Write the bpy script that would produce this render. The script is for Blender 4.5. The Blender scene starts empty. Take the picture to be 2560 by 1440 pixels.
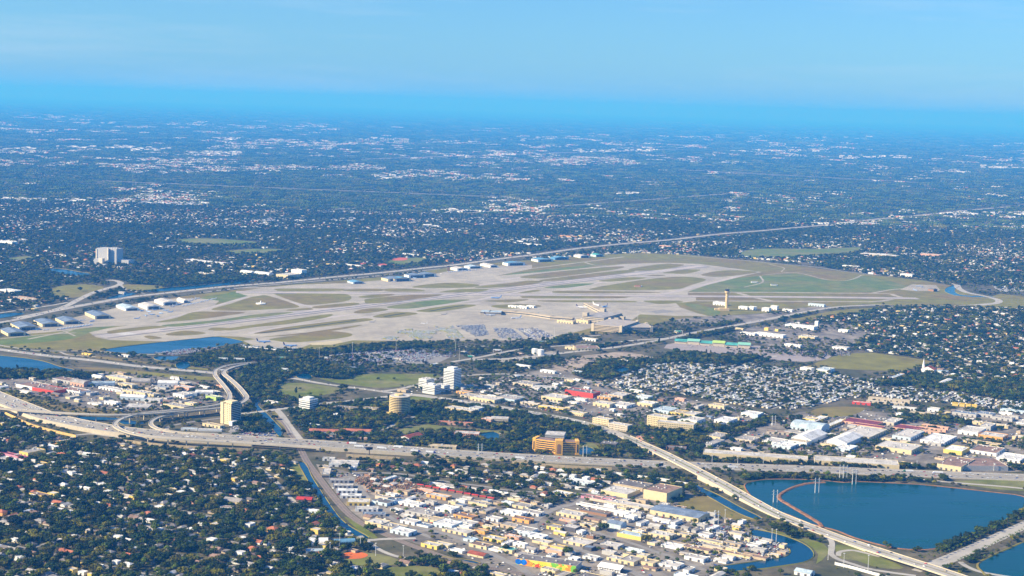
import bpy, bmesh, math, random
import numpy as np
from mathutils import Matrix, Vector
from mathutils.geometry import tessellate_polygon

random.seed(7); rng = np.random.default_rng(7)
R = math.radians
scene = bpy.context.scene
C = scene.collection

# ---------------------------------------------------------------- camera
CAM_H, F_PX, ROLL = 660.0, 3900.0, R(1.68)
PITCH = math.atan(456.0 / F_PX)
camd = bpy.data.cameras.new('camera'); cam = bpy.data.objects.new('camera', camd); C.objects.link(cam)
camd.sensor_width = 36.0; camd.lens = 36.0 * F_PX / 2560.0
camd.clip_start = 1.0; camd.clip_end = 400000.0
CM = Matrix.Translation((0, 0, CAM_H)) @ Matrix.Rotation(R(90) - PITCH, 4, 'X') @ Matrix.Rotation(ROLL, 4, 'Z')
cam.matrix_world = CM
scene.camera = cam

# ---------------------------------------------------------------- sky, sun, exposure
SUN_ELEV, SUN_AZ = R(31), R(77)          # sun to the left, a little behind the viewer
sdir = Vector((-math.sin(SUN_AZ) * math.cos(SUN_ELEV), -math.cos(SUN_AZ) * math.cos(SUN_ELEV), math.sin(SUN_ELEV)))
world = bpy.data.worlds.new('World'); scene.world = world; world.use_nodes = True
nt = world.node_tree; nt.nodes.clear()
sky = nt.nodes.new('ShaderNodeTexSky'); sky.sky_type = 'NISHITA'; sky.sun_disc = False
sky.sun_elevation = SUN_ELEV
sky.sun_rotation = math.atan2(sdir.x, sdir.y)
sky.altitude = 0; sky.air_density = 1.0; sky.dust_density = 0.3; sky.ozone_density = 2.5
tint = nt.nodes.new('ShaderNodeMix'); tint.data_type = 'RGBA'; tint.blend_type = 'MULTIPLY'; tint.inputs[0].default_value = 1.0
tint.inputs[7].default_value = (0.55, 1.02, 1.62, 1)
bg = nt.nodes.new('ShaderNodeBackground'); bg.inputs[1].default_value = 0.055
wo = nt.nodes.new('ShaderNodeOutputWorld')
tc = nt.nodes.new('ShaderNodeTexCoord'); mpw = nt.nodes.new('ShaderNodeMapping'); mpw.inputs['Scale'].default_value = (2.2, 2.2, 30.0); mpw.inputs['Location'].default_value = (0.35, 0.0, 0.6)   # thin cirrus, stretched level
cn = nt.nodes.new('ShaderNodeTexNoise'); cn.inputs['Scale'].default_value = 1.6; cn.inputs['Detail'].default_value = 7; cn.inputs['Roughness'].default_value = 0.6
cr = nt.nodes.new('ShaderNodeMapRange'); cr.inputs[1].default_value = 0.50; cr.inputs[2].default_value = 0.85; cr.inputs[3].default_value = 0.0; cr.inputs[4].default_value = 0.45
cl_ = nt.nodes.new('ShaderNodeMix'); cl_.data_type = 'RGBA'; cl_.inputs[7].default_value = (7.0, 8.4, 9.6, 1)
nt.links.new(tc.outputs['Generated'], mpw.inputs['Vector']); nt.links.new(mpw.outputs[0], cn.inputs['Vector']); nt.links.new(cn.outputs[0], cr.inputs[0]); nt.links.new(cr.outputs[0], cl_.inputs[0])
nt.links.new(sky.outputs[0], tint.inputs[6]); nt.links.new(tint.outputs[2], cl_.inputs[6]); nt.links.new(cl_.outputs[2], bg.inputs[0]); nt.links.new(bg.outputs[0], wo.inputs[0])
sund = bpy.data.lights.new('sun', 'SUN'); sun = bpy.data.objects.new('sun', sund); C.objects.link(sun)
sund.energy = 4.9; sund.angle = R(0.5); sund.color = (1.0, 0.87, 0.64)
sun.rotation_euler = sdir.to_track_quat('Z', 'Y').to_euler()
vs = scene.view_settings
scene.display_settings.display_device = 'sRGB'
vs.view_transform = 'Standard'; vs.look = 'None'; vs.gamma = 1.0; vs.exposure = 0.92; vs.use_curve_mapping = False
HAZE_DENSITY, HAZE_COLOR = 5.0e-5, (0.052, 0.345, 1.0)
scene.cycles.max_bounces = 5; scene.cycles.diffuse_bounces = 2; scene.cycles.glossy_bounces = 2
scene.cycles.volume_bounces = 1; scene.cycles.transparent_max_bounces = 4

# ---------------------------------------------------------------- survey helper: photo pixel -> ground position (metres)
_R3 = CM.to_3x3()
def P(px, py, z=0.0):
    d = _R3 @ Vector(((px - 1280) / F_PX, -(py - 720) / F_PX, -1.0))
    t = (z - CAM_H) / d.z
    return (d.x * t, d.y * t)
_Ri = np.array(_R3.inverted())
def to_px(x, y, z=0.0):
    v = _Ri @ np.array([x, y, z - CAM_H])
    return 1280 + F_PX * v[0] / -v[2], 720 - F_PX * v[1] / -v[2]
def to_px_arr(x, y, z=0.0):
    v = _Ri @ np.stack([x, y, np.full_like(x, z) - CAM_H])
    return 1280 + F_PX * v[0] / -v[2], 720 - F_PX * v[1] / -v[2]
def PP(pts, z=0.0): return [P(a, b, z) for a, b in pts]
def mpp(px, py):                        # metres per photo pixel at a ground point
    x, y = P(px, py); return math.sqrt(x * x + y * y + CAM_H ** 2) / F_PX
def smooth(pts, n=6, closed=False):     # Catmull-Rom through points (any dimension)
    p = [np.array(q, float) for q in pts]
    if closed: p = [p[-1]] + p + [p[0], p[1]]
    else: p = [2 * p[0] - p[1]] + p + [2 * p[-1] - p[-2]]
    out = []
    for i in range(1, len(p) - 2):
        a, b, c, d = p[i - 1], p[i], p[i + 1], p[i + 2]
        for k in range(n):
            t = k / n
            out.append(0.5 * (2 * b + (c - a) * t + (2 * a - 5 * b + 4 * c - d) * t * t + (3 * b - a - 3 * c + d) * t ** 3))
    if not closed: out.append(p[-2])
    return [tuple(q) for q in out]

# ---------------------------------------------------------------- materials
MATS = {}
def mat(name, col, rough=0.85, var=0.25, scale=0.15, spec=0.2, metal=0.0, rand=0.0, bump=0.0, scale2=None, col2=None, mix2=0.5, thr=(0.42, 0.62)):
    """procedural material: base colour with two octave groups of noise; col2 = second colour in patches"""
    if name in MATS: return MATS[name]
    m = bpy.data.materials.new(name); m.use_nodes = True; t = m.node_tree; b = t.nodes['Principled BSDF']
    b.inputs['Roughness'].default_value = rough; b.inputs['Metallic'].default_value = metal
    b.inputs['Specular IOR Level'].default_value = spec
    geo = t.nodes.new('ShaderNodeNewGeometry')
    src = geo.outputs['Position']
    nz = t.nodes.new('ShaderNodeTexNoise'); nz.inputs['Scale'].default_value = scale; nz.inputs['Detail'].default_value = 6; nz.inputs['Roughness'].default_value = 0.65
    t.links.new(src, nz.inputs['Vector'])
    rp = t.nodes.new('ShaderNodeMapRange'); rp.inputs[1].default_value = 0.3; rp.inputs[2].default_value = 0.7
    rp.inputs[3].default_value = 1 - var; rp.inputs[4].default_value = 1 + var
    t.links.new(nz.outputs[0], rp.inputs[0])
    mx = t.nodes.new('ShaderNodeMix'); mx.data_type = 'RGBA'; mx.blend_type = 'MULTIPLY'; mx.inputs[0].default_value = 1
    mx.inputs[6].default_value = (*col, 1)
    if col2:
        n2 = t.nodes.new('ShaderNodeTexNoise'); n2.inputs['Scale'].default_value = scale2 or scale * 0.2; n2.inputs['Detail'].default_value = 4
        t.links.new(src, n2.inputs['Vector'])
        r2 = t.nodes.new('ShaderNodeMapRange'); r2.inputs[1].default_value = thr[0]; r2.inputs[2].default_value = thr[1]; r2.inputs[4].default_value = mix2
        r2.inputs[3].default_value = 0.0
        t.links.new(n2.outputs[0], r2.inputs[0])
        m2 = t.nodes.new('ShaderNodeMix'); m2.data_type = 'RGBA'; m2.inputs[6].default_value = (*col, 1); m2.inputs[7].default_value = (*col2, 1)
        t.links.new(r2.outputs[0], m2.inputs[0]); t.links.new(m2.outputs[2], mx.inputs[6])
    fac = rp.outputs[0]
    if rand:
        oi = t.nodes.new('ShaderNodeObjectInfo'); r3 = t.nodes.new('ShaderNodeMapRange'); r3.inputs[3].default_value = 1 - rand; r3.inputs[4].default_value = 1 + rand
        t.links.new(oi.outputs['Random'], r3.inputs[0])
        mm = t.nodes.new('ShaderNodeMath'); mm.operation = 'MULTIPLY'; t.links.new(fac, mm.inputs[0]); t.links.new(r3.outputs[0], mm.inputs[1]); fac = mm.outputs[0]
    t.links.new(fac, mx.inputs[7])
    t.links.new(mx.outputs[2], b.inputs['Base Color'])
    if bump:
        bp = t.nodes.new('ShaderNodeBump'); bp.inputs['Strength'].default_value = bump; bp.inputs['Distance'].default_value = 1.0
        t.links.new(nz.outputs[0], bp.inputs['Height']); t.links.new(bp.outputs[0], b.inputs['Normal'])
    MATS[name] = m; return m
def leaf_mat(name, col, rand=0.5):
    m = bpy.data.materials.new(name); m.use_nodes = True; t = m.node_tree; b = t.nodes['Principled BSDF']
    b.inputs['Roughness'].default_value = 0.7; b.inputs['Specular IOR Level'].default_value = 0.15
    oi = t.nodes.new('ShaderNodeObjectInfo'); rm = t.nodes.new('ShaderNodeValToRGB')
    c = np.array(col)
    e = rm.color_ramp.elements
    e[0].color = (*(c * (1 - rand)), 1); e[1].color = (*(c * (1 + rand) * np.array([1.1, 1.12, 0.8])), 1)
    t.links.new(oi.outputs['Random'], rm.inputs[0])
    geo = t.nodes.new('ShaderNodeNewGeometry'); nz = t.nodes.new('ShaderNodeTexNoise'); nz.inputs['Scale'].default_value = 0.35; nz.inputs['Detail'].default_value = 3
    t.links.new(geo.outputs['Position'], nz.inputs['Vector'])
    rp = t.nodes.new('ShaderNodeMapRange'); rp.inputs[1].default_value = 0.3; rp.inputs[2].default_value = 0.7; rp.inputs[3].default_value = 0.7; rp.inputs[4].default_value = 1.35
    t.links.new(nz.outputs[0], rp.inputs[0])
    mx = t.nodes.new('ShaderNodeMix'); mx.data_type = 'RGBA'; mx.blend_type = 'MULTIPLY'; mx.inputs[0].default_value = 1
    t.links.new(rm.outputs[0], mx.inputs[6]); t.links.new(rp.outputs[0], mx.inputs[7]); t.links.new(mx.outputs[2], b.inputs['Base Color'])
    return m
def water_mat(name, col, rough=0.12):
    m = bpy.data.materials.new(name); m.use_nodes = True; t = m.node_tree; b = t.nodes['Principled BSDF']
    b.inputs['Base Color'].default_value = (*col, 1); b.inputs['Roughness'].default_value = rough; b.inputs['Specular IOR Level'].default_value = 0.16
    geo = t.nodes.new('ShaderNodeNewGeometry'); mp = t.nodes.new('ShaderNodeMapping'); mp.inputs['Scale'].default_value = (0.03, 0.14, 0.1)
    t.links.new(geo.outputs['Position'], mp.inputs['Vector'])
    nz = t.nodes.new('ShaderNodeTexNoise'); nz.inputs['Scale'].default_value = 1.0; nz.inputs['Detail'].default_value = 5
    t.links.new(mp.outputs[0], nz.inputs['Vector'])
    bp = t.nodes.new('ShaderNodeBump'); bp.inputs['Strength'].default_value = 0.25; bp.inputs['Distance'].default_value = 1.2
    t.links.new(nz.outputs[0], bp.inputs['Height']); t.links.new(bp.outputs[0], b.inputs['Normal'])
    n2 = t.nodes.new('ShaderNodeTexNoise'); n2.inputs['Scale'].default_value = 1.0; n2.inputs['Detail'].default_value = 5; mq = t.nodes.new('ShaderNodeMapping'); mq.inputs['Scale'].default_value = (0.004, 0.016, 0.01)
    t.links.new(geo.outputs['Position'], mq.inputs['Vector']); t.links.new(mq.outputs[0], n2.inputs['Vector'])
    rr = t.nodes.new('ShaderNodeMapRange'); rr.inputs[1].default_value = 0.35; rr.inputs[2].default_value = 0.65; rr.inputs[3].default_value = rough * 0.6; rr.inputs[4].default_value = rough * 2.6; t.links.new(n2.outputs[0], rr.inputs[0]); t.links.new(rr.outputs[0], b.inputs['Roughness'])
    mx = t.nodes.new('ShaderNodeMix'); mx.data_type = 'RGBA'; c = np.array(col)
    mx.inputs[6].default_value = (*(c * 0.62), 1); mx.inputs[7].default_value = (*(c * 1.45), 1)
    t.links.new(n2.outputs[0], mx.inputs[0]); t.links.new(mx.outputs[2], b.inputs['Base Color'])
    return m

def slab_mat(name, c1, c2, ang=54, w=38.0, h=19.0):
    """concrete laid in slabs: tone changes from bay to bay, thin dark joints, broad stains"""
    m = mat(name, c1, var=0.10, scale=0.02, col2=c2, scale2=0.006, mix2=0.8, rough=0.9); t = m.node_tree
    mul = [n for n in t.nodes if n.type == 'MIX' and n.blend_type == 'MULTIPLY'][0]; b = t.nodes['Principled BSDF']
    geo = t.nodes.new('ShaderNodeNewGeometry'); mp = t.nodes.new('ShaderNodeMapping'); mp.inputs['Rotation'].default_value = (0, 0, -R(ang)); t.links.new(geo.outputs['Position'], mp.inputs['Vector'])
    bk = t.nodes.new('ShaderNodeTexBrick'); bk.inputs['Color1'].default_value = (1.07,) * 3 + (1,); bk.inputs['Color2'].default_value = (0.90,) * 3 + (1,); bk.inputs['Mortar'].default_value = (0.72,) * 3 + (1,)
    bk.inputs['Scale'].default_value = 1.0; bk.inputs['Mortar Size'].default_value = 0.7; bk.inputs['Brick Width'].default_value = w; bk.inputs['Row Height'].default_value = h; bk.offset = 0.5
    t.links.new(mp.outputs[0], bk.inputs['Vector'])
    m2 = t.nodes.new('ShaderNodeMix'); m2.data_type = 'RGBA'; m2.blend_type = 'MULTIPLY'; m2.inputs[0].default_value = 1; t.links.new(mul.outputs[2], m2.inputs[6]); t.links.new(bk.outputs['Color'], m2.inputs[7]); t.links.new(m2.outputs[2], b.inputs['Base Color'])
    return m

# ---------------------------------------------------------------- object helpers
def tag(o, label=None, cat=None, group=None, kind=None):
    if label: o['label'] = label
    if cat: o['category'] = cat
    if group: o['group'] = group
    if kind: o['kind'] = kind
    return o
def mesh_obj(name, V, F, m=None, parent=None, idx=None, link=True):
    me = bpy.data.meshes.new(name); me.from_pydata([tuple(v) for v in V], [], [tuple(f) for f in F])
    ms = m if isinstance(m, (list, tuple)) else [m] if m else []
    for q in ms: me.materials.append(q)
    if idx is not None: me.polygons.foreach_set('material_index', idx)
    me.update()
    o = bpy.data.objects.new(name, me)
    if link: C.objects.link(o)
    if parent is not None: o.parent = parent
    return o
def new_obj(name, me, parent=None):
    o = bpy.data.objects.new(name, me); C.objects.link(o)
    if parent is not None: o.parent = parent
    return o
def empty(name, x, y, z=0.0, rz=0.0):
    o = bpy.data.objects.new(name, None); C.objects.link(o); o.location = (x, y, z); o.rotation_euler = (0, 0, rz); o.empty_display_size = 1
    return o
class MB:
    """collects boxes, prisms and tubes into one mesh"""
    def __init__(s): s.V = []; s.F = []; s.I = []
    def add(s, V, F, mi=0):
        n = len(s.V); s.V += [tuple(v) for v in V]; s.F += [tuple(i + n for i in f) for f in F]; s.I += [mi] * len(F); return s
    def box(s, x0, x1, y0, y1, z0, z1, mi=0, bottom=True):
        V = [(x0, y0, z0), (x1, y0, z0), (x1, y1, z0), (x0, y1, z0), (x0, y0, z1), (x1, y0, z1), (x1, y1, z1), (x0, y1, z1)]
        F = [(0, 1, 5, 4), (1, 2, 6, 5), (2, 3, 7, 6), (3, 0, 4, 7), (4, 5, 6, 7)] + ([(3, 2, 1, 0)] if bottom else [])
        return s.add(V, F, mi)
    def cyl(s, x, y, r0, r1, z0, z1, n=12, mi=0, a0=0.0, sy=1.0):
        V = []
        for z, r in ((z0, r0), (z1, r1)):
            for k in range(n): a = a0 + 2 * math.pi * k / n; V.append((x + r * math.cos(a), y + sy * r * math.sin(a), z))
        F = [(k, (k + 1) % n, n + (k + 1) % n, n + k) for k in range(n)] + [tuple(range(n, 2 * n)), tuple(range(n - 1, -1, -1))]
        return s.add(V, F, mi)
    def tube(s, pts, r, n=6, mi=0):
        base = len(s.V); rings = []
        for i, p in enumerate(pts):
            p = Vector(p); rr = r[i] if isinstance(r, (list, tuple)) else r
            q = Vector(pts[min(i + 1, len(pts) - 1)]) - Vector(pts[max(i - 1, 0)]); q.normalize()
            u = q.orthogonal().normalized(); w = q.cross(u)
            rings.append([tuple(p + (u * math.cos(2 * math.pi * k / n) + w * math.sin(2 * math.pi * k / n)) * rr) for k in range(n)])
        V = sum(rings, []); F = []
        for i in range(len(pts) - 1):
            for k in range(n): F.append((i * n + k, i * n + (k + 1) % n, (i + 1) * n + (k + 1) % n, (i + 1) * n + k))
        F += [tuple(range(n - 1, -1, -1)), tuple(range((len(pts) - 1) * n, len(pts) * n))]
        return s.add(V, F, mi)
    def build(s, name, m, parent=None, link=True):
        return mesh_obj(name, s.V, s.F, m, parent, s.I if isinstance(m, (list, tuple)) and len(m) > 1 else None, link)
def flat(name, pts, z, m, parent=None, kind='structure', skirt=0.0):
    """flat sheet from an outline (world xy), any concave shape"""
    pts = [tuple(p[:2]) for p in pts]
    tr = tessellate_polygon([[Vector((x, y, 0)) for x, y in pts]])
    V = [(x, y, z) for x, y in pts]; F = []
    for a, b, c in tr:
        A, B, D = pts[a], pts[b], pts[c]
        if (B[0] - A[0]) * (D[1] - A[1]) - (B[1] - A[1]) * (D[0] - A[0]) < 0: b, c = c, b
        F.append((a, b, c))
    if skirt:
        n = len(V); V += [(x, y, z - skirt) for x, y in pts]
        ar = sum(pts[i][0] * pts[(i + 1) % n][1] - pts[(i + 1) % n][0] * pts[i][1] for i in range(n))
        for i in range(n):
            j = (i + 1) % n
            F.append((i, n + i, n + j, j) if ar > 0 else (j, n + j, n + i, i))
    o = mesh_obj(name, V, F, m, parent)
    if kind and parent is None: o['kind'] = kind
    return o
def ribbon_pts(pts, w):
    p = np.array([q[:2] for q in pts], float); d = np.gradient(p, axis=0); d /= np.linalg.norm(d, axis=1)[:, None] + 1e-9
    n = np.stack([-d[:, 1], d[:, 0]], 1)
    w = np.asarray(w, float); w = (w * np.ones(len(p)))[:, None]
    return p + n * w / 2, p - n * w / 2

# ---------------------------------------------------------------- land-use raster (3 m cells) for the scatterers
GX0, GX1, GY0, GY1, GR = -3400.0, 3400.0, 1900.0, 9400.0, 3.0
GW, GH = int((GX1 - GX0) / GR), int((GY1 - GY0) / GR)
ZONE = np.zeros((GH, GW), np.uint8); BLOCK = np.zeros((GH, GW), bool)
def fill(arr, pts, val):
    p = np.array([q[:2] for q in pts], float); xs = (p[:, 0] - GX0) / GR; ys = (p[:, 1] - GY0) / GR
    j0, j1 = max(0, int(ys.min())), min(GH - 1, int(ys.max()) + 1)
    x2, y2 = np.roll(xs, -1), np.roll(ys, -1)
    for j in range(j0, j1 + 1):
        yc = j + 0.5
        c = ((ys <= yc) & (y2 > yc)) | ((y2 <= yc) & (ys > yc))
        if not c.any(): continue
        xc = np.sort(xs[c] + (yc - ys[c]) / (y2[c] - ys[c]) * (x2[c] - xs[c]))
        for a, b in zip(xc[::2], xc[1::2]):
            a, b = max(0, int(a + 0.5)), min(GW, int(b + 0.5))
            if b > a: arr[j, a:b] = val
def look(arr, x, y, outside=0):
    i = ((np.asarray(x) - GX0) / GR).astype(int); j = ((np.asarray(y) - GY0) / GR).astype(int)
    ok = (i >= 0) & (i < GW) & (j >= 0) & (j < GH)
    r = np.full(i.shape, outside, arr.dtype); r[ok] = arr[j[ok], i[ok]]; return r
def block_path(pts, w):
    a, b = ribbon_pts(pts, w)
    for i in range(len(a) - 1): fill(BLOCK, [a[i], a[i + 1], b[i + 1], b[i]], True)

# ---------------------------------------------------------------- ground materials
M_ground = mat('suburban_soil', (0.075, 0.075, 0.032), var=0.35, scale=0.05, col2=(0.16, 0.135, 0.085), scale2=0.012, mix2=0.8)
M_lot = mat('yard_asphalt', (0.165, 0.148, 0.125), var=0.3, scale=0.06, col2=(0.30, 0.265, 0.22), scale2=0.02, mix2=0.9)
M_grass = mat('lawn', (0.135, 0.16, 0.014), var=0.3, scale=0.03, col2=(0.20, 0.19, 0.07), scale2=0.012, mix2=0.9)
M_field = mat('dry_grass', (0.195, 0.18, 0.028), var=0.28, scale=0.02, col2=(0.21, 0.145, 0.06), scale2=0.0035, mix2=0.7)
M_field2 = mat('airfield_green_grass', (0.125, 0.17, 0.030), var=0.25, scale=0.02, col2=(0.20, 0.19, 0.06), scale2=0.006, mix2=0.8)
M_tarmac = slab_mat('apron_concrete', (0.43, 0.39, 0.31), (0.34, 0.305, 0.245))
M_runway = mat('runway_asphalt', (0.47, 0.42, 0.38), var=0.10, scale=0.03, col2=(0.36, 0.335, 0.32), scale2=0.01, mix2=0.7)
M_rubber = mat('tyre_rubber_marks', (0.17, 0.16, 0.165), var=0.3, scale=0.05)
M_paint = mat('white_road_paint', (0.75, 0.75, 0.72), var=0.1)
M_yellowpaint = mat('yellow_road_paint', (0.62, 0.45, 0.06), var=0.1)
M_road = mat('pale_concrete_road', (0.44, 0.415, 0.37), var=0.12, scale=0.05, col2=(0.36, 0.34, 0.30), scale2=0.02, mix2=0.8)
M_asphalt = mat('grey_asphalt_road', (0.27, 0.255, 0.235), var=0.2, scale=0.06)
M_conc = mat('bridge_concrete', (0.56, 0.49, 0.37), var=0.12, scale=0.2)
M_wallc = mat('sound_wall_concrete', (0.50, 0.40, 0.24), var=0.15, scale=0.15)
M_dirt = mat('bare_dirt', (0.40, 0.33, 0.26), var=0.3, scale=0.05, col2=(0.28, 0.23, 0.18), scale2=0.02, mix2=0.9)
M_sand = mat('pale_sand', (0.52, 0.45, 0.28), var=0.12, scale=0.03)
M_orange = mat('orange_clay', (0.62, 0.15, 0.03), var=0.12, scale=0.05)
M_rust = mat('rusty_berm_soil', (0.26, 0.13, 0.065), var=0.35, scale=0.08)
M_ballast = mat('railway_ballast', (0.27, 0.22, 0.18), var=0.3, scale=0.2)
M_steel = mat('rail_steel', (0.16, 0.13, 0.12), var=0.2, metal=0.3, rough=0.5)
M_water = water_mat('lake_water', (0.001, 0.048, 0.060))
M_canal = water_mat('canal_water', (0.001, 0.046, 0.10))

# the land: one sheet out past the horizon
XF = 60000.0
flat('ground', [(-XF, -2000), (XF, -2000), (XF, 150000), (-XF, 150000)], 0.0, M_ground)

Z_LOT, Z_GRASS, Z_WATER, Z_ROAD, Z_MARK = 0.10, 0.16, 0.22, 0.30, 0.36
LAYER = [0]
def sheet(name, px, z, m, sm=0, block=True, world_pts=None):
    LAYER[0] += 1
    pts = world_pts or PP(px)
    if sm: pts = smooth(pts, sm, True)
    o = flat(name, pts, z + 0.0007 * (LAYER[0] % 60), m)
    if block: fill(BLOCK, pts, True)
    return o

# ---------------------------------------------------------------- water bodies, with earth banks
def lake(name, px, m=None, bank=5.0, sm=3, bm=None):
    pts = smooth(PP(px), sm, True) if sm else PP(px)
    c = np.array(pts); n = len(c)
    d = np.roll(c, -1, 0) - np.roll(c, 1, 0); d /= np.linalg.norm(d, axis=1)[:, None] + 1e-9
    ar = sum(pts[i][0] * pts[(i + 1) % n][1] - pts[(i + 1) % n][0] * pts[i][1] for i in range(n))
    out = np.stack([d[:, 1], -d[:, 0]], 1) * (1 if ar > 0 else -1)
    flat(name, pts, Z_WATER, m or M_water)
    if bank:
        o1 = c + out * bank * 0.35; o2 = c + out * bank; hh = 0.9 + 0.4 * rng.random(n)
        V = [(x, y, Z_WATER - 0.1) for x, y in c] + [(x, y, h) for (x, y), h in zip(o1, hh)] + [(x, y, -0.05) for x, y in o2]
        F = []
        for k in range(2):
            for i in range(n):
                j = (i + 1) % n; f = (k * n + i, (k + 1) * n + i, (k + 1) * n + j, k * n + j); F.append(f if ar > 0 else f[::-1])
        b = mesh_obj('bank', V, F, bm or M_field, bpy.data.objects.get(name)); 
    fill(BLOCK, [tuple(q) for q in c + out * bank * 0.5], True)
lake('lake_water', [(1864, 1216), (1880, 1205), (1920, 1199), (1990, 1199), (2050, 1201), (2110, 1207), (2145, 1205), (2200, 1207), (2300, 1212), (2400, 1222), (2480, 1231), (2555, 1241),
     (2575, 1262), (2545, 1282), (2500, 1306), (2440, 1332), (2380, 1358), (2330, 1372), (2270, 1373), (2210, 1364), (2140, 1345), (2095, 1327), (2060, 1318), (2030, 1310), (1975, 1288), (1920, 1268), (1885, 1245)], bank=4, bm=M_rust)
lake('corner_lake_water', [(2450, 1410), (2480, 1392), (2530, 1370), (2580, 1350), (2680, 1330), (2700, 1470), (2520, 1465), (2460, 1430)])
lake('canal_water', [(748, 1158), (765, 1160), (778, 1190), (800, 1225), (830, 1270), (852, 1298), (880, 1320), (922, 1344), (900, 1346), (862, 1322), (838, 1305), (815, 1275), (790, 1235), (770, 1200)], M_canal, bank=3)
lake('canal_bend_water', [(1885, 1325), (1920, 1330), (1965, 1342), (2005, 1358), (2028, 1375), (2032, 1392), (2005, 1406), (1950, 1415), (1900, 1422), (1830, 1428), (1780, 1420), (1850, 1410), (1920, 1400), (1965, 1392), (1978, 1378), (1960, 1362), (1915, 1347), (1880, 1338)], M_canal, bank=3)
lake('roadside_canal_water', [(1730, 1205), (1760, 1222), (1800, 1240), (1850, 1268), (1905, 1296), (1880, 1297), (1830, 1275), (1790, 1252), (1755, 1232)], M_canal, bank=2)
lake('runway_pond_water', [(262, 877), (300, 868), (400, 856), (500, 846), (548, 842), (600, 851), (604, 856), (560, 864), (480, 876), (405, 884), (330, 884)], M_canal, bank=4)
lake('highway_lake_water', [(-60, 885), (0, 889), (60, 895), (110, 904), (150, 917), (185, 925), (140, 930), (60, 926), (-60, 922)], M_canal, bank=4)
lake('golf_pond_water', [(110, 672), (150, 672), (200, 680), (232, 685), (200, 690), (150, 684)], M_canal, bank=2)
lake('ramp_pond_water', [(262, 747), (310, 734), (345, 733), (300, 745)], M_canal, bank=2)
lake('ditch_water', [(360, 728), (420, 720), (520, 712), (630, 700), (628, 706), (520, 718), (420, 728)], M_canal, bank=2)
lake('wood_pond_water', [(742, 938), (770, 934), (780, 943), (770, 948), (748, 946)], M_canal, bank=2)
lake('slip_pond_water', [(655, 1000), (645, 1012), (668, 1035), (690, 1058), (705, 1075), (700, 1092), (684, 1075), (665, 1052), (650, 1038), (638, 1018), (640, 1000)], M_canal, bank=2)
lake('office_pond_water', [(1200, 1087), (1235, 1080), (1250, 1090), (1235, 1102), (1205, 1101)], M_canal, bank=2)
lake('park_pond_water', [(1440, 1128), (1470, 1118), (1485, 1125), (1480, 1135), (1450, 1138)], M_canal, bank=2)
lake('trailer_park_pond_water', [(1535, 932), (1550, 920), (1570, 919), (1572, 930), (1550, 936)], M_canal, bank=2)
lake('ramp_canal_water', [(205, 1042), (290, 1044), (300, 1050), (205, 1050)], M_canal, bank=1)
lake('loop_pond_water', [(300, 1052), (345, 1052), (360, 1060), (310, 1062)], M_canal, bank=1)
lake('west_canal_water', [(2362, 727), (2370, 718), (2395, 711), (2408, 711), (2390, 720), (2388, 730), (2410, 738), (2480, 741), (2480, 744), (2400, 741), (2372, 734)], M_canal, bank=2)
lake('roadside_pond_water', [(385, 893), (430, 890), (500, 892), (450, 900), (400, 902)], M_canal, bank=2)
lake('wooded_pond_water', [(440, 910), (470, 905), (475, 915), (450, 925)], M_canal, bank=2)
lake('left_canal_water', [(-40, 790), (40, 782), (60, 785), (0, 796), (-40, 800)], M_canal, bank=2)
lake('park_creek_water', [(1100, 1392), (1130, 1396), (1180, 1402), (1200, 1410), (1150, 1408), (1105, 1400)], M_canal, bank=2)
for i, (x, y, w, h) in enumerate([(1690, 440, 40, 5), (1250, 415, 30, 4)]):
    lake('distant_lake_water', [(x - w, y), (x, y - h), (x + w, y), (x, y + h)], M_canal, bank=0)

# lake causeway (earth berm) with its own cross-section
def berm(name, px, w, h, m, kind='structure'):
    c = smooth(PP(px), 6); a, b = ribbon_pts(c, w); a2, b2 = ribbon_pts(c, w * 0.5); V = []; F = []; n = len(c)
    for k, (q, z) in enumerate(((a, 0.1), (a2, h), (b2, h), (b, 0.1))):
        for i, (x, y) in enumerate(q): V.append((x + rng.normal(0, 0.3), y + rng.normal(0, 0.3), z * (0.8 + 0.4 * rng.random()) if z > 0.2 else z))
    for k in range(3):
        for i in range(n - 1): F.append((k * n + i, (k + 1) * n + i, (k + 1) * n + i + 1, k * n + i + 1))
    o = mesh_obj(name, V, F, m); o['kind'] = kind; block_path(c, w); return o
berm('lake_causeway_path', [(2062, 1206), (2020, 1209), (1980, 1220), (1952, 1236), (1950, 1248), (1975, 1264), (2005, 1282), (2035, 1300), (2050, 1310), (2056, 1320)], 9, 1.6, M_rust)

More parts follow.
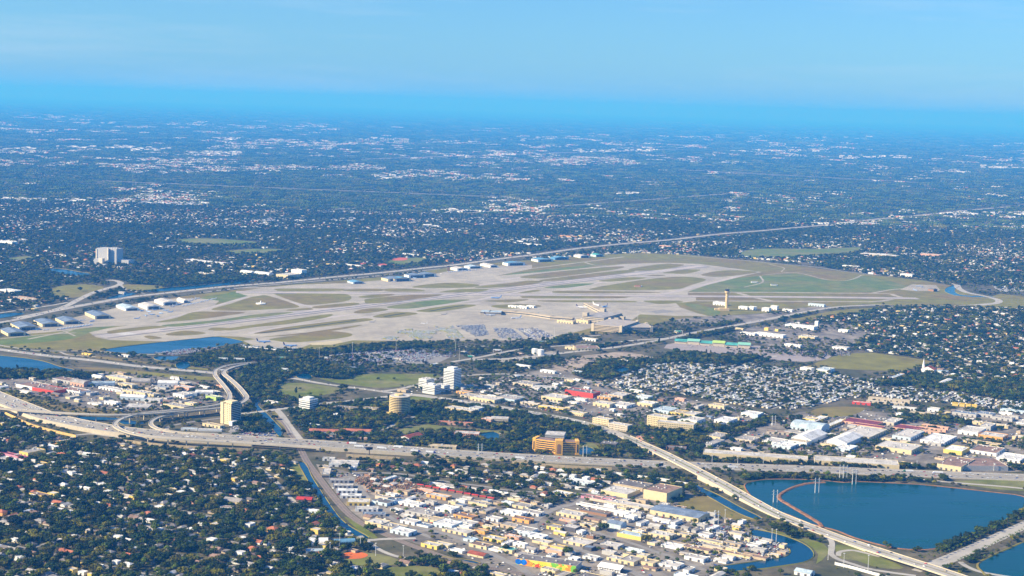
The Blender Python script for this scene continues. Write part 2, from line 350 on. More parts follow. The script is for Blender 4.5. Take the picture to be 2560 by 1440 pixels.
# ---------------------------------------------------------------- roads
FRONT = dict(crosstown_highway_road=80, back_highway_road=40, airport_boulevard_road=30, terminal_loop_road=20, west_highway_road=40, field_edge_road=30, canal_road=30, park_avenue_road=15, boulevard_road=12, southern_highway_road=20)   # open verge on the near side (m)
def road(name, px, w, m=None, z=None, zs=None, n=6, margin=8, solid=False, thick=1.4, parapet=0.9, piers=None, pier_w=2.2, pm=None, lines=True, level=0):
    """ribbon road. zs = deck height (m) per point (elevated: slab, parapets, piers); px are where the deck shows"""
    if zs is None:
        LAYER[0] += 1
        zz = (Z_ROAD if z is None else z) + 0.0013 * (LAYER[0] % 40) + 0.06 * level
        c = smooth(PP(px), n); a, b = ribbon_pts(c, w); k = len(c)
        V = [(x, y, zz) for x, y in a] + [(x, y, zz) for x, y in b]
        F = [(i, k + i, k + i + 1, i + 1) for i in range(k - 1)]
        o = mesh_obj(name, V, F, m or M_road); o['kind'] = 'structure'
        block_path(c, w + margin)
        if name in FRONT: block_path([(x, y - FRONT[name] / 2) for x, y in c], w + FRONT[name])
        return o
    c3 = smooth([(*P(x, y, zt), zt) for (x, y), zt in zip(px, zs)], n); k = len(c3)
    a, b = ribbon_pts(c3, w); zt = [q[2] for q in c3]
    root = empty(name, c3[0][0], c3[0][1], 0.0); ox, oy = c3[0][0], c3[0][1]
    zb = [(-0.2 if solid else max(0.3, t - thick)) for t in zt]
    V = [(a[i][0] - ox, a[i][1] - oy, zt[i]) for i in range(k)] + [(b[i][0] - ox, b[i][1] - oy, zt[i]) for i in range(k)]
    V += [(a[i][0] - ox, a[i][1] - oy, zb[i]) for i in range(k)] + [(b[i][0] - ox, b[i][1] - oy, zb[i]) for i in range(k)]
    F = [(i, k + i, k + i + 1, i + 1) for i in range(k - 1)]; I = [0] * len(F)
    F2 = [(2 * k + i, i, i + 1, 2 * k + i + 1) for i in range(k - 1)] + [(k + i, 3 * k + i, 3 * k + i + 1, k + i + 1) for i in range(k - 1)] + [(2 * k + i, 2 * k + i + 1, 3 * k + i + 1, 3 * k + i) for i in range(k - 1)]
    F2 += [(0, 2 * k, 3 * k, k), (k - 1, 2 * k - 1, 4 * k - 1, 3 * k - 1)]
    mesh_obj('deck', V, F + F2, [m or M_road, M_conc], root, I + [1] * len(F2))
    for e, sgn in ((a, -1), (b, 1)):
        if not parapet: break
        e2, _ = ribbon_pts(c3, w - 1.0) if e is a else (ribbon_pts(c3, w - 1.0)[1], 0)
        V = []; F = []
        for i in range(k):
            V += [(e[i][0] - ox, e[i][1] - oy, zt[i] - thick * 0.9 if not solid else zt[i] - 1.0), (e[i][0] - ox, e[i][1] - oy, zt[i] + parapet), (e2[i][0] - ox, e2[i][1] - oy, zt[i] + parapet), (e2[i][0] - ox, e2[i][1] - oy, zt[i] - 0.05)]
        off = (e[0] - e2[0]); off = off / (np.linalg.norm(off) + 1e-9) * 0.05
        V = [(x + off[0], y + off[1], z_) for x, y, z_ in V]
        for i in range(k - 1):
            for j in range(3):
                f = (4 * i + j, 4 * i + 4 + j, 4 * i + 5 + j, 4 * i + j + 1); F.append(f if sgn > 0 else f[::-1])
        mesh_obj('parapet', V, F, pm or M_conc, root)
    if piers:
        L = np.cumsum([0] + [math.dist(c3[i][:2], c3[i + 1][:2]) for i in range(k - 1)]); s = piers * 0.5
        while s < L[-1]:
            i = min(int(np.searchsorted(L, s)), k - 1); x, y, t = c3[i]
            if t > 3.2:
                d = a[i] - b[i]; ang = math.atan2(d[1], d[0]); mb = MB().box(-pier_w / 2, pier_w / 2, -0.8, 0.8, -0.2, t - thick - 1.0).box(-w * 0.36, w * 0.36, -0.9, 0.9, t - thick - 1.1, t - thick + 0.1)
                p = mb.build('pier', M_conc, root); p.location = (x - ox, y - oy, 0); p.rotation_euler.z = ang
            s += piers
    block_path(c3, w + margin); root['kind'] = 'structure'
    return root
def roadline(px, w, off, m, z, name='lane_marking', n=6, zs=None, dash=None):
    c3 = smooth([(*P(x, y, zt), zt) for (x, y), zt in zip(px, zs or [0] * len(px))], n)
    a, b = ribbon_pts(c3, 2.0); c = [((1 + off) / 2 * a[i] + (1 - off) / 2 * b[i]) for i in range(len(a))]
    e, f = ribbon_pts(c, w); V = []; F = []
    for i in range(len(c)): V += [(*e[i], c3[i][2] + z), (*f[i], c3[i][2] + z)]
    for i in range(len(c) - 1): F.append((2 * i, 2 * i + 1, 2 * i + 3, 2 * i + 2))
    o = mesh_obj(name, V, F, m); o['kind'] = 'structure'; return o

# the interstate: long raised carriageway across the middle of the view
I95 = [(-40, 978), (0, 994), (60, 1018), (120, 1040), (200, 1058), (290, 1073), (400, 1084), (520, 1092), (640, 1099), (800, 1109), (1000, 1123), (1200, 1137), (1450, 1151), (1640, 1160), (1800, 1166), (2000, 1172), (2200, 1180), (2400, 1188), (2680, 1198)]
I95Z = [5, 5, 6, 7, 7.5, 7.5, 7.5, 7.5, 7.5, 7, 5.5, 3.5, 2, 1.2, 1, 1, 1, 1, 1]
road('interstate_road', I95[:9], 54, M_road, zs=I95Z[:9], solid=True, margin=16, pm=M_conc)
road('interstate_bridge_road', I95[8:10], 54.2, M_road, zs=I95Z[8:10], piers=32, thick=2.0, margin=16)
road('interstate_embankment_road', I95[9:], 54, M_road, zs=I95Z[9:], solid=True, margin=4, parapet=0.8)
roadline(I95, 2.2, 0, M_conc, 0.55, 'median_barrier_strip', zs=I95Z)
for off in (-19.5, -15.8, -12.1, -8.4, 8.4, 12.1, 15.8, 19.5): roadline(I95, 0.3, off, M_paint, 0.12, 'lane_line_marking', zs=I95Z)
for off in (-17.6, -13.9, -10.2, -6.5, 6.5, 10.2, 13.9, 17.6): roadline(I95, 2.0, off, mat('worn_lane_concrete', (0.33, 0.305, 0.265), var=0.25, scale=0.04), 0.09, 'worn_lane_marking', zs=I95Z)
for off in (-24, -3, 3, 24): roadline(I95, 1.7, off, M_asphalt, 0.06, 'shoulder_strip_marking', zs=I95Z)

# airport flyovers and loop ramps
FLY_A = [(640, 905), (590, 910), (560, 916), (540, 925), (538, 938), (552, 955), (566, 972), (574, 986), (572, 1000), (548, 1010), (500, 1018), (420, 1026), (350, 1033), (305, 1046), (288, 1058), (292, 1068), (318, 1080), (370, 1091), (450, 1098), (560, 1104), (700, 1113), (800, 1120)]
FLY_AZ = [3, 6, 8, 10, 12, 14, 15, 15, 15, 15, 15, 15, 15, 15, 15, 14, 13, 12, 11, 10, 8.5, 7.6]
road('airport_loop_flyover_road', FLY_A, 10, zs=FLY_AZ, piers=42)
FLY_B = [(660, 905), (630, 908), (596, 914), (566, 924), (560, 934), (576, 948), (594, 964), (612, 985), (616, 996), (600, 1008), (560, 1018), (500, 1024), (420, 1030), (330, 1036), (240, 1036), (150, 1032), (70, 1027), (0, 1021), (-60, 1016)]
FLY_BZ = [3, 5, 7, 9, 11, 12, 12, 12, 12, 12, 13, 14, 15, 15, 14, 13, 12, 11, 10]
road('airport_southbound_flyover_road', FLY_B, 11, zs=FLY_BZ, piers=44)
LOOP2 = [(600, 1010), (560, 1018), (500, 1026), (440, 1034), (400, 1042), (379, 1053), (380, 1064), (400, 1073), (440, 1080), (500, 1086), (560, 1090)]
road('inner_loop_ramp_road', LOOP2, 9, zs=[10, 10, 10, 10, 10, 10, 9.5, 9, 8.5, 8, 7.8], piers=38)
road('hotel_access_road', [(560, 1045), (500, 1052), (450, 1060), (420, 1068), (425, 1078), (480, 1082), (560, 1084), (640, 1088)], 9, M_asphalt)
road('airport_drive_road', [(570, 1000), (600, 998), (625, 1000)], 8, M_asphalt)

# boulevard and its overpass
BL = [(1000, 985), (1060, 990), (1130, 1000), (1200, 1010), (1280, 1023), (1350, 1035), (1430, 1050), (1500, 1068), (1560, 1090)]
road('boulevard_road', BL, 26, M_road, margin=6)
BL2 = [(1560, 1090), (1600, 1108), (1650, 1130), (1700, 1155), (1760, 1186), (1820, 1218), (1880, 1252), (1940, 1284), (2010, 1312), (2090, 1342), (2180, 1372), (2260, 1398), (2330, 1420), (2420, 1450)]
BLZ = [0.6, 3, 6, 8, 8, 6, 3.5, 1.5, 0.8, 0.8, 3, 6, 6, 5]
road('boulevard_overpass_road', BL2[:3], 27, M_road, zs=BLZ[:3], solid=True, pm=M_conc)
road('boulevard_bridge_road', BL2[2:5], 27.3, M_road, zs=BLZ[2:5], piers=30, thick=1.8)
road('boulevard_ramp_road', BL2[4:9], 27, M_road, zs=BLZ[4:9], solid=True)
road('boulevard_lower_road', BL2[8:11], 27.2, M_road, zs=BLZ[8:11], solid=True, parapet=0.6)
road('canal_boulevard_bridge_road', BL2[10:], 27.4, M_road, zs=BLZ[10:], piers=25, thick=1.6)
roadline(BL2[:9], 3.0, 0, M_grass, 0.10, 'grass_median_strip', zs=BLZ[:9]); roadline(BL2[8:], 2.0, 0, M_field, 0.10, 'lower_grass_median_strip', zs=BLZ[8:])
for off in (-7.2, 7.2): roadline(BL2, 0.4, off, M_paint, 0.12, 'boulevard_lane_line_marking', zs=BLZ)
for off in (-11.6, 11.6): roadline(BL2, 0.5, off, M_yellowpaint, 0.12, 'boulevard_edge_line_marking', zs=BLZ)
road('slip_loop_road', [(2030, 1326), (2060, 1338), (2078, 1352), (2080, 1370), (2078, 1385), (2095, 1398), (2130, 1410), (2170, 1422), (2230, 1432), (2290, 1440)], 9, M_road)
road('slip_loop_inner_road', [(2096, 1390), (2100, 1380), (2130, 1376), (2160, 1382), (2200, 1392)], 8, M_road)
road('palm_boulevard_road', [(2290, 1428), (2340, 1405), (2420, 1372), (2500, 1336), (2580, 1300), (2660, 1262)], 15, M_road)
road('palm_boulevard_far_road', [(2330, 1422), (2390, 1398), (2460, 1366), (2530, 1334), (2600, 1300), (2680, 1262)], 12, M_road)
road('palm_boulevard_turn_road', [(2400, 1405), (2420, 1418), (2460, 1432), (2540, 1445)], 9, M_road)
road('interstate_slip_road', [(2180, 1178), (2280, 1196), (2400, 1208), (2500, 1216), (2600, 1226)], 10, M_road, level=1)

# district streets
for nm, pts, w, m in [
    ('southern_highway_road', [(-40, 868), (0, 874), (60, 882), (140, 892), (240, 902), (340, 915), (440, 924), (540, 933)], 26, M_road),
    ('perimeter_road', [(-30, 858), (40, 870), (100, 877), (200, 878), (260, 880), (330, 887), (400, 886), (480, 880), (560, 868)], 8, M_road),
    ('airport_service_road', [(150, 880), (175, 888), (240, 892)], 7, M_road),
    ('back_highway_road', [(-40, 812), (20, 803), (70, 793), (120, 780), (165, 765), (195, 750), (230, 733), (265, 722), (290, 715), (302, 708), (290, 702), (265, 700)], 22, M_road),
    ('back_ramp_road', [(300, 710), (312, 722), (335, 728), (362, 735)], 9, M_road),
    ('canal_road', [(-20, 785), (50, 775), (120, 765), (170, 756)], 12, M_road),
    ('crosstown_highway_road', [(40, 796), (160, 772), (280, 750), (330, 742), (430, 731), (560, 717), (700, 706), (840, 692), (960, 681), (1060, 670), (1140, 662), (1250, 647), (1340, 636), (1440, 622), (1550, 610), (1680, 599), (1800, 585), (1900, 577), (2000, 568), (2090, 560), (2190, 548), (2290, 539), (2420, 526), (2600, 510)], 30, M_road),
    ('crosstown_frontage_road', [(500, 732), (640, 716), (800, 702), (960, 688), (1100, 672)], 10, M_road),
    ('airport_terminal_road', [(760, 893), (900, 884), (1000, 878), (1100, 868), (1200, 866), (1300, 860), (1420, 845), (1500, 838)], 12, M_road),
    ('terminal_loop_road', [(1130, 905), (1200, 893), (1290, 875), (1380, 866), (1500, 860), (1600, 850), (1690, 845)], 14, M_road),
    ('airport_boulevard_road', [(1180, 900), (1300, 895), (1430, 880), (1540, 868), (1640, 852), (1720, 835), (1800, 820), (1880, 806), (1960, 790), (2040, 775), (2110, 766), (2200, 762)], 20, M_road),
    ('west_perimeter_road', [(2200, 762), (2300, 764), (2400, 764), (2500, 756)], 8, M_road),
    ('west_highway_road', [(2392, 712), (2398, 722), (2420, 732), (2460, 740), (2495, 750), (2490, 758), (2440, 764)], 26, M_road),
    ('west_approach_road', [(2220, 690), (2320, 698), (2392, 712)], 14, M_sand),
    ('field_edge_road', [(1690, 638), (1760, 643), (1850, 650), (1930, 658), (2040, 668), (2120, 680), (2200, 688)], 10, M_road),
    ('park_avenue_road', [(730, 945), (800, 958), (870, 968), (920, 974), (960, 980), (1000, 985), (980, 990), (880, 1002), (800, 1010), (740, 1018), (690, 1024), (640, 1031), (590, 1036)], 16, M_road),
    ('canal_side_road', [(690, 1022), (706, 1040), (720, 1060), (735, 1080), (750, 1098)], 14, M_road),
    ('connector_road', [(960, 978), (1010, 970), (1060, 957), (1100, 945), (1150, 940), (1250, 935), (1330, 940)], 13, M_road),
    ('trailer_park_road', [(1915, 940), (2000, 952), (2090, 963), (2190, 975)], 8, M_road),
    ('cross_avenue_road', [(1350, 940), (1440, 948), (1530, 960), (1640, 975), (1760, 990)], 12, M_road),
    ('strip_road', [(1690, 960), (1800, 935), (1880, 905), (1940, 890)], 10, M_road),
    ('office_park_road', [(1040, 1040), (1010, 1052), (985, 1062), (960, 1072), (900, 1080)], 9, M_road),
    ('rail_side_road', [(870, 1190), (885, 1200), (900, 1220), (925, 1250), (950, 1275), (985, 1300), (1030, 1325), (1080, 1345)], 9, M_asphalt),
    ('suburb_cross_road', [(640, 1165), (660, 1180), (690, 1205), (720, 1240), (745, 1262)], 9, M_road),
    ('industrial_avenue_road', [(1040, 1318), (1130, 1340), (1180, 1362), (1240, 1390), (1300, 1420), (1330, 1440)], 12, M_asphalt),
    ('industrial_street_road', [(1330, 1325), (1370, 1340), (1430, 1365), (1500, 1395), (1560, 1420), (1610, 1445)], 12, M_asphalt),
    ('industrial_curve_road', [(1470, 1238), (1440, 1258), (1390, 1272), (1350, 1292), (1335, 1310), (1340, 1328)], 12, M_asphalt),
    ('industrial_link_road', [(1470, 1235), (1400, 1232), (1290, 1228), (1200, 1215), (1120, 1205), (1000, 1185), (870, 1182)], 9, M_asphalt),
    ('bridge_approach_road', [(820, 1335), (870, 1338), (920, 1350), (960, 1348), (1040, 1346)], 10, M_road),
    ('ballpark_road', [(900, 1340), (930, 1362), (960, 1380), (1010, 1395), (1090, 1400)], 8, M_road),
    ('storage_street_road', [(1480, 1330), (1560, 1352), (1640, 1380), (1700, 1400), (1760, 1425)], 9, M_asphalt),
    ('warehouse_street_road', [(1780, 1100), (1850, 1112), (1950, 1125), (2100, 1140)], 9, M_asphalt),
    ('dock_street_road', [(2030, 1110), (2100, 1098), (2200, 1078), (2250, 1065), (2320, 1060)], 10, M_asphalt),
    ('east_avenue_road', [(2250, 1135), (2330, 1120), (2420, 1090), (2500, 1065), (2600, 1040)], 10, M_asphalt),
    ('yellow_block_road', [(0, 1145), (60, 1130), (110, 1112), (160, 1100), (190, 1090)], 10, M_road),
    ('underpass_road', [(190, 1088), (230, 1085), (270, 1090), (330, 1098)], 9, M_road),
    ('hotel_park_road', [(380, 1100), (460, 1104), (540, 1110)], 7, M_asphalt),
]: road(nm, pts, w, m)

# railway: ballast bed and rails along the canal
RAIL = [(690, 1040), (715, 1062), (728, 1085), (745, 1110), (765, 1150), (790, 1185), (820, 1225), (850, 1262), (878, 1290), (910, 1312), (950, 1330), (1000, 1352), (1060, 1375), (1130, 1398), (1200, 1415), (1290, 1432), (1380, 1450)]
road('railway_path', RAIL, 13, M_ballast, z=0.24, margin=6)
for off in (-3.6, -2.0, 2.0, 3.6):
    o = roadline(RAIL, 0.45, off, M_steel, 0.50, 'rail')

# ---------------------------------------------------------------- airfield ground
FIELD = [(-40, 864), (-40, 846), (60, 838), (150, 815), (280, 775), (400, 748), (480, 738), (640, 718), (800, 706), (900, 697), (1000, 690), (1130, 667), (1240, 657), (1300, 652), (1400, 645), (1500, 637), (1600, 632), (1720, 637), (1850, 650), (1960, 660), (2080, 676), (2180, 688), (2300, 700), (2390, 716), (2440, 738), (2480, 750),
         (2470, 760), (2400, 764), (2260, 764), (2160, 760), (2090, 768), (1960, 780), (1760, 792), (1680, 800), (1560, 830), (1400, 842), (1300, 852), (1000, 856), (900, 864), (740, 876), (620, 866), (600, 852), (500, 846), (400, 857), (300, 868), (250, 878), (180, 879), (90, 872)]
sheet('airfield_ground', FIELD, 0.06, M_field)
for px in [[(1475, 722), (1605, 700), (1692, 692), (1742, 694), (1765, 700), (1730, 712), (1680, 725), (1530, 726)]]:
    pass
GREEN = [[(1700, 728), (1780, 710), (1810, 700), (1900, 690), (1990, 684), (2060, 700), (2110, 702), (2160, 690), (2250, 710), (2262, 720), (2180, 730), (1920, 730)], [(500, 745), (560, 735), (590, 729), (640, 738), (570, 757)], [(1420, 676), (1290, 690), (1270, 685), (1420, 668), (1500, 660)], [(0, 850), (60, 842), (150, 832), (220, 828), (190, 845), (100, 856), (0, 862)], [(150, 830), (225, 818), (300, 812), (260, 822), (222, 832)]]
for g in GREEN: sheet('airfield_green_lawn', g, 0.09, M_field2, 3)
PAV = [(222, 831), (270, 821), (340, 811), (400, 801), (470, 784), (530, 765), (600, 745), (620, 740), (590, 731), (640, 722), (740, 712), (860, 708), (960, 700), (1050, 692), (1110, 680), (1160, 673), (1230, 665), (1330, 662), (1330, 672), (1240, 690), (1400, 676), (1560, 660), (1650, 657), (1700, 658), (1750, 660), (1810, 668), (1905, 680), (1850, 692), (1770, 712), (1720, 729), (1720, 738), (1740, 744), (1740, 753),
       (1690, 758), (1700, 768), (1740, 782), (1770, 790), (1690, 790), (1600, 786), (1580, 800), (1480, 820), (1420, 835), (1380, 848), (1300, 850), (1000, 852), (880, 851), (860, 856), (780, 860), (745, 872), (640, 866), (606, 852), (640, 848), (600, 842), (548, 840), (420, 854), (330, 852), (275, 850), (240, 843)]
sheet('airport_apron_pavement', PAV, 0.12, M_tarmac)
sheet('hangar_apron_pavement', [(55, 836), (90, 818), (200, 790), (300, 768), (380, 752), (440, 746), (500, 746), (548, 752), (535, 765), (470, 786), (390, 804), (335, 813), (230, 818), (150, 828)], 0.125, M_tarmac)
sheet('west_pad_pavement', [(2250, 724), (2280, 711), (2340, 713), (2350, 724), (2345, 728), (2290, 728)], 0.125, M_tarmac)
def taxi(nm, pts, w, m=None, z=0.16): return road(nm, pts, w, m or M_tarmac, z=z, n=4, margin=0)
for pts, w in [([(1720, 731), (1920, 731), (2100, 733), (2215, 734), (2240, 740), (2262, 745)], 22), ([(1740, 752), (1920, 753), (2100, 754), (2190, 754), (2230, 748)], 22), ([(1840, 731), (1880, 742), (1930, 753)], 24), ([(1160, 676), (1280, 676), (1460, 655), (1560, 642)], 14),
               ([(1460, 655), (1490, 663), (1560, 665)], 12), ([(1280, 692), (1420, 676), (1540, 664)], 18), ([(2180, 733), (2230, 724), (2290, 720)], 14), ([(70, 848), (130, 836), (180, 826)], 10), ([(160, 828), (188, 840)], 8), ([(0, 847), (90, 838), (190, 832)], 9),
               ([(1900, 690), (1906, 706), (1860, 718)], 8), ([(1905, 688), (1990, 682), (2060, 698), (2110, 702), (2140, 695), (2160, 687), (2220, 687)], 8), ([(2000, 682), (1955, 680), (1960, 670), (1920, 660)], 6)]:
    taxi('taxiway_pavement', pts, w)
RUN1 = [(250, 842), (640, 797), (1000, 754), (1400, 707), (1757, 664.5)]
a, b = P(*RUN1[0]), P(*RUN1[-1])
M_shoulder = mat('dark_shoulder_asphalt', (0.23, 0.205, 0.19), var=0.2, scale=0.03)
taxi('main_runway_shoulder_road', [RUN1[0], RUN1[-1]], 78, M_shoulder, 0.165)
taxi('main_runway_road', [RUN1[0], RUN1[-1]], 52, M_runway, 0.20)
RUN2 = [(560, 729), (2300, 746)]
taxi('crosswind_runway_shoulder_road', [(590, 730), (1280, 737), (1920, 742), (2295, 746)], 62, M_shoulder, 0.16)
taxi('crosswind_runway_road', [(590, 730), (1280, 737), (1920, 742), (2295, 746)], 38, M_runway, 0.20)
taxi('short_runway_road', [(1250, 700), (1560, 664)], 28, M_runway, 0.165)
for pts, w in [([(400, 820), (520, 806), (640, 791), (735, 779), (790, 774), (880, 764)], 20), ([(540, 826), (700, 812), (850, 790), (985, 775), (1180, 752), (1240, 740), (1340, 722)], 20), ([(620, 834), (720, 816), (900, 795), (1040, 775), (1200, 757)], 18), ([(390, 803), (500, 776), (620, 742)], 16), ([(1340, 700), (1420, 703), (1540, 690), (1660, 679), (1720, 668)], 18), ([(640, 736), (700, 752), (790, 768), (860, 778)], 22), ([(600, 720), (760, 718), (900, 719), (1050, 720), (1180, 714), (1300, 700)], 16), ([(1370, 735), (1500, 706), (1600, 692), (1700, 686)], 20), ([(1590, 745), (1660, 735), (1760, 712), (1850, 690)], 24), ([(1300, 748), (1440, 748), (1580, 748), (1700, 748)], 20)]:
    taxi('taxiway_centre_pavement', pts, w, M_runway, 0.19)
ISL = [[(270, 828), (330, 820), (390, 815), (425, 820), (390, 827), (320, 833), (280, 835)], [(415, 835), (450, 828), (480, 827), (515, 833), (480, 838), (430, 839)], [(360, 842), (375, 839), (405, 845), (380, 848)], [(520, 824), (540, 819), (580, 822), (550, 827)],
       [(390, 806), (440, 795), (480, 781), (520, 779), (612, 781), (560, 790), (480, 800)], [(405, 813), (480, 806), (560, 798), (640, 786), (732, 780), (700, 787), (600, 799), (480, 813), (430, 817)],
       [(528, 774), (575, 760), (620, 745), (645, 740), (672, 740), (747, 765), (715, 771), (640, 775), (590, 777)], [(690, 737), (700, 734), (855, 734), (872, 751), (782, 762), (745, 757)], [(785, 766), (885, 757), (890, 763), (802, 771)], [(715, 775), (770, 770), (782, 774), (740, 777)],
       [(900, 744), (905, 740), (965, 735), (987, 737), (940, 744)], [(912, 753), (922, 747), (1015, 738), (1110, 737), (990, 754), (922, 759)], [(692, 726), (700, 722), (845, 722), (848, 727), (715, 728)], [(860, 724), (950, 722), (950, 728), (870, 728)], [(965, 722), (1030, 722), (1062, 728), (972, 729)],
       [(1035, 716), (1115, 707), (1197, 712), (1165, 719), (1052, 720)], [(1100, 730), (1150, 723), (1220, 723), (1195, 730), (1120, 731)], [(972, 766), (1065, 752), (1140, 749), (1170, 751), (1040, 770), (985, 771)], [(1045, 776), (1140, 762), (1190, 764), (1102, 779), (1060, 780)], [(885, 780), (915, 772), (952, 771), (970, 775), (927, 782), (895, 784)],
       [(935, 790), (990, 780), (1045, 784), (985, 794), (945, 794)], [(560, 823), (640, 811), (740, 797), (815, 786), (832, 788), (802, 797), (715, 811), (640, 818), (580, 826)], [(640, 832), (715, 818), (890, 797), (932, 800), (860, 810), (720, 827), (650, 834)], [(650, 843), (760, 832), (880, 815), (905, 813), (860, 823), (760, 836)],
       [(677, 847), (765, 835), (827, 828), (880, 835), (855, 845), (740, 856), (690, 852)], [(1190, 717), (1280, 707), (1320, 702), (1357, 703), (1330, 711), (1280, 716), (1210, 720)], [(1357, 699), (1555, 676), (1585, 679), (1505, 690), (1392, 702)], [(1300, 692), (1405, 678), (1542, 666), (1552, 671), (1455, 685), (1355, 696)],
       [(1575, 672), (1655, 660), (1685, 660), (1710, 663), (1655, 674), (1595, 677)], [(1657, 682), (1715, 674), (1752, 675), (1717, 684), (1680, 684)], [(1617, 688), (1655, 687), (1662, 689), (1630, 690)], [(1497, 702), (1562, 694), (1615, 694), (1592, 699), (1530, 704)], [(1360, 719), (1430, 710), (1485, 709), (1455, 715), (1405, 720)],
       [(1475, 722), (1605, 700), (1692, 692), (1742, 694), (1765, 700), (1730, 712), (1680, 724), (1530, 725)], [(1380, 730), (1417, 727), (1630, 730), (1637, 732), (1530, 733), (1405, 733)], [(1305, 743), (1325, 740), (1555, 741), (1567, 744), (1530, 746), (1330, 746)], [(1357, 751), (1567, 752), (1590, 755), (1567, 756), (1380, 755)], [(1270, 731), (1330, 725), (1352, 727), (1317, 732), (1280, 732)],
       [(1752, 687), (1812, 676), (1895, 680), (1805, 692)], [(1612, 752), (1692, 752), (1705, 756), (1655, 760), (1625, 757)], [(1210, 752), (1300, 748), (1320, 750), (1270, 756)], [(1230, 764), (1290, 760), (1340, 762), (1350, 767), (1280, 772), (1240, 769)]]
for i, g in enumerate(ISL): sheet('infield_lawn', g, 0.22, M_field2 if i in (32, 5, 17) else M_field, 4)
for px in [[(650, 833), (720, 824), (890, 801)], [(960, 792), (1000, 785), (1012, 783)], [(1075, 778), (1130, 768), (1160, 764)]]:
    road('drainage_ditch_path', px, 10, mat('ditch_scrub', (0.05, 0.065, 0.04), var=0.3), z=0.30, margin=0)
def straight(name, p0, p1, w, m, z): 
    a, b = P(*p0), P(*p1); o = flat(name, [tuple(q) for q in (lambda A, B: [A[0], B[0], B[1], A[1]])(*ribbon_pts([a, b], w))], z, m)
straight('runway_rubber_marking', (400, 824.8), (1560, 687.8), 9, M_rubber, 0.33)
straight('runway_rubber_streak_marking', (640, 796.6), (1300, 718.8), 15, mat('faint_rubber', (0.26, 0.25, 0.25), var=0.25, scale=0.05), 0.315)
straight('crosswind_edge_marking', (690, 734), (742, 734.6), 12, M_rubber, 0.33)
for i in range(8):
    t = 0.015 * 0 + i; q0 = (300, 836.3); off = (i - 3.5) * 5.2
    a, b = np.array(P(300, 836.6)), np.array(P(330, 833.0)); d = (b - a) / np.linalg.norm(b - a); n = np.array([-d[1], d[0]])
    s = a + n * off; flat('runway_threshold_marking', [tuple(s), tuple(s + d * 45), tuple(s + d * 45 + n * 2.4), tuple(s + n * 2.4)], 0.34, M_paint)
for k in range(46):
    a, b = np.array(P(340, 831.8)), np.array(P(1700, 671.3)); L = np.linalg.norm(b - a); d = (b - a) / L; n = np.array([-d[1], d[0]]); s = a + d * (k * 61.0)
    if k * 61 + 36 < L: flat('runway_centre_marking', [tuple(s - n * .5), tuple(s + d * 36 - n * .5), tuple(s + d * 36 + n * .5), tuple(s + n * .5)], 0.36, M_paint)
sheet('sandy_ground', [(770, 858), (850, 851), (858, 856), (830, 862), (780, 863)], 0.25, M_sand)
sheet('dark_pad_pavement', [(1620, 778), (1660, 774), (1690, 780), (1640, 784)], 0.24, M_asphalt)

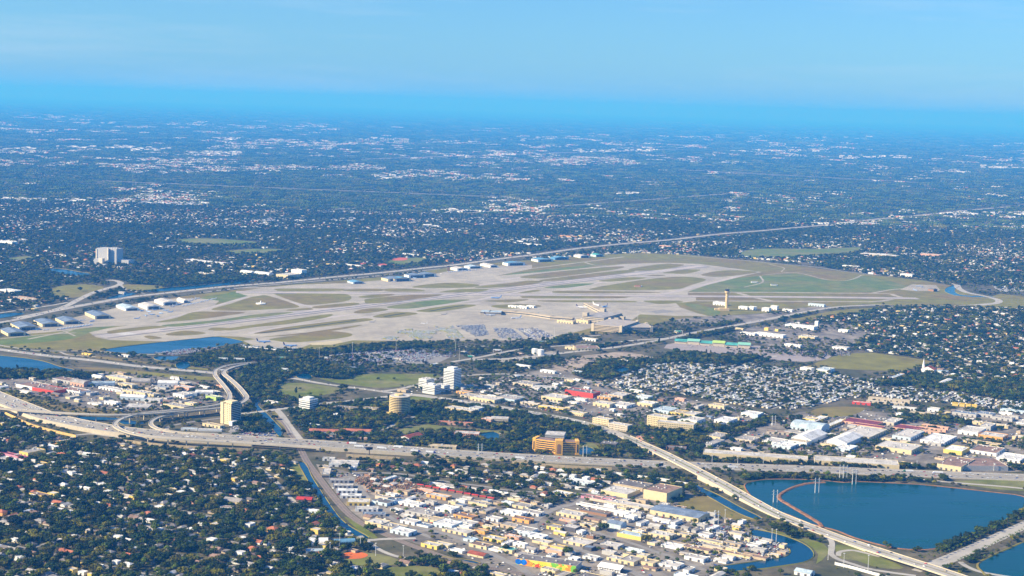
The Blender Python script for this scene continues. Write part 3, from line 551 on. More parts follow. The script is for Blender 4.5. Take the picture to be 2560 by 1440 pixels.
# other grounds: lots, lawns, dirt
for nm, px, m, s in [
    ('north_lawn', [(800, 945), (860, 950), (900, 935), (1000, 935), (1080, 935), (1100, 945), (1040, 960), (960, 970), (900, 965), (830, 955)], M_grass, 3),
    ('park_lawn', [(700, 960), (760, 958), (850, 970), (865, 975), (820, 985), (760, 995), (715, 992), (700, 975)], M_grass, 3),
    ('tower_lawn', [(920, 1008), (980, 1000), (1040, 990), (1100, 1000), (1040, 1008), (960, 1012)], M_grass, 3),
    ('pond_bank_lawn', [(985, 1078), (1060, 1062), (1110, 1065), (1200, 1075), (1285, 1078), (1280, 1083), (1180, 1080), (1060, 1078), (1020, 1085)], M_grass, 3),
    ('canal_island_lawn', [(680, 1030), (700, 1035), (725, 1062), (736, 1092), (715, 1075), (690, 1050)], M_field, 3),
    ('meadow_field', [(2000, 922), (2100, 885), (2180, 882), (2280, 895), (2340, 905), (2300, 918), (2250, 928), (2150, 925), (2060, 920)], M_field, 0),
    ('scrub_field', [(2022, 1033), (2060, 1018), (2150, 1018), (2160, 1025), (2120, 1040), (2060, 1042)], M_field, 3),
    ('loop_lawn', [(2090, 1362), (2150, 1372), (2200, 1392), (2260, 1420), (2200, 1420), (2140, 1402), (2100, 1395)], M_grass, 3),
    ('verge_lawn', [(2380, 1205), (2480, 1200), (2600, 1208), (2600, 1228), (2480, 1222)], M_grass, 3),
    ('ballpark_lawn', [(845, 1395), (860, 1383), (930, 1383), (985, 1395), (1000, 1408), (960, 1414), (880, 1412)], M_grass, 3),
    ('south_park_lawn', [(950, 1425), (1010, 1415), (1080, 1418), (1100, 1430), (1060, 1445), (960, 1445)], M_grass, 3),
    ('railside_lawn', [(860, 1292), (880, 1300), (920, 1325), (945, 1345), (925, 1345), (895, 1325)], M_grass, 2),
    ('canal_verge_lawn', [(726, 1165), (745, 1162), (765, 1200), (775, 1220), (760, 1215), (735, 1190)], M_grass, 2),
    ('overpass_verge_lawn', [(1690, 1262), (1760, 1240), (1830, 1280), (1900, 1300), (1850, 1302), (1770, 1282)], M_field, 3),
    ('lakeside_verge_field', [(1840, 1215), (1862, 1215), (1885, 1250), (1960, 1292), (2050, 1322), (2200, 1372), (2180, 1372), (2060, 1330), (1960, 1290), (1880, 1245)], M_field, 2),
    ('canal_bend_bank_lawn', [(1920, 1322), (1990, 1340), (2060, 1360), (2070, 1385), (2040, 1410), (2045, 1385), (2010, 1355), (1960, 1338)], M_grass, 2),
    ('golf_fairway_lawn', [(440, 600), (520, 596), (640, 605), (600, 612), (480, 610)], M_field2, 3),
    ('golf_green_lawn', [(560, 628), (640, 622), (720, 625), (660, 633), (580, 634)], M_field2, 3),
    ('golf_rough_lawn', [(20, 645), (80, 640), (70, 650), (30, 652)], M_field2, 3),
    ('ramp_meadow_lawn', [(130, 720), (180, 712), (230, 712), (260, 720), (220, 738), (170, 745), (140, 740)], M_field, 3),
    ('triangle_meadow_lawn', [(305, 712), (360, 712), (410, 718), (350, 728), (315, 722)], M_field, 3),
    ('school_field', [(960, 655), (1010, 645), (1060, 645), (1060, 655), (1000, 662)], M_field2, 2),
    ('airport_meadow_lawn', [(1850, 632), (1900, 622), (2050, 622), (2150, 618), (2130, 632), (2000, 642), (1880, 645)], M_field2, 3),
    ('tower_green_lawn', [(1712, 762), (1735, 760), (1790, 772), (1800, 785), (1770, 788)], M_field2, 2),
    ('west_meadow_field', [(2300, 762), (2560, 770), (2600, 750), (2500, 735), (2470, 745)], M_field, 2),
    ('verge_meadow_field', [(2100, 775), (2200, 770), (2120, 785), (2000, 800), (1960, 800)], M_field, 2),
    ('highway_verge_field', [(0, 862), (90, 876), (240, 890), (520, 922), (520, 926), (240, 896), (0, 868)], M_field, 0),
    ('south_verge_lawn', [(180, 918), (300, 922), (420, 935), (520, 942), (560, 950), (470, 948), (330, 935)], M_field, 2),
    ('orange_block_lawn', [(1440, 1115), (1470, 1105), (1500, 1118), (1500, 1125), (1480, 1120)], M_grass, 2),
]: sheet(nm, px, Z_GRASS, m, s)
for nm, px, m in [
    ('industrial_yard_ground', [(790, 1160), (870, 1180), (940, 1190), (1050, 1215), (1240, 1245), (1290, 1238), (1380, 1262), (1480, 1228), (1520, 1205), (1700, 1215), (1800, 1290), (1880, 1310), (1990, 1370), (1930, 1410), (1790, 1430), (1820, 1500), (1300, 1500), (1180, 1400), (1060, 1365), (960, 1330), (880, 1280), (830, 1220)], M_lot),
    ('strip_mall_yard_ground', [(1170, 960), (1300, 935), (1400, 920), (1500, 950), (1660, 990), (1800, 1010), (1920, 1035), (1880, 1060), (1760, 1070), (1640, 1050), (1500, 1050), (1380, 1028), (1250, 1010), (1160, 1000)], M_lot),
    ('warehouse_yard_ground', [(1760, 1150), (1800, 1100), (1920, 1060), (2000, 1030), (2150, 1025), (2300, 1035), (2600, 1000), (2600, 1175), (2300, 1165), (2000, 1150)], M_lot),
    ('west_works_yard_ground', [(-40, 960), (0, 948), (150, 935), (330, 930), (470, 950), (560, 985), (560, 1005), (420, 1022), (260, 1030), (190, 1015), (100, 990), (-40, 965)], M_lot),
    ('interchange_scrub_field', [(-40, 968), (60, 985), (160, 1012), (300, 1028), (300, 1036), (200, 1034), (100, 1015), (0, 990), (-40, 975)], M_field),
    ('rental_car_lot_pavement', [(640, 0)], None),
    ('long_stay_lot_pavement', [(800, 905), (850, 880), (920, 875), (1040, 870), (1130, 880), (1100, 905), (1000, 912), (900, 912)], M_asphalt),
    ('car_hire_lot_pavement', [(940, 848), (1000, 825), (1080, 812), (1240, 812), (1340, 818), (1390, 838), (1370, 850), (1200, 852), (1000, 852)], mat('car_lot_concrete', (0.26, 0.235, 0.21), var=0.12, scale=0.03)),
    ('stadium_lot_pavement', [(1660, 870), (1700, 855), (1800, 858), (1900, 865), (2080, 890), (2010, 905), (1900, 895), (1780, 885)], mat('purple_grey_lot', (0.33, 0.29, 0.28), var=0.12, scale=0.02)),
    ('quarry_ground', [(1380, 915), (1420, 895), (1500, 885), (1560, 880), (1640, 895), (1600, 905), (1500, 905), (1480, 925), (1400, 928)], M_dirt),
    ('hotel_lot_pavement', [(600, 1060), (650, 1050), (680, 1075), (690, 1092), (620, 1092), (570, 1080)], M_asphalt),
    ('scrapyard_ground', [(890, 1195), (940, 1190), (1010, 1205), (1040, 1230), (1030, 1245), (960, 1245), (910, 1225)], M_dirt),
    ('tank_farm_ground', [(1200, 910), (1300, 890), (1380, 878), (1400, 885), (1330, 900), (1250, 915)], M_tarmac),
    ('terminal_lot_pavement', [(1680, 800), (1780, 790), (1900, 785), (2000, 770), (2080, 765), (1960, 795), (1840, 810), (1720, 815)], M_lot),
    ('retail_yard_ground', [(1830, 830), (1960, 805), (2100, 805), (2180, 830), (2140, 870), (2080, 885), (1960, 870), (1850, 850)], M_lot),
    ('far_depot_ground', [(170, 660), (260, 655), (420, 660), (420, 668), (280, 672), (190, 668)], M_dirt),
    ('power_depot_ground', [(450, 645), (560, 640), (620, 650), (560, 656)], M_dirt),
]:
    if m: sheet(nm, px, Z_LOT, m, 2, block=False)
sheet('baseball_infield_ground', [(850, 1389), (866, 1382), (890, 1380), (912, 1383), (920, 1389), (905, 1396), (878, 1398), (858, 1395)], 0.30, M_orange, 3)
for px in [[(980, 648), (1000, 644), (1020, 646), (1010, 651), (985, 651)], [(890, 660), (915, 657), (925, 661), (905, 664)], [(940, 662), (960, 659), (968, 664), (950, 667)]]:
    sheet('ballfield_ground', px, 0.30, mat('red_clay', (0.55, 0.13, 0.07), var=0.1), 2)

# ---------------------------------------------------------------- buildings
WALLC = dict(cream=(0.66, 0.55, 0.33), yellow=(0.76, 0.56, 0.15), white=(0.78, 0.78, 0.75), paleblue=(0.52, 0.62, 0.68), blue=(0.10, 0.25, 0.45), orange=(0.72, 0.38, 0.12), pink=(0.62, 0.26, 0.34), red=(0.62, 0.07, 0.04),
             brown=(0.30, 0.17, 0.10), tan=(0.50, 0.40, 0.27), grey=(0.45, 0.44, 0.42), salmon=(0.66, 0.38, 0.27), green=(0.25, 0.55, 0.42), lime=(0.45, 0.62, 0.16), dark=(0.10, 0.10, 0.11), beige=(0.58, 0.50, 0.38))
ROOFC = dict(white=(0.78, 0.78, 0.77), light=(0.60, 0.57, 0.53), grey=(0.40, 0.375, 0.35), dark=(0.20, 0.185, 0.18), brown=(0.30, 0.20, 0.16), bluegrey=(0.20, 0.26, 0.36), maroon=(0.23, 0.06, 0.08), tile=(0.50, 0.18, 0.10), blue=(0.15, 0.33, 0.50), paleblue=(0.47, 0.58, 0.66), teal=(0.10, 0.42, 0.38), sand=(0.55, 0.46, 0.32), redbrown=(0.36, 0.10, 0.06), yellow=(0.75, 0.52, 0.05), red=(0.60, 0.06, 0.05))
def WM(c): return mat('wall_' + c, WALLC[c], var=0.12, scale=0.25, rough=0.8)
def RM(c): return mat('roof_' + c, ROOFC[c], var=0.24, scale=0.3, col2=tuple(0.58 * v for v in ROOFC[c]), scale2=0.07, mix2=0.75, rough=0.8)
M_glass = mat('dark_window_glass', (0.025, 0.035, 0.05), rough=0.15, var=0.2, spec=0.5)
M_door = mat('dark_door_and_deck_shade', (0.10, 0.10, 0.11), var=0.2)  # dark grey of the doors, reused as painted shade inside parking garages
M_unit = mat('rooftop_unit_metal', (0.55, 0.55, 0.53), var=0.15, rough=0.5)
M_white = mat('white_paint', (0.80, 0.80, 0.78), var=0.06)
M_pole = mat('galvanised_pole', (0.62, 0.62, 0.60), var=0.05, rough=0.5)
GRID = -33.0
def frame(ax, ay, W, D, ang):
    a = R(ang); A = np.array(P(ax, ay)); d = np.array([math.cos(a), math.sin(a)])
    x1 = to_px(*(A + d * 10))[0] - ax; L = W / x1 * 10
    L *= W / max(1e-6, to_px(*(A + d * L))[0] - ax)
    n = np.array([-d[1], d[0]]); c = A + d * L / 2 + n * D / 2
    return c, L, a, d, n
def footprint(c, L, D, a, mar=1.5):
    d = np.array([math.cos(a), math.sin(a)]); n = np.array([-d[1], d[0]]); l, w = L / 2 + mar, D / 2 + mar
    fill(BLOCK, [c + d * sx * l + n * sy * w for sx, sy in ((-1, -1), (1, -1), (1, 1), (-1, 1))], True)
def flat_shell(root, L, D, h, wall, roof, par=0.7):
    t = 0.45; V = []; F = []
    for l, w, z in ((L / 2, D / 2, 0), (L / 2, D / 2, h), (L / 2 - t, D / 2 - t, h), (L / 2 - t, D / 2 - t, h - par - 0.2)):
        V += [(-l, -w, z), (l, -w, z), (l, w, z), (-l, w, z)]
    for k in range(3):
        for i in range(4): j = (i + 1) % 4; F.append((k * 4 + i, k * 4 + j, k * 4 + 4 + j, k * 4 + 4 + i))
    mesh_obj('wall', V, F, WM(wall), root)
    l, w = L / 2 - t + 0.02, D / 2 - t + 0.02
    return mesh_obj('roof', [(-l, -w, h - par), (l, -w, h - par), (l, w, h - par), (-l, w, h - par)], [(0, 1, 2, 3)], RM(roof), root)
def gable_shell(root, L, D, h, wall, roof, rise=None, axis=None, arch=False):
    along = (L >= D) if axis is None else axis == 'x'
    l, w = (L / 2, D / 2) if along else (D / 2, L / 2); rise = rise or w * 0.3
    prof = [(-w, 0.0)] + ([(-w * math.cos(t), rise * math.sin(t)) for t in np.linspace(0.35, math.pi - 0.35, 7)] if arch else [(0.0, rise)]) + [(w, 0.0)]
    def tr(p): return p if along else (-p[1], p[0], p[2])
    V = []; F = []
    k = len(prof)
    for sx in (-l, l): V += [tr((sx, y, h + z)) for y, z in prof] + [tr((sx, w, 0)), tr((sx, -w, 0))]
    n = k + 2; F = [tuple(range(n))[::-1], tuple(range(n, 2 * n)), (k - 1, k, n + k, n + k - 1), (k + 1, 0, n, n + k + 1)]
    if not along: pass
    mesh_obj('wall', V, F, WM(wall), root)
    V = []; o = 0.5
    for sx in (-l - o, l + o): V += [tr((sx, y * (1 + o / w), h + z + 0.12 - (0.15 if i in (0, k - 1) else 0))) for i, (y, z) in enumerate(prof)] + [tr((sx, y * (1 + o / w), h + z - 0.2 - (0.15 if i in (0, k - 1) else 0))) for i, (y, z) in enumerate(prof)]
    m = 2 * k; F = []
    for i in range(k - 1): F += [(i, i + 1, m + i + 1, m + i)[::-1], (k + i, k + i + 1, m + k + i + 1, m + k + i), (i, k + i, k + i + 1, i + 1), (m + i, m + i + 1, m + k + i + 1, m + k + i)]
    F += [(0, m, m + k, k), (k - 1, m - 1, 2 * m - 1, m + k - 1)]
    return mesh_obj('roof', V, F, RM(roof), root)
UNIT = MB().box(-1.3, 1.3, -1, 1, -0.3, 1.5).box(-0.8, 0.8, -0.6, 0.6, 1.5, 1.8).build('unit_src', M_unit, link=False).data
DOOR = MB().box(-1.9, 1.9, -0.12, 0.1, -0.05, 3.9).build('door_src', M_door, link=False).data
WIN = MB().box(-1.0, 1.0, -0.1, 0.1, 0, 1.5).build('window_src', M_glass, link=False).data
STORED = []
NAMES = {}
def building(ax, ay, W, D, h, wall, roof, label, style='flat', ang=GRID, cat='warehouse', name='warehouse', units=None, doors=None, rise=None, axis=None, wins=0, grp=None, hm=None):
    c, L, a, d, n = frame(ax, ay, W, D, ang); H = hm or max(3.2, h * mpp(ax, ay) * 1.02)
    root = empty(name, c[0], c[1], 0, a); tag(root, label, cat, grp); footprint(c, L, D, a)
    rr = random.Random(int(ax * 7 + ay * 13))
    if style == 'flat': rf = flat_shell(root, L, D, H, wall, roof)
    elif style == 'arch': rf = gable_shell(root, L, D, H, wall, roof, rise or min(L, D) * 0.22, axis, True)
    else: rf = gable_shell(root, L, D, H, wall, roof, rise, axis)
    if units is None: units = min(7, int(L * D / 260)) if style == 'flat' else 0
    for k in range(units):
        u = new_obj('roof_unit', UNIT, root); s = rr.uniform(0.7, 1.5)
        u.location = (rr.uniform(-.42, .42) * L, rr.uniform(-.4, .4) * D, H - 0.7); u.scale = (s, s, s * rr.uniform(.7, 1.1)); u.rotation_euler.z = rr.choice((0, math.pi / 2))
    if doors is None: doors = min(6, int(L / 11)) if H > 4.2 and L > 14 else 0
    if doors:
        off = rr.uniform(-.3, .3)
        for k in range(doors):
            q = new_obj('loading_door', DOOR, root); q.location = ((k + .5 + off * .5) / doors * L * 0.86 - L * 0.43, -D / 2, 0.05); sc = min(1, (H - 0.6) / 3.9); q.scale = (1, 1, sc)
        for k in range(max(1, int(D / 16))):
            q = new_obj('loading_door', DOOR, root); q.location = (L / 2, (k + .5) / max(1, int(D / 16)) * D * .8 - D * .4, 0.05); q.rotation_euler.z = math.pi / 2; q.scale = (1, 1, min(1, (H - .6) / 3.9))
    if wins:
        fl = max(1, int(H / 3.6)); k = int(L / 4.2)
        for f in range(fl):
            for i in range(k):
                q = new_obj('window', WIN, root); q.location = ((i + .5) / k * L - L / 2, -D / 2, 1.1 + f * H / fl)
            for i in range(int(D / 4.5)):
                q = new_obj('window', WIN, root); q.location = (L / 2, (i + .5) / int(D / 4.5) * D - D / 2, 1.1 + f * H / fl); q.rotation_euler.z = math.pi / 2
    STORED.append((root, label, ax + W / 2, ay)); return root
T = building
# --- railway-side workshop row (ends face the tracks)
for i, (x, y, w, dd, h, wl, rf, lb) in enumerate([
    (804, 1194, 20, 46, 9, 'beige', 'light', 'cream workshop with pale roof beside the tracks, topmost of the railway row'),
    (822, 1207, 51, 15, 7, 'grey', 'grey', 'grey-roofed workshop second from the top of the railway row'),
    (832, 1220, 51, 15, 7, 'grey', 'light', 'long grey workshop third from the top of the railway row'),
    (841, 1233, 52, 16, 7, 'white', 'white', 'white-roofed workshop fourth from the top of the railway row'),
    (850, 1246, 53, 16, 7, 'white', 'white', 'white-roofed workshop fifth from the top of the railway row'),
    (867, 1264, 57, 26, 9, 'yellow', 'light', 'wide workshop with bright yellow end wall facing the tracks'),
    (888, 1279, 57, 18, 7, 'white', 'light', 'pale workshop just below the yellow-ended workshop'),
    (906, 1291, 58, 16, 6, 'grey', 'bluegrey', 'blue-grey roofed workshop near the bottom of the railway row')]):
    T(x, y, w, dd, h, wl, rf, lb, ang=3, cat='workshop', name='workshop', doors=4)
for row in [
    # x, y, W, D, h, wall, roof, label, kwargs  -- bottom centre industrial quarter
    (912, 1310, 40, 26, 8, 'cream', 'light', 'cream L-shaped depot at the bend of the railway', {}),
    (942, 1318, 56, 24, 7, 'cream', 'grey', 'cream depot with grey roof behind the railway bend', {}),
    (975, 1332, 46, 22, 9, 'paleblue', 'white', 'pale blue workshop with white ribbed roof by the level crossing', {}),
    (930, 1259, 37, 24, 8, 'paleblue', 'dark', 'pale blue workshop with dark roof below the scrapyard', {}),
    (967, 1258, 21, 22, 7, 'blue', 'bluegrey', 'dark blue lean-to workshop below the scrapyard', {}),
    (995, 1261, 52, 20, 8, 'white', 'white', 'white-roofed shop unit between scrapyard and grey hall', {}),
    (1012, 1283, 66, 30, 8, 'grey', 'grey', 'broad grey flat-roofed hall at the centre of the industrial quarter', {}),
    (1000, 1307, 36, 18, 8, 'white', 'light', 'small white unit with round arched doorway', {}),
    (1048, 1300, 50, 22, 7, 'cream', 'sand', 'sand-roofed unit behind the tall white hall', {}),
    (1083, 1316, 46, 30, 11, 'paleblue', 'white', 'tall white hall with pale blue sunlit front', {}),
    (1030, 1312, 40, 14, 5, 'white', 'bluegrey', 'low white shed with blue-grey lean-to roof', {}),
    (1088, 1276, 40, 24, 9, 'white', 'white', 'white block with tall blank left wall near the orange unit', {}),
    (1133, 1293, 46, 18, 8, 'orange', 'brown', 'orange workshop with brown side wall', {}),
    (1140, 1310, 40, 20, 7, 'white', 'light', 'white workshop right below the orange workshop', {}),
    (1066, 1242, 48, 18, 7, 'orange', 'light', 'orange-walled market hall beside the red awnings', {}),
    (1170, 1259, 48, 16, 6, 'cream', 'grey', 'cream shed at the right end of the red awnings', {}),
    (1105, 1328, 62, 24, 7, 'cream', 'light', 'long cream building with a stepped pale roof by the avenue', {}),
    (1158, 1352, 26, 14, 7, 'paleblue', 'paleblue', 'small pale blue kiosk building by the avenue', {}),
    (1052, 1366, 40, 16, 9, 'yellow', 'light', 'yellow-ended store beside the railway embankment', {}),
    (1080, 1362, 40, 14, 6, 'cream', 'light', 'cream store with pale roof next to the yellow-ended store', {}),
    (1168, 1388, 40, 16, 6, 'cream', 'redbrown', 'cream pavilion with red-brown gable roof by the railway', dict(style='gable')),
    (1172, 1366, 44, 18, 8, 'cream', 'brown', 'cream two-bay store with brown roof along the avenue', {}),
    (1208, 1350, 44, 18, 8, 'yellow', 'light', 'yellow store behind the cream two-bay store', {}),
    (1215, 1374, 40, 14, 5, 'white', 'light', 'low white shed along the industrial avenue', {}),
    (1246, 1378, 34, 18, 9, 'cream', 'teal', 'cream block with teal roof edge by the avenue', {}),
    (1250, 1318, 40, 18, 9, 'tan', 'grey', 'tan block with tall blank wall near the street bend', {}),
    (1250, 1285, 52, 20, 9, 'white', 'white', 'large white unit left of the street bend', {}),
    (1215, 1300, 30, 16, 7, 'white', 'light', 'white cottage-sized unit by the street bend', {}),
    (1280, 1268, 40, 24, 7, 'cream', 'grey', 'cream unit with grey roof above the street bend', {}),
    (1300, 1283, 46, 18, 7, 'white', 'grey', 'white shop unit with grey roof at the street bend', {}),
    (1280, 1302, 42, 16, 9, 'orange', 'brown', 'orange-fronted garage at the street bend', {}),
    (1282, 1330, 40, 26, 8, 'white', 'grey', 'white garage with dark yard beside the bend', {}),
    (1296, 1338, 30, 16, 8, 'paleblue', 'white', 'pale blue box unit on the industrial street', {}),
    (1322, 1346, 34, 18, 9, 'white', 'white', 'white box unit next to the pale blue box unit', {}),
    (1377, 1236, 42, 20, 7, 'cream', 'white', 'cream shop with white roof left of the yellow twin warehouse', {}),
    (1412, 1205, 62, 20, 7, 'paleblue', 'white', 'pale green-blue shed with white roof behind the junction', {}),
    (1502, 1234, 66, 46, 10, 'cream', 'light', 'yellow twin-bay warehouse with pale front roof', dict(doors=0)),
    (1532, 1216, 74, 40, 9, 'tan', 'dark', 'dark-roofed warehouse bay behind the yellow twin-bay warehouse', {}),
    (1608, 1246, 58, 58, 23, 'cream', 'brown', 'big tall cream-yellow warehouse with brownish parapet roof', dict(doors=0, units=6)),
    (1452, 1245, 56, 16, 6, 'pink', 'brown', 'low mauve shed with brown roof', {}),
    (1504, 1251, 26, 14, 7, 'pink', 'grey', 'bright pink end block of the mauve shed', {}),
    (1440, 1262, 142, 12, 5, 'white', 'light', 'very long thin white-walled row unit', {}),
    (1472, 1250, 150, 22, 6, 'beige', 'light', 'long pale flat-roofed row behind the thin white-walled row', {}),
    (1390, 1288, 60, 26, 9, 'cream', 'light', 'cream workshop with big pale roof right of the street bend', {}),
    (1398, 1301, 36, 10, 5, 'salmon', 'light', 'salmon lean-to in front of the cream workshop', {}),
    (1450, 1280, 66, 16, 6, 'brown', 'dark', 'low brown building with dark roof behind the white blocks', {}),
    (1534, 1288, 34, 14, 8, 'white', 'white', 'white gabled shed behind the white block', dict(style='gable')),
    (1560, 1299, 24, 14, 11, 'white', 'white', 'small white block with blue tint left of the blue-roofed warehouse', {}),
    (1624, 1285, 121, 42, 12, 'cream', 'bluegrey', 'large cream warehouse with blue metal roof beside the boulevard', dict(style='gable', rise=2.2, doors=6)),
    (1366, 1322, 34, 18, 8, 'yellow', 'grey', 'yellow-brown garage right below the street bend', {}),
    (1402, 1325, 36, 20, 11, 'dark', 'light', 'dark block with white vertical fins on its front', {}),
    (1517, 1318, 34, 20, 12, 'paleblue', 'bluegrey', 'pale blue shed with a red square door', dict(style='gable', doors=0)),
    (1542, 1341, 60, 22, 10, 'yellow', 'paleblue', 'bright yellow warehouse with pale blue roof beside the round tree', dict(doors=0)),
    (1620, 1340, 54, 24, 9, 'cream', 'light', 'pale yellow warehouse right of the round tree', {}),
    (1692, 1340, 34, 12, 8, 'cream', 'grey', 'narrow cream store behind the storage yard', {}),
    (1408, 1358, 60, 30, 8, 'cream', 'light', 'wide low warehouse with cream front and pale roof by the industrial street', {}),
    (1500, 1366, 44, 20, 8, 'grey', 'light', 'grey store with pale roof left of the green truck', {}),
    (1456, 1374, 22, 14, 8, 'dark', 'bluegrey', 'small dark store beside the teal container', {}),
    (1330, 1356, 40, 16, 6, 'cream', 'light', 'cream shed beside the street, left of the wide low warehouse', {}),
    (1372, 1368, 36, 14, 5, 'yellow', 'sand', 'small yellow shed along the industrial street', {}),
    (1312, 1378, 22, 14, 7, 'white', 'grey', 'small white house with pointed grey roof above the mural', dict(style='gable')),
    (1286, 1390, 36, 18, 7, 'beige', 'grey', 'beige shed just above the mural warehouse', {}),
    (1516, 1400, 40, 16, 8, 'cream', 'light', 'cream shed with tan end wall beside the street', {}),
    (1548, 1408, 36, 30, 10, 'cream', 'grey', 'cream block with grey roof at the street corner', {}),
    (1602, 1412, 30, 20, 9, 'cream', 'sand', 'cream store with orange corner', {}),
    (1646, 1415, 46, 24, 7, 'white', 'light', 'pale workshop with curved white roof near the grassy lot', {}),
    (1420, 1400, 22, 12, 7, 'white', 'white', 'small white garage above the lettered canopy', {}),
    (1456, 1396, 34, 14, 7, 'white', 'light', 'white shed above the lettered canopy', {}),
    (1440, 1452, 76, 26, 12, 'cream', 'dark', 'cream warehouse cut by the bottom edge beside the mural', {}),
    (1684, 1440, 52, 14, 6, 'paleblue', 'white', 'pale blue shed with white roof at the bottom edge', {}),
    (1652, 1367, 48, 20, 6, 'white', 'white', 'white canopy workshop amid the car yards', {}),
    (1670, 1362, 44, 14, 5, 'tan', 'grey', 'tan lean-to behind the white canopy workshop', {}),
    (1705, 1372, 66, 18, 7, 'cream', 'brown', 'long cream repair row with brown roof among the car yards', {}),
    (1710, 1398, 48, 18, 9, 'white', 'light', 'white workshop below the long cream repair row', {}),
    (1742, 1352, 64, 12, 6, 'cream', 'grey', 'uppermost grey storage row in the car yards', {}),
    (1756, 1366, 50, 12, 6, 'beige', 'grey', 'second grey storage row in the car yards', {}),
    (1805, 1360, 46, 12, 7, 'tan', 'grey', 'tan storage block right of the second storage row', {}),
    (1782, 1380, 92, 12, 6, 'cream', 'brown', 'third and longest storage row in the car yards', {}),
    (1848, 1390, 66, 14, 6, 'tan', 'brown', 'lowest storage row by the canal bend', {}),
    (1866, 1365, 28, 12, 6, 'white', 'light', 'small white store by the canal bend', {}),
    (1785, 1427, 24, 14, 7, 'cream', 'light', 'small cream pump house on the canal bank', {}),
    (1985, 1436, 40, 18, 9, 'white', 'paleblue', 'white shed with pale blue roof below the canal bend', dict(style='gable')),
    (822, 1167, 72, 30, 9, 'white', 'light', 'long white hall under the interstate beside the railway', dict(ang=0)),
    (806, 1152, 30, 14, 6, 'white', 'light', 'small white shed beneath the interstate embankment', dict(ang=0)),
    # --- scattered landmarks in the foreground suburb
    (690, 1178, 34, 14, 6, 'yellow', 'paleblue', 'yellow shed with pale blue roof beside the canal', {}),
    (555, 1258, 42, 22, 8, 'cream', 'grey', 'white hall with long grey gable roof in the left suburb', dict(style='gable', ang=-20)),
    (550, 1272, 30, 10, 5, 'white', 'brown', 'low brown-roofed annex below the grey gabled hall', dict(ang=-5)),
    (740, 1256, 38, 18, 8, 'brown', 'red', 'dark red-roofed hall near the canal', dict(style='gable', ang=-5)),
    (72, 1240, 38, 16, 8, 'yellow', 'brown', 'yellow two-storey block in the left suburb', {}),
    (48, 1138, 22, 40, 10, 'yellow', 'grey', 'bright yellow warehouse end wall at the left edge below the interstate', {}),
    (90, 1162, 18, 10, 7, 'yellow', 'sand', 'small golden-yellow house below the yellow warehouse', {}),
    (0, 1136, 60, 12, 5, 'pink', 'maroon', 'low maroon building left of the yellow warehouse', {}),
    (-10, 1150, 48, 22, 5, 'white', 'light', 'white flat-roofed store at the left edge', {}),
    (132, 1108, 30, 14, 5, 'orange', 'sand', 'orange-brown shop beside the left avenue', {}),
    (104, 1118, 30, 14, 6, 'white', 'white', 'white shop next to the orange-brown shop', {}),
    (765, 1384, 46, 14, 6, 'white', 'paleblue', 'white striped school wing left of the ball diamond', dict(ang=10)),
    (778, 1366, 42, 24, 6, 'white', 'white', 'white school gym with curved roof left of the ball diamond', dict(style='arch', ang=10, axis='x')),
    (838, 1366, 50, 16, 8, 'blue', 'blue', 'bright blue vaulted school hall above the ball diamond', dict(style='arch', ang=14, axis='x')),
    (870, 1379, 18, 8, 6, 'tan', 'brown', 'small tan dugout hut behind the ball diamond', {}),
    (852, 1334, 16, 10, 6, 'white', 'white', 'small white gatehouse by the canal bridge', {}),
    (1125, 1378, 30, 10, 6, 'white', 'white', 'small white villa on the green railside lawn', {}),
]:
    T(*row[:8], **row[8])
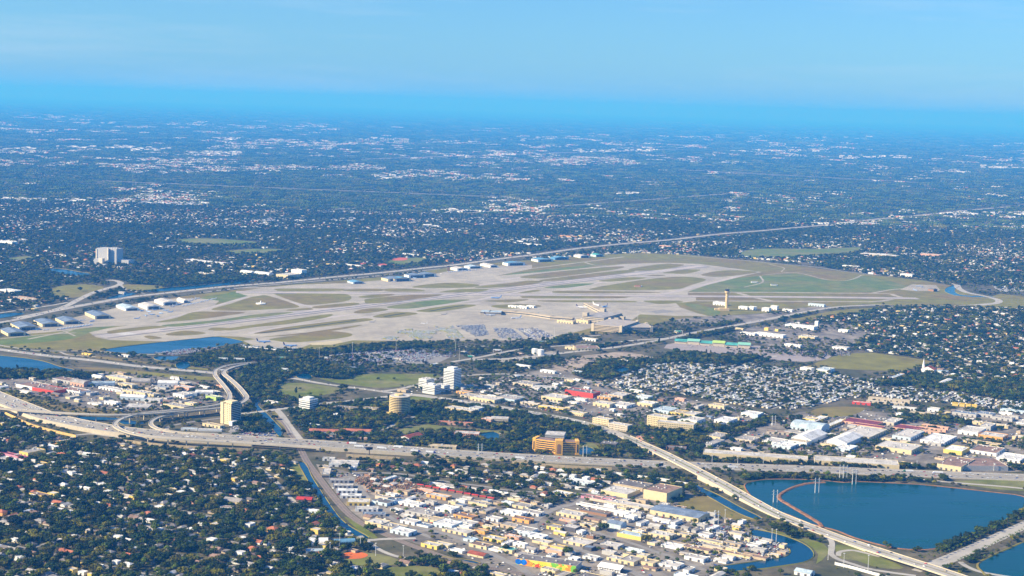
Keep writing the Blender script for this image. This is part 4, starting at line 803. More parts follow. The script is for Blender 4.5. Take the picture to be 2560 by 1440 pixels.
for row in [
    # --- right-hand warehouse district
    (1757, 1143, 262, 34, 12, 'cream', 'light', 'very long pale warehouse with sloping grey roof beside the interstate', dict(ang=-11, doors=6)),
    (2036, 1160, 212, 32, 12, 'cream', 'light', 'second long pale warehouse beside the interstate, right of the first', dict(ang=-9, doors=6)),
    (2342, 1172, 60, 60, 16, 'cream', 'brown', 'wide cream warehouse with brown-grey roof at the right, beside the interstate', dict(ang=-33)),
    (2400, 1176, 120, 50, 14, 'grey', 'brown', 'broad shaded warehouse wing joined right of the cream warehouse', dict(ang=4, doors=0)),  # grey wall colour puts the shade into this wing
    (1766, 1096, 34, 46, 8, 'cream', 'grey', 'cream warehouse with long grey roof beside the green lawn', {}),
    (1758, 1116, 20, 62, 7, 'grey', 'grey', 'grey-roofed long warehouse in front of the green lawn', {}),
    (1836, 1102, 44, 40, 7, 'beige', 'grey', 'beige grey-roofed warehouse left of the white workshops', {}),
    (1905, 1108, 44, 30, 9, 'white', 'light', 'white workshop with grey roof left of the white gabled pair', {}),
    (1930, 1118, 46, 30, 9, 'paleblue', 'white', 'white-roofed workshop row with pale blue front', {}),
    (1970, 1110, 46, 26, 10, 'white', 'sand', 'white workshop with sand-coloured roof', {}),
    (1978, 1102, 50, 62, 11, 'white', 'white', 'large white gabled warehouse, left one of the white pair', dict(style='gable', axis='y', doors=0)),
    (2066, 1112, 50, 66, 13, 'white', 'white', 'large white gabled warehouse, right one of the white pair', dict(style='gable', axis='y', doors=0)),
    (2100, 1092, 72, 78, 10, 'cream', 'light', 'huge pale grey-roofed warehouse behind the white gabled pair', {}),
    (1976, 1072, 76, 34, 8, 'paleblue', 'paleblue', 'light blue warehouse with shallow curved roof', dict(style='arch')),
    (2008, 1060, 22, 66, 7, 'cream', 'white', 'cream-ended warehouse with long bright white roof', {}),
    (2058, 1070, 16, 66, 8, 'yellow', 'white', 'yellow-ended warehouse with long bright white roof', {}),
    (1916, 1084, 70, 16, 6, 'beige', 'brown', 'low brown-roofed store row left of the light blue warehouse', dict(ang=-12)),
    (1960, 1084, 40, 20, 7, 'grey', 'grey', 'grey store in front of the light blue warehouse', {}),
    (2006, 1052, 30, 22, 7, 'yellow', 'light', 'pale yellow unit left of the cream-ended warehouse', {}),
    (1852, 1040, 40, 34, 9, 'white', 'white', 'white block among trees left of the brown scrub field', {}),
    (1880, 1046, 14, 20, 11, 'paleblue', 'white', 'pale blue end wing of the white block among trees', {}),
    (2104, 1058, 84, 34, 8, 'salmon', 'maroon', 'long maroon-roofed self-storage block, upper one', dict(units=0)),
    (2128, 1066, 76, 22, 7, 'salmon', 'maroon', 'second maroon-roofed self-storage block in front of the upper one', dict(units=0)),
    (2232, 1074, 60, 30, 8, 'salmon', 'maroon', 'maroon-roofed self-storage block right of the grey-roofed unit', dict(units=0)),
    (2204, 1060, 30, 44, 8, 'beige', 'light', 'grey-roofed unit between the maroon self-storage blocks', {}),
    (2282, 1078, 70, 10, 6, 'salmon', 'sand', 'nearest striped storage row right of the maroon blocks', dict(units=0)),
    (2294, 1072, 70, 8, 6, 'salmon', 'sand', 'middle striped storage row right of the maroon blocks', dict(units=0)),
    (2304, 1066, 66, 8, 6, 'salmon', 'sand', 'farthest striped storage row right of the maroon blocks', dict(units=0)),
    (2188, 1124, 90, 46, 13, 'cream', 'light', 'wide tan-fronted warehouse with pale roof speckled by vents', dict(doors=4, units=7)),
    (2088, 1126, 36, 32, 9, 'paleblue', 'white', 'small white-roofed store left of the tan-fronted warehouse', {}),
    (2230, 1096, 46, 62, 10, 'paleblue', 'light', 'pale roofed warehouse behind the tan-fronted warehouse', {}),
    (2300, 1106, 60, 60, 9, 'white', 'white', 'white warehouse with skylit roof behind the tan-fronted warehouse', {}),
    (2318, 1112, 34, 52, 8, 'grey', 'light', 'grey-walled warehouse wing right of the skylit roof', {}),
    (2358, 1132, 46, 36, 12, 'yellow', 'white', 'yellow-fronted block with white roof', dict(doors=0)),
    (2424, 1132, 66, 44, 10, 'white', 'brown', 'white-fronted warehouse with brown roof right of the yellow-fronted block', {}),
    (2490, 1150, 60, 40, 9, 'white', 'white', 'white warehouse with bright roof near the right edge', {}),
    (2394, 1084, 50, 44, 11, 'white', 'light', 'white unit with grey roof and tall right wing', {}),
    (2450, 1074, 26, 30, 13, 'grey', 'light', 'tall grey wing beside the white unit', {}),
    (2446, 1094, 60, 30, 10, 'orange', 'light', 'orange warehouse near the right edge', {}),
    (2408, 1106, 90, 18, 6, 'cream', 'sand', 'long cream row in front of the orange warehouse', {}),
    (2530, 1098, 40, 20, 8, 'cream', 'light', 'cream store at the right edge beside the orange warehouse', {}),
    (2366, 1046, 66, 12, 6, 'white', 'light', 'white front row of the grey-roofed trade units', {}),
    (2380, 1036, 60, 26, 7, 'grey', 'bluegrey', 'blue-grey roofed trade unit, left one', {}),
    (2440, 1040, 40, 30, 8, 'grey', 'bluegrey', 'blue-grey roofed trade unit, middle one', {}),
    (2480, 1048, 50, 26, 7, 'grey', 'grey', 'grey-roofed trade unit, right one', {}),
    (2430, 1060, 90, 12, 7, 'cream', 'light', 'long cream wall row below the trade units', {}),
    (2500, 1028, 70, 14, 6, 'paleblue', 'paleblue', 'pale turquoise shed behind the trade units', {}),
    (2540, 1062, 40, 30, 8, 'white', 'light', 'white unit at the right edge below the trade units', {}),
    (2170, 1000, 104, 14, 7, 'beige', 'sand', 'long beige shed with stepped roof, upper of two', dict(ang=-20)),
    (2165, 1006, 96, 10, 5, 'beige', 'light', 'long beige shed with stepped roof, lower of two', dict(ang=-20)),
    (2130, 1010, 46, 14, 6, 'red', 'light', 'white shed with red stripe under its eaves', dict(ang=-20)),
    (2230, 1022, 60, 14, 6, 'white', 'light', 'white flat shed behind the hedge of the self-storage', dict(ang=-20)),
    (2274, 1036, 72, 12, 6, 'cream', 'light', 'low cream shed behind the hedge of the self-storage', dict(ang=-20)),
    (2318, 1028, 28, 20, 8, 'white', 'light', 'white cube unit behind the hedge of the self-storage', {}),
    (2380, 1014, 15, 8, 7, 'yellow', 'yellow', 'leftmost of four yellow-roofed sheds', dict(style='gable', ang=-20)),
    (2398, 1016, 13, 8, 7, 'yellow', 'yellow', 'second from left of four yellow-roofed sheds', dict(style='gable', ang=-20)),
    (2414, 1018, 12, 8, 7, 'yellow', 'yellow', 'third from left of four yellow-roofed sheds', dict(style='gable', ang=-20)),
    (2429, 1020, 13, 8, 7, 'yellow', 'yellow', 'rightmost of four yellow-roofed sheds', dict(style='gable', ang=-20)),
    (2345, 963, 14, 70, 7, 'white', 'white', 'white hall with long bright roof among trees below the church', dict(style='gable', axis='y')),
    (2218, 951, 14, 90, 7, 'salmon', 'paleblue', 'very long low shed with pale blue roof left of the church', {}),
    (2000, 927, 28, 20, 9, 'white', 'light', 'white two-storey block beside the meadow', {}),
    (2040, 930, 30, 46, 8, 'white', 'paleblue', 'pale-roofed block right of the white two-storey block', {}),
    # --- strip malls and offices left of centre right
    (1412, 986, 70, 34, 12, 'red', 'dark', 'bright red warehouse with dark roof', dict(doors=0)),
    (1353, 999, 52, 46, 10, 'cream', 'light', 'tan warehouse in front of the red warehouse', {}),
    (1492, 996, 34, 30, 6, 'orange', 'sand', 'orange-edged store right of the red warehouse', {}),
    (1520, 992, 36, 44, 7, 'beige', 'light', 'beige store with pale roof right of the red warehouse', {}),
    (1482, 1014, 42, 30, 9, 'cream', 'light', 'cream warehouse with stepped pale roof below the red warehouse', {}),
    (1526, 1016, 40, 40, 7, 'white', 'light', 'white wing right of the stepped cream warehouse', {}),
    (1592, 1014, 38, 34, 9, 'cream', 'white', 'cream box store with flat pale roof', {}),
    (1590, 997, 30, 24, 8, 'paleblue', 'white', 'pale blue house-like store behind the cream box store', {}),
    (1632, 1030, 40, 46, 8, 'paleblue', 'paleblue', 'pale blue-roofed store row above the yellow offices', {}),
    (1674, 1036, 30, 36, 7, 'yellow', 'sand', 'yellow-fronted unit above the yellow offices', {}),
    (1706, 1040, 30, 40, 7, 'cream', 'light', 'cream unit right of the yellow-fronted unit', {}),
    (1708, 1056, 34, 40, 9, 'white', 'light', 'white warehouse right of the yellow offices', {}),
    (1785, 1056, 36, 46, 8, 'white', 'white', 'white-roofed warehouse right of the yellow offices', {}),
    (1770, 1018, 40, 26, 8, 'cream', 'sand', 'cream hall on the edge of the mobile homes', {}),
    (1346, 1020, 62, 16, 7, 'yellow', 'light', 'yellow shopping row beside the boulevard', dict(wins=1, doors=0)),
    (1420, 1036, 40, 16, 8, 'cream', 'light', 'cream shopping row beside the boulevard', dict(wins=1, doors=0)),
    (1300, 1010, 44, 12, 6, 'beige', 'light', 'small beige shop row beside the boulevard', {}),
    (1174, 1000, 62, 40, 9, 'cream', 'light', 'cream retail hall below the white office tower', {}),
    (1236, 1000, 50, 44, 8, 'paleblue', 'grey', 'grey-roofed retail hall right of the cream retail hall', {}),
    (1140, 983, 30, 20, 6, 'orange', 'sand', 'orange-topped diner at the foot of the white office tower', {}),
    (1150, 992, 46, 30, 6, 'beige', 'grey', 'grey flat-roofed store below the orange-topped diner', {}),
    (1282, 962, 50, 40, 7, 'beige', 'grey', 'grey-brown roofed store behind the retail halls', {}),
    (1330, 972, 60, 22, 6, 'white', 'light', 'white arcade row left of the red warehouse', dict(ang=-10)),
    (1430, 934, 20, 14, 7, 'white', 'paleblue', 'small white cube store below the quarry', {}),
    (1350, 930, 36, 12, 6, 'white', 'white', 'long white shed below the quarry', {}),
    (1288, 918, 36, 14, 6, 'white', 'white', 'white tent-roofed shed left of the quarry', dict(style='gable')),
    (1545, 905, 24, 12, 6, 'white', 'white', 'white shed at the edge of the wood by the quarry', {}),
    (1440, 876, 60, 50, 6, 'cream', 'brown', 'long parking-roofed hall above the tank farm', dict(ang=8)),
    (1412, 872, 24, 14, 6, 'cream', 'sand', 'cream house at the left end of the parking-roofed hall', {}),
    # --- office park
    (1112, 1026, 66, 26, 9, 'cream', 'light', 'cream arcaded two-storey office below the boulevard', dict(wins=1, doors=0)),
    (1172, 1027, 24, 24, 9, 'paleblue', 'light', 'shaded right wing of the cream arcaded office', dict(wins=1, doors=0)),  # pale blue walls carry the painted shade of a cream wing
    (1203, 1058, 24, 22, 13, 'salmon', 'light', 'salmon end block of the banded office by the pond', dict(wins=1, doors=0)),
    (1092, 1060, 88, 14, 6, 'salmon', 'tile', 'long low terracotta row above the pond', dict(ang=-8)),
    (1135, 1092, 62, 24, 10, 'salmon', 'light', 'salmon two-storey office with grey flat roof behind the interstate', dict(ang=-5, wins=1, doors=0)),
    (1000, 1100, 22, 46, 8, 'white', 'redbrown', 'white inn with long red-brown gable roof behind the interstate', dict(style='gable', axis='y', wins=1, doors=0)),
    (772, 1084, 72, 20, 7, 'paleblue', 'tile', 'left terracotta-roofed apartment block', dict(style='gable', ang=-2, wins=1, doors=0)),
    (856, 1084, 72, 20, 7, 'paleblue', 'tile', 'right terracotta-roofed apartment block', dict(style='gable', ang=-2, wins=1, doors=0)),
    (802, 1094, 116, 8, 4, 'salmon', 'light', 'long low pink-white motel row just behind the interstate', dict(ang=-4)),
    (834, 1024, 56, 16, 8, 'tan', 'dark', 'tan office wing with dark roof left of the round tower', dict(ang=-14, wins=1, doors=0)),
    (905, 1026, 36, 16, 7, 'cream', 'dark', 'cream office wing with dark roof left of the round tower', dict(ang=-14, wins=1, doors=0)),
    (1070, 1120, 70, 18, 6, 'cream', 'sand', 'low pavilion with sand-coloured roof just behind the interstate', dict(ang=-6)),
    (1500, 1088, 30, 10, 6, 'white', 'white', 'small white pavilion among the office park trees', {}),
    (1590, 1098, 44, 12, 6, 'salmon', 'tile', 'pink roadside restaurant left of the boulevard overpass', dict(ang=-16)),
    (1665, 1124, 50, 20, 6, 'brown', 'dark', 'dark brown low office right of the boulevard', dict(ang=-10)),
    (832, 1040, 20, 12, 6, 'white', 'white', 'small white glazed pavilion below the white office', {}),
    (752, 1062, 40, 12, 5, 'paleblue', 'light', 'small pale blue shop by the canal road', {}),
    # --- left works district
    (40, 968, 46, 46, 8, 'white', 'brown', 'large store with red band on its white front, left part', dict(doors=0)),
    (80, 976, 54, 40, 8, 'red', 'brown', 'large store with broad red front, right part', dict(doors=0)),
    (150, 978, 50, 30, 7, 'white', 'brown', 'white-fronted wing right of the red-fronted store', {}),
    (200, 966, 86, 20, 9, 'paleblue', 'paleblue', 'long pale blue shed behind the red-fronted store', dict(ang=10)),
    (264, 948, 50, 30, 9, 'cream', 'light', 'yellow-cream warehouse at the top of the left works district', {}),
    (328, 962, 46, 26, 8, 'tan', 'grey', 'brown vaulted shed right of the yellow-cream warehouse', dict(style='arch', ang=0)),
    (294, 965, 36, 18, 8, 'cream', 'light', 'cream unit below the yellow-cream warehouse', {}),
    (246, 972, 56, 18, 6, 'white', 'light', 'white arcade unit right of the pale blue shed', {}),
    (175, 962, 34, 24, 8, 'salmon', 'grey', 'pink vaulted unit behind the red-fronted store', dict(style='arch')),
    (130, 952, 60, 30, 7, 'grey', 'brown', 'brown-roofed store behind the red-fronted store', {}),
    (228, 946, 24, 14, 7, 'white', 'white', 'small white church with pointed roof in the left works district', dict(style='gable')),
    (216, 936, 34, 12, 5, 'white', 'white', 'white shed in the trees at the top of the left works district', {}),
    (394, 966, 50, 22, 8, 'white', 'white', 'white vaulted shed near the flyover', dict(style='arch', ang=2)),
    (436, 972, 36, 20, 8, 'salmon', 'light', 'pink-walled store near the flyover', {}),
    (432, 992, 28, 28, 9, 'white', 'light', 'tall white hall left of the flyover', {}),
    (456, 990, 36, 24, 7, 'paleblue', 'grey', 'shaded wing of the tall white hall left of the flyover', dict(ang=4)),  # shade on the white hall's wing painted as pale blue
    (488, 988, 44, 18, 7, 'white', 'white', 'white vaulted roof shed beside the flyover', dict(style='arch', ang=2)),
    (514, 998, 26, 14, 9, 'lime', 'light', 'lime-green block beside the flyover', {}),
    (332, 986, 30, 24, 8, 'cream', 'light', 'tan block at the centre of the left works district', {}),
    (352, 988, 32, 20, 7, 'cream', 'grey', 'second tan block at the centre of the left works district', {}),
    (306, 982, 24, 16, 8, 'cream', 'light', 'small cream block at the centre of the left works district', {}),
    (300, 999, 60, 18, 8, 'paleblue', 'white', 'long white barrel-roofed hangar shed in the left works district', dict(style='arch', ang=-8)),
    (360, 1005, 40, 16, 8, 'white', 'light', 'white shed right of the barrel-roofed hangar shed', dict(ang=-6)),
    (408, 1018, 52, 26, 9, 'cream', 'grey', 'long cream warehouse below the flyover', {}),
    (310, 1022, 60, 40, 5, 'grey', 'light', 'low grey flat hall beside the flyover ramp', dict(ang=0)),
    (260, 1010, 30, 14, 8, 'white', 'white', 'white silo shed in the truck yard', {}),
    (540, 968, 14, 14, 6, 'salmon', 'redbrown', 'small reddish shop below the flyover bend', {}),
    (452, 1076, 40, 10, 5, 'white', 'paleblue', 'white depot inside the inner loop ramp', dict(ang=2)),
    (494, 1078, 60, 10, 5, 'white', 'light', 'second white depot inside the inner loop ramp', dict(ang=2)),
    (506, 1064, 44, 14, 7, 'cream', 'sand', 'cream banquet wing at the foot of the hotel tower', {}),
    (660, 1160 - 152, 34, 14, 6, 'white', 'light', 'white shop beside the wood near the park lawn', {}),
]:
    row = list(row)
    if row[0] > 1890 and row[1] > 1045 and row[3] >= 28: row[3] *= 1.4; row[4] *= .82      # the broad flat sheds of the right-hand quarter
    T(*row[:8], **row[8])
# --- far side of the airport and beyond
for row in [
    (600, 685, 28, 26, 6, 'white', 'white', 'left white barrel-roofed hall behind the far highway', dict(style='arch')),
    (636, 688, 36, 26, 6, 'white', 'white', 'right white barrel-roofed hall behind the far highway', dict(style='arch')),
    (690, 694, 30, 70, 9, 'cream', 'light', 'cream school hall with tower behind the far highway', {}),
    (728, 685, 26, 30, 12, 'white', 'white', 'white upper block of the cream school hall', {}),
    (498, 690, 18, 20, 7, 'cream', 'light', 'cream cube depot behind the far highway', {}),
    (2250, 690, 30, 30, 6, 'white', 'light', 'white depot on the far right edge of the airfield', {}),
    (2105, 668, 40, 24, 5, 'white', 'white', 'white shed row behind the right end of the airfield', {}),
    (2150, 638, 90, 50, 5, 'beige', 'white', 'wide pale school roof beyond the right of the airfield', {}),
    (2300, 640, 50, 40, 6, 'salmon', 'sand', 'pinkish school block beyond the right of the airfield', {}),
    (1000, 655 - 18, 34, 20, 4, 'white', 'white', 'white hall beside the far red ball fields', {}),
    (1300, 612, 50, 30, 4, 'white', 'white', 'white supermarket roof beyond the far highway', {}),
    (1395, 592, 60, 20, 4, 'orange', 'tile', 'orange-roofed row far beyond the airport', {}),
    (1648, 618, 30, 20, 5, 'salmon', 'brown', 'pink-brown block between far highway and airfield', {}),
    (860, 664, 40, 12, 4, 'white', 'white', 'white clubhouse left of the far red ball fields', {}),
    (460, 652, 100, 40, 3, 'white', 'white', 'sprawling white depot roof behind the far highway', {}),
    (0, 730, 36, 30, 7, 'white', 'white', 'white store at the far left behind the back highway', {}),
    (20, 745, 60, 40, 3, 'salmon', 'sand', 'pinkish flat roof at the far left behind the back highway', {}),
    (0, 610, 30, 30, 8, 'white', 'white', 'white mid-rise at the far left edge', {}),
    # cargo and right of terminal
    (1782, 762, 30, 20, 8, 'white', 'white', 'white hangar left of the control tower', {}),
    (1846, 772, 22, 16, 7, 'white', 'paleblue', 'first white office right of the control tower', {}),
    (1872, 774, 16, 16, 8, 'white', 'white', 'second white office right of the control tower', {}),
    (1904, 778, 18, 20, 9, 'white', 'white', 'third white office right of the control tower', {}),
    (1926, 774, 16, 16, 10, 'white', 'white', 'fourth and tallest white office right of the control tower', {}),
    (1956, 778, 24, 12, 6, 'white', 'white', 'long white shed beside the clipped hedge', {}),
    (2020, 764, 40, 14, 6, 'paleblue', 'paleblue', 'pale blue shed behind the clipped hedge', {}),
    (1850, 836, 36, 16, 6, 'white', 'white', 'white retail shed behind the stadium', {}),
    (1885, 838, 72, 26, 7, 'white', 'white', 'long white retail hall behind the stadium', {}),
    (1962, 818, 72, 30, 8, 'white', 'white', 'white theatre-like hall with blank front', {}),
    (2036, 820, 8, 10, 17, 'white', 'white', 'white square stair tower of the blank-fronted hall', {}),
    (1996, 846, 40, 34, 7, 'cream', 'light', 'cream flat hall right of the stadium', {}),
    (1960, 866, 40, 16, 7, 'white', 'white', 'white row store above the stadium parking', {}),
    (2080, 872, 36, 26, 6, 'white', 'light', 'white arched store by the meadow corner', {}),
    (2095, 830, 24, 16, 7, 'white', 'light', 'white corner shop near the right-hand suburb', {}),
    (1910, 826, 10, 10, 7, 'yellow', 'yellow', 'left yellow kiosk behind the retail halls', {}),
    (1937, 828, 8, 24, 6, 'yellow', 'bluegrey', 'right yellow-ended kiosk behind the retail halls', {}),
]:
    T(*row[:8], **row[8])

# ---------------------------------------------------------------- towers and offices
def banded(name, ax, ay, W, D, H, floors, spand, label, ang=GRID, roofc='light', cap=None, glass=None, band=0.55):
    c, L, a, d, n = frame(ax, ay, W, D, ang); root = empty(name, c[0], c[1], 0, a); tag(root, label, 'office block'); footprint(c, L, D, a, 3)
    MB().box(-L / 2 + .5, L / 2 - .5, -D / 2 + .5, D / 2 - .5, 0, H - 0.4).build('glass_core', glass or M_glass, root)
    fh = H / floors
    me = MB().box(-L / 2, L / 2, -D / 2, D / 2, -fh * band / 2, fh * band / 2).build('spandrel', WM(spand), link=False).data
    for k in range(floors + 1):
        o = new_obj('spandrel', me, root); o.location.z = min(max(k * fh, fh * band / 2), H - fh * band * 0.4)
    rf = MB().box(-L / 2 + 1, L / 2 - 1, -D / 2 + 1, D / 2 - 1, H - .3, H + .35).build('roof', RM(roofc), root)
    for k in range(4):
        u = new_obj('roof_unit', UNIT, root); u.location = ((k - 1.5) * L * .2, (k % 2 - .5) * D * .4, H + .3)
    if cap:
        MB().box(-L * cap[0], L * cap[0], -D * cap[0], D * cap[0], H + .3, H + cap[1]).build('penthouse', WM(spand), root)
    STORED.append((root, label, ax + W / 2, ay)); return root
banded('office_tower', 1108, 970, 26, 30, 46, 12, 'white', 'tall white office tower with dark window bands', cap=(0.3, 4))
banded('office_wing', 1056, 982, 30, 26, 20, 5, 'white', 'white stepped office annex, front part, left of the tall tower', cap=(0.2, 3))
banded('office_wing', 1046, 972, 20, 30, 24, 6, 'white', 'white stepped office annex, rear left part beside the tall tower')
banded('office_wing', 1084, 976, 26, 24, 14, 3, 'white', 'low white link between office annex and tall tower')
banded('office_block', 747, 1022, 27, 28, 22, 5, 'white', 'square white five-storey office beside the park avenue', cap=(0.3, 4))
banded('office_block', 1226, 1060, 44, 24, 12, 3, 'beige', 'banded grey-roofed office joined to the salmon end block by the pond', ang=-4)
banded('office_block', 1500, 1118, 40, 26, 8, 2, 'dark', 'dark low glass office among trees below the boulevard', ang=-16, roofc='dark')
banded('office_block', 1362, 1103, 48, 34, 14, 3, 'grey', 'grey-roofed glass block behind the orange office', ang=-8)
def windowed(name, ax, ay, W, D, H, wall, roof, label, ang=GRID, cat='office block', cols=None, ww=1.0, rows=None):
    c, L, a, d, n = frame(ax, ay, W, D, ang); root = empty(name, c[0], c[1], 0, a); tag(root, label, cat); footprint(c, L, D, a, 2)
    flat_shell(root, L, D, H, wall, roof); rows = rows or int(H / 3.6); cols = cols or int(L / 3.8)
    for r in range(rows):
        for k in range(cols):
            q = new_obj('window', WIN, root); q.location = ((k + .5) / cols * L * .94 - L * .47, -D / 2, 1.1 + r * (H - .8) / rows); q.scale = (ww, 1, 1)
        for k in range(int(D / 4)):
            q = new_obj('window', WIN, root); q.location = (L / 2, (k + .5) / int(D / 4) * D * .94 - D * .47, 1.1 + r * (H - .8) / rows); q.rotation_euler.z = math.pi / 2
    for k in range(3):
        u = new_obj('roof_unit', UNIT, root); u.location = ((k - 1) * L * .28, (k % 2 - .5) * D * .4, H - .7)
    STORED.append((root, label, ax + W / 2, ay)); return root
windowed('office_block', 1617, 1062, 50, 30, 21, 'cream', 'light', 'pale yellow five-storey office, rear one of two', rows=5)
windowed('office_block', 1641, 1074, 92, 26, 17, 'cream', 'light', 'pale yellow four-storey office with slanted front, nearer one of two', ang=-18, rows=4)
windowed('apartment_block', 1481, 1058, 40, 20, 13, 'cream', 'light', 'yellow apartment block left of the boulevard, left half', ang=-36, cat='apartments')
windowed('apartment_block', 1520, 1072, 48, 20, 13, 'beige', 'light', 'cream apartment block left of the boulevard, right half', ang=-36, cat='apartments')
# orange office: two wings with bands, a tall central bay with an arched recess
def orange_office():
    label = 'bright orange office building with arched central bay beside the interstate'
    x, y = P(1398, 1137); root = empty('orange_office', x, y, 0, 0); tag(root, label, 'office block'); O = mat('golden_orange_stucco', (0.86, 0.47, 0.09), var=0.08); H = 27.0
    for sgn, L, ang in ((-1, 56, R(-24)), (1, 38, R(4))):
        dx, dy = math.cos(ang) * sgn, math.sin(ang) * sgn; nx, ny = -math.sin(ang), math.cos(ang); cx, cy = dx * L / 2 + nx * 11, dy * L / 2 + ny * 11
        w = MB().box(-L / 2, L / 2, -11, 11, 0, H * .93).build('wing', O, root); w.location = (cx, cy, 0); w.rotation_euler.z = ang
        r = MB().box(-L / 2 + .6, L / 2 - .6, -10.4, 10.4, H * .93 - .2, H * .93 + .25).build('roof', RM('brown'), root); r.location = (cx, cy, 0); r.rotation_euler.z = ang
        for f in range(5):
            g = MB().box(-L * .36, L * .36, -11.15, -10.5, 5 + f * 4.0, 7.0 + f * 4.0).build('window_band', M_glass, root); g.location = (cx, cy, 0); g.rotation_euler.z = ang
        for s2 in (-1, 1):
            t = MB().box(-3.2, 3.2, -11.6, 11.6, 0, H).build('corner_pier', O, root); t.location = (cx + math.cos(ang) * s2 * (L / 2 - 3.2), cy + math.sin(ang) * s2 * (L / 2 - 3.2), 0); t.rotation_euler.z = ang
            q = MB(); q.box(-1.2, 1.2, -11.8, -11.2, 4, 19).cyl(0, -11.5, 1.2, 1.2, 0, 0.01, 8)
            V = [(-1.2, 19), (1.2, 19)] ; g = MB().box(-1.2, 1.2, -11.85, -11.3, 5, 20).add([(1.2 * math.cos(t_), -11.86, 20 + 1.2 * math.sin(t_)) for t_ in np.linspace(0, math.pi, 7)], [tuple(range(7))])
            g = g.build('arched_window', M_glass, root); g.location = t.location; g.rotation_euler.z = ang
    MB().box(-8, 6, -3.5, 14, 0, H + 1.5).build('central_bay', O, root)
    a = MB().box(-4.5, 2.5, -3.8, -3.2, 3, 18); a.add([(-1 + 3.5 * math.cos(t), -3.82, 18 + 3.5 * math.sin(t)) for t in np.linspace(0, math.pi, 9)], [tuple(range(9))]); a.build('arched_recess', WM('brown'), root)
    fill(BLOCK, PP([(1330, 1132), (1440, 1140), (1445, 1118), (1330, 1112)]), True); STORED.append((root, label, 1390, 1135))
orange_office()
# round banded tower
def round_tower():
    label = 'round yellow-banded office tower with stacked window rings'
    x, y = P(997, 1038); y += 22; root = empty('round_office_tower', x, y); tag(root, label, 'office tower'); H, r = 38.0, 22.5
    MB().cyl(0, 0, r - 1, r - 1, 0, H - .5, 28).build('glass_core', M_glass, root)
    me = MB().cyl(0, 0, r, r, -.85, .85, 28).build('spandrel_ring', mat('gold_spandrel', (0.72, 0.56, 0.27), var=0.08), link=False).data
    for k in range(11): o = new_obj('spandrel_ring', me, root); o.location.z = 1.2 + k * 3.6
    MB().cyl(0, 0, r - 1.2, r - 1.2, H - .3, H + .5, 28).build('roof', RM('light'), root)
    MB().cyl(-2, 2, 9, 9, H + .3, H + 3.6, 12).build('penthouse', mat('gold_spandrel', (0, 0, 0)), root)
    MB().box(-34, -8, -30, -14, 0, 5).build('entrance_wing', WM('yellow'), root)
    fill(BLOCK, [(x + 28 * math.cos(t), y + 28 * math.sin(t)) for t in np.linspace(0, 6.28, 16)], True); STORED.append((root, label, 997, 1038))
round_tower()
# hotel tower beside the interchange
def hotel():
    label = 'slim pale yellow hotel tower with balconied dark side beside the loop ramps'
    c, L, a, d, n = frame(553, 1058, 24, 30, GRID); root = empty('hotel_tower', c[0], c[1], 0, a); tag(root, label, 'hotel'); footprint(c, L, 30, a, 4); H = 42.0
    MB().box(-L / 2, L / 2, -15, 15, 0, H).build('wall', mat('hotel_cream', (0.74, 0.62, 0.38), var=0.08), root)
    MB().box(-L / 2 + .7, L / 2 - .7, -14.3, 14.3, H - .2, H + .3).build('roof', RM('sand'), root)
    MB().box(-L * .38, L * .38, -9, 9, H, H + 4.5).build('penthouse', mat('hotel_cream', (0, 0, 0)), root)
    for f in range(11):
        MB().box(L / 2 - .3, L / 2 + .25, -13.5, 13.5, 3.6 + f * 3.7, 5.8 + f * 3.7).build('window_band', M_glass, root)
        MB().box(L / 2, L / 2 + 1.3, -14, 14, 2.6 + f * 3.7, 3.4 + f * 3.7).build('balcony', mat('hotel_balcony', (0.66, 0.66, 0.62), var=0.05), root)
        for k in range(4):
            q = new_obj('window', WIN, root); q.location = ((k + .5) / 4 * L - L / 2, -15, 3.6 + f * 3.7); q.scale = (.8, 1, 1)
    MB().box(-L / 2 - 1.2, -L / 2 + 6, -16.2, -6, 0, H + 2).build('corner_shaft', mat('hotel_cream', (0, 0, 0)), root)
    MB().box(L / 2 + 2, L / 2 + 10, -22, -2, 0, 9).build('porch', WM('white'), root)
    STORED.append((root, label, 575, 1058))
hotel()
# distant power-station-like block
def far_plant():
    label = 'tall grey plant block with pale stair shafts far left beyond the airport'
    x, y = P(272, 660); root = empty('plant_block', x, y, 0, R(-20)); tag(root, label, 'power plant'); g = mat('plant_grey', (0.46, 0.46, 0.46), var=.06); w = mat('plant_cream', (0.74, 0.68, 0.56), var=.05)
    MB().box(-42, 10, -20, 30, 0, 62).build('boiler_house', g, root); MB().box(10, 42, -10, 34, 0, 62).build('turbine_house', g, root)
    MB().box(8, 13, -23, -18, 0, 66).build('stair_shaft', w, root); MB().box(-45, -40, -22, -14, 0, 58).build('stair_shaft', w, root)
    MB().box(-16, 2, -46, -30, 0, 26).build('annex', w, root); MB().box(-38, -16, -44, -26, 0, 22).build('annex', g, root); MB().box(42, 90, 0, 40, 0, 20).build('annex', g, root)
    for k in range(7): o = MB().cyl(0, 0, 3, 3, 61.5, 66, 8).build('roof_fan', M_unit, root); o.location = (14 + k % 4 * 7, 4 + k // 4 * 12, 0)
    STORED.append((root, label, 272, 660))
far_plant()
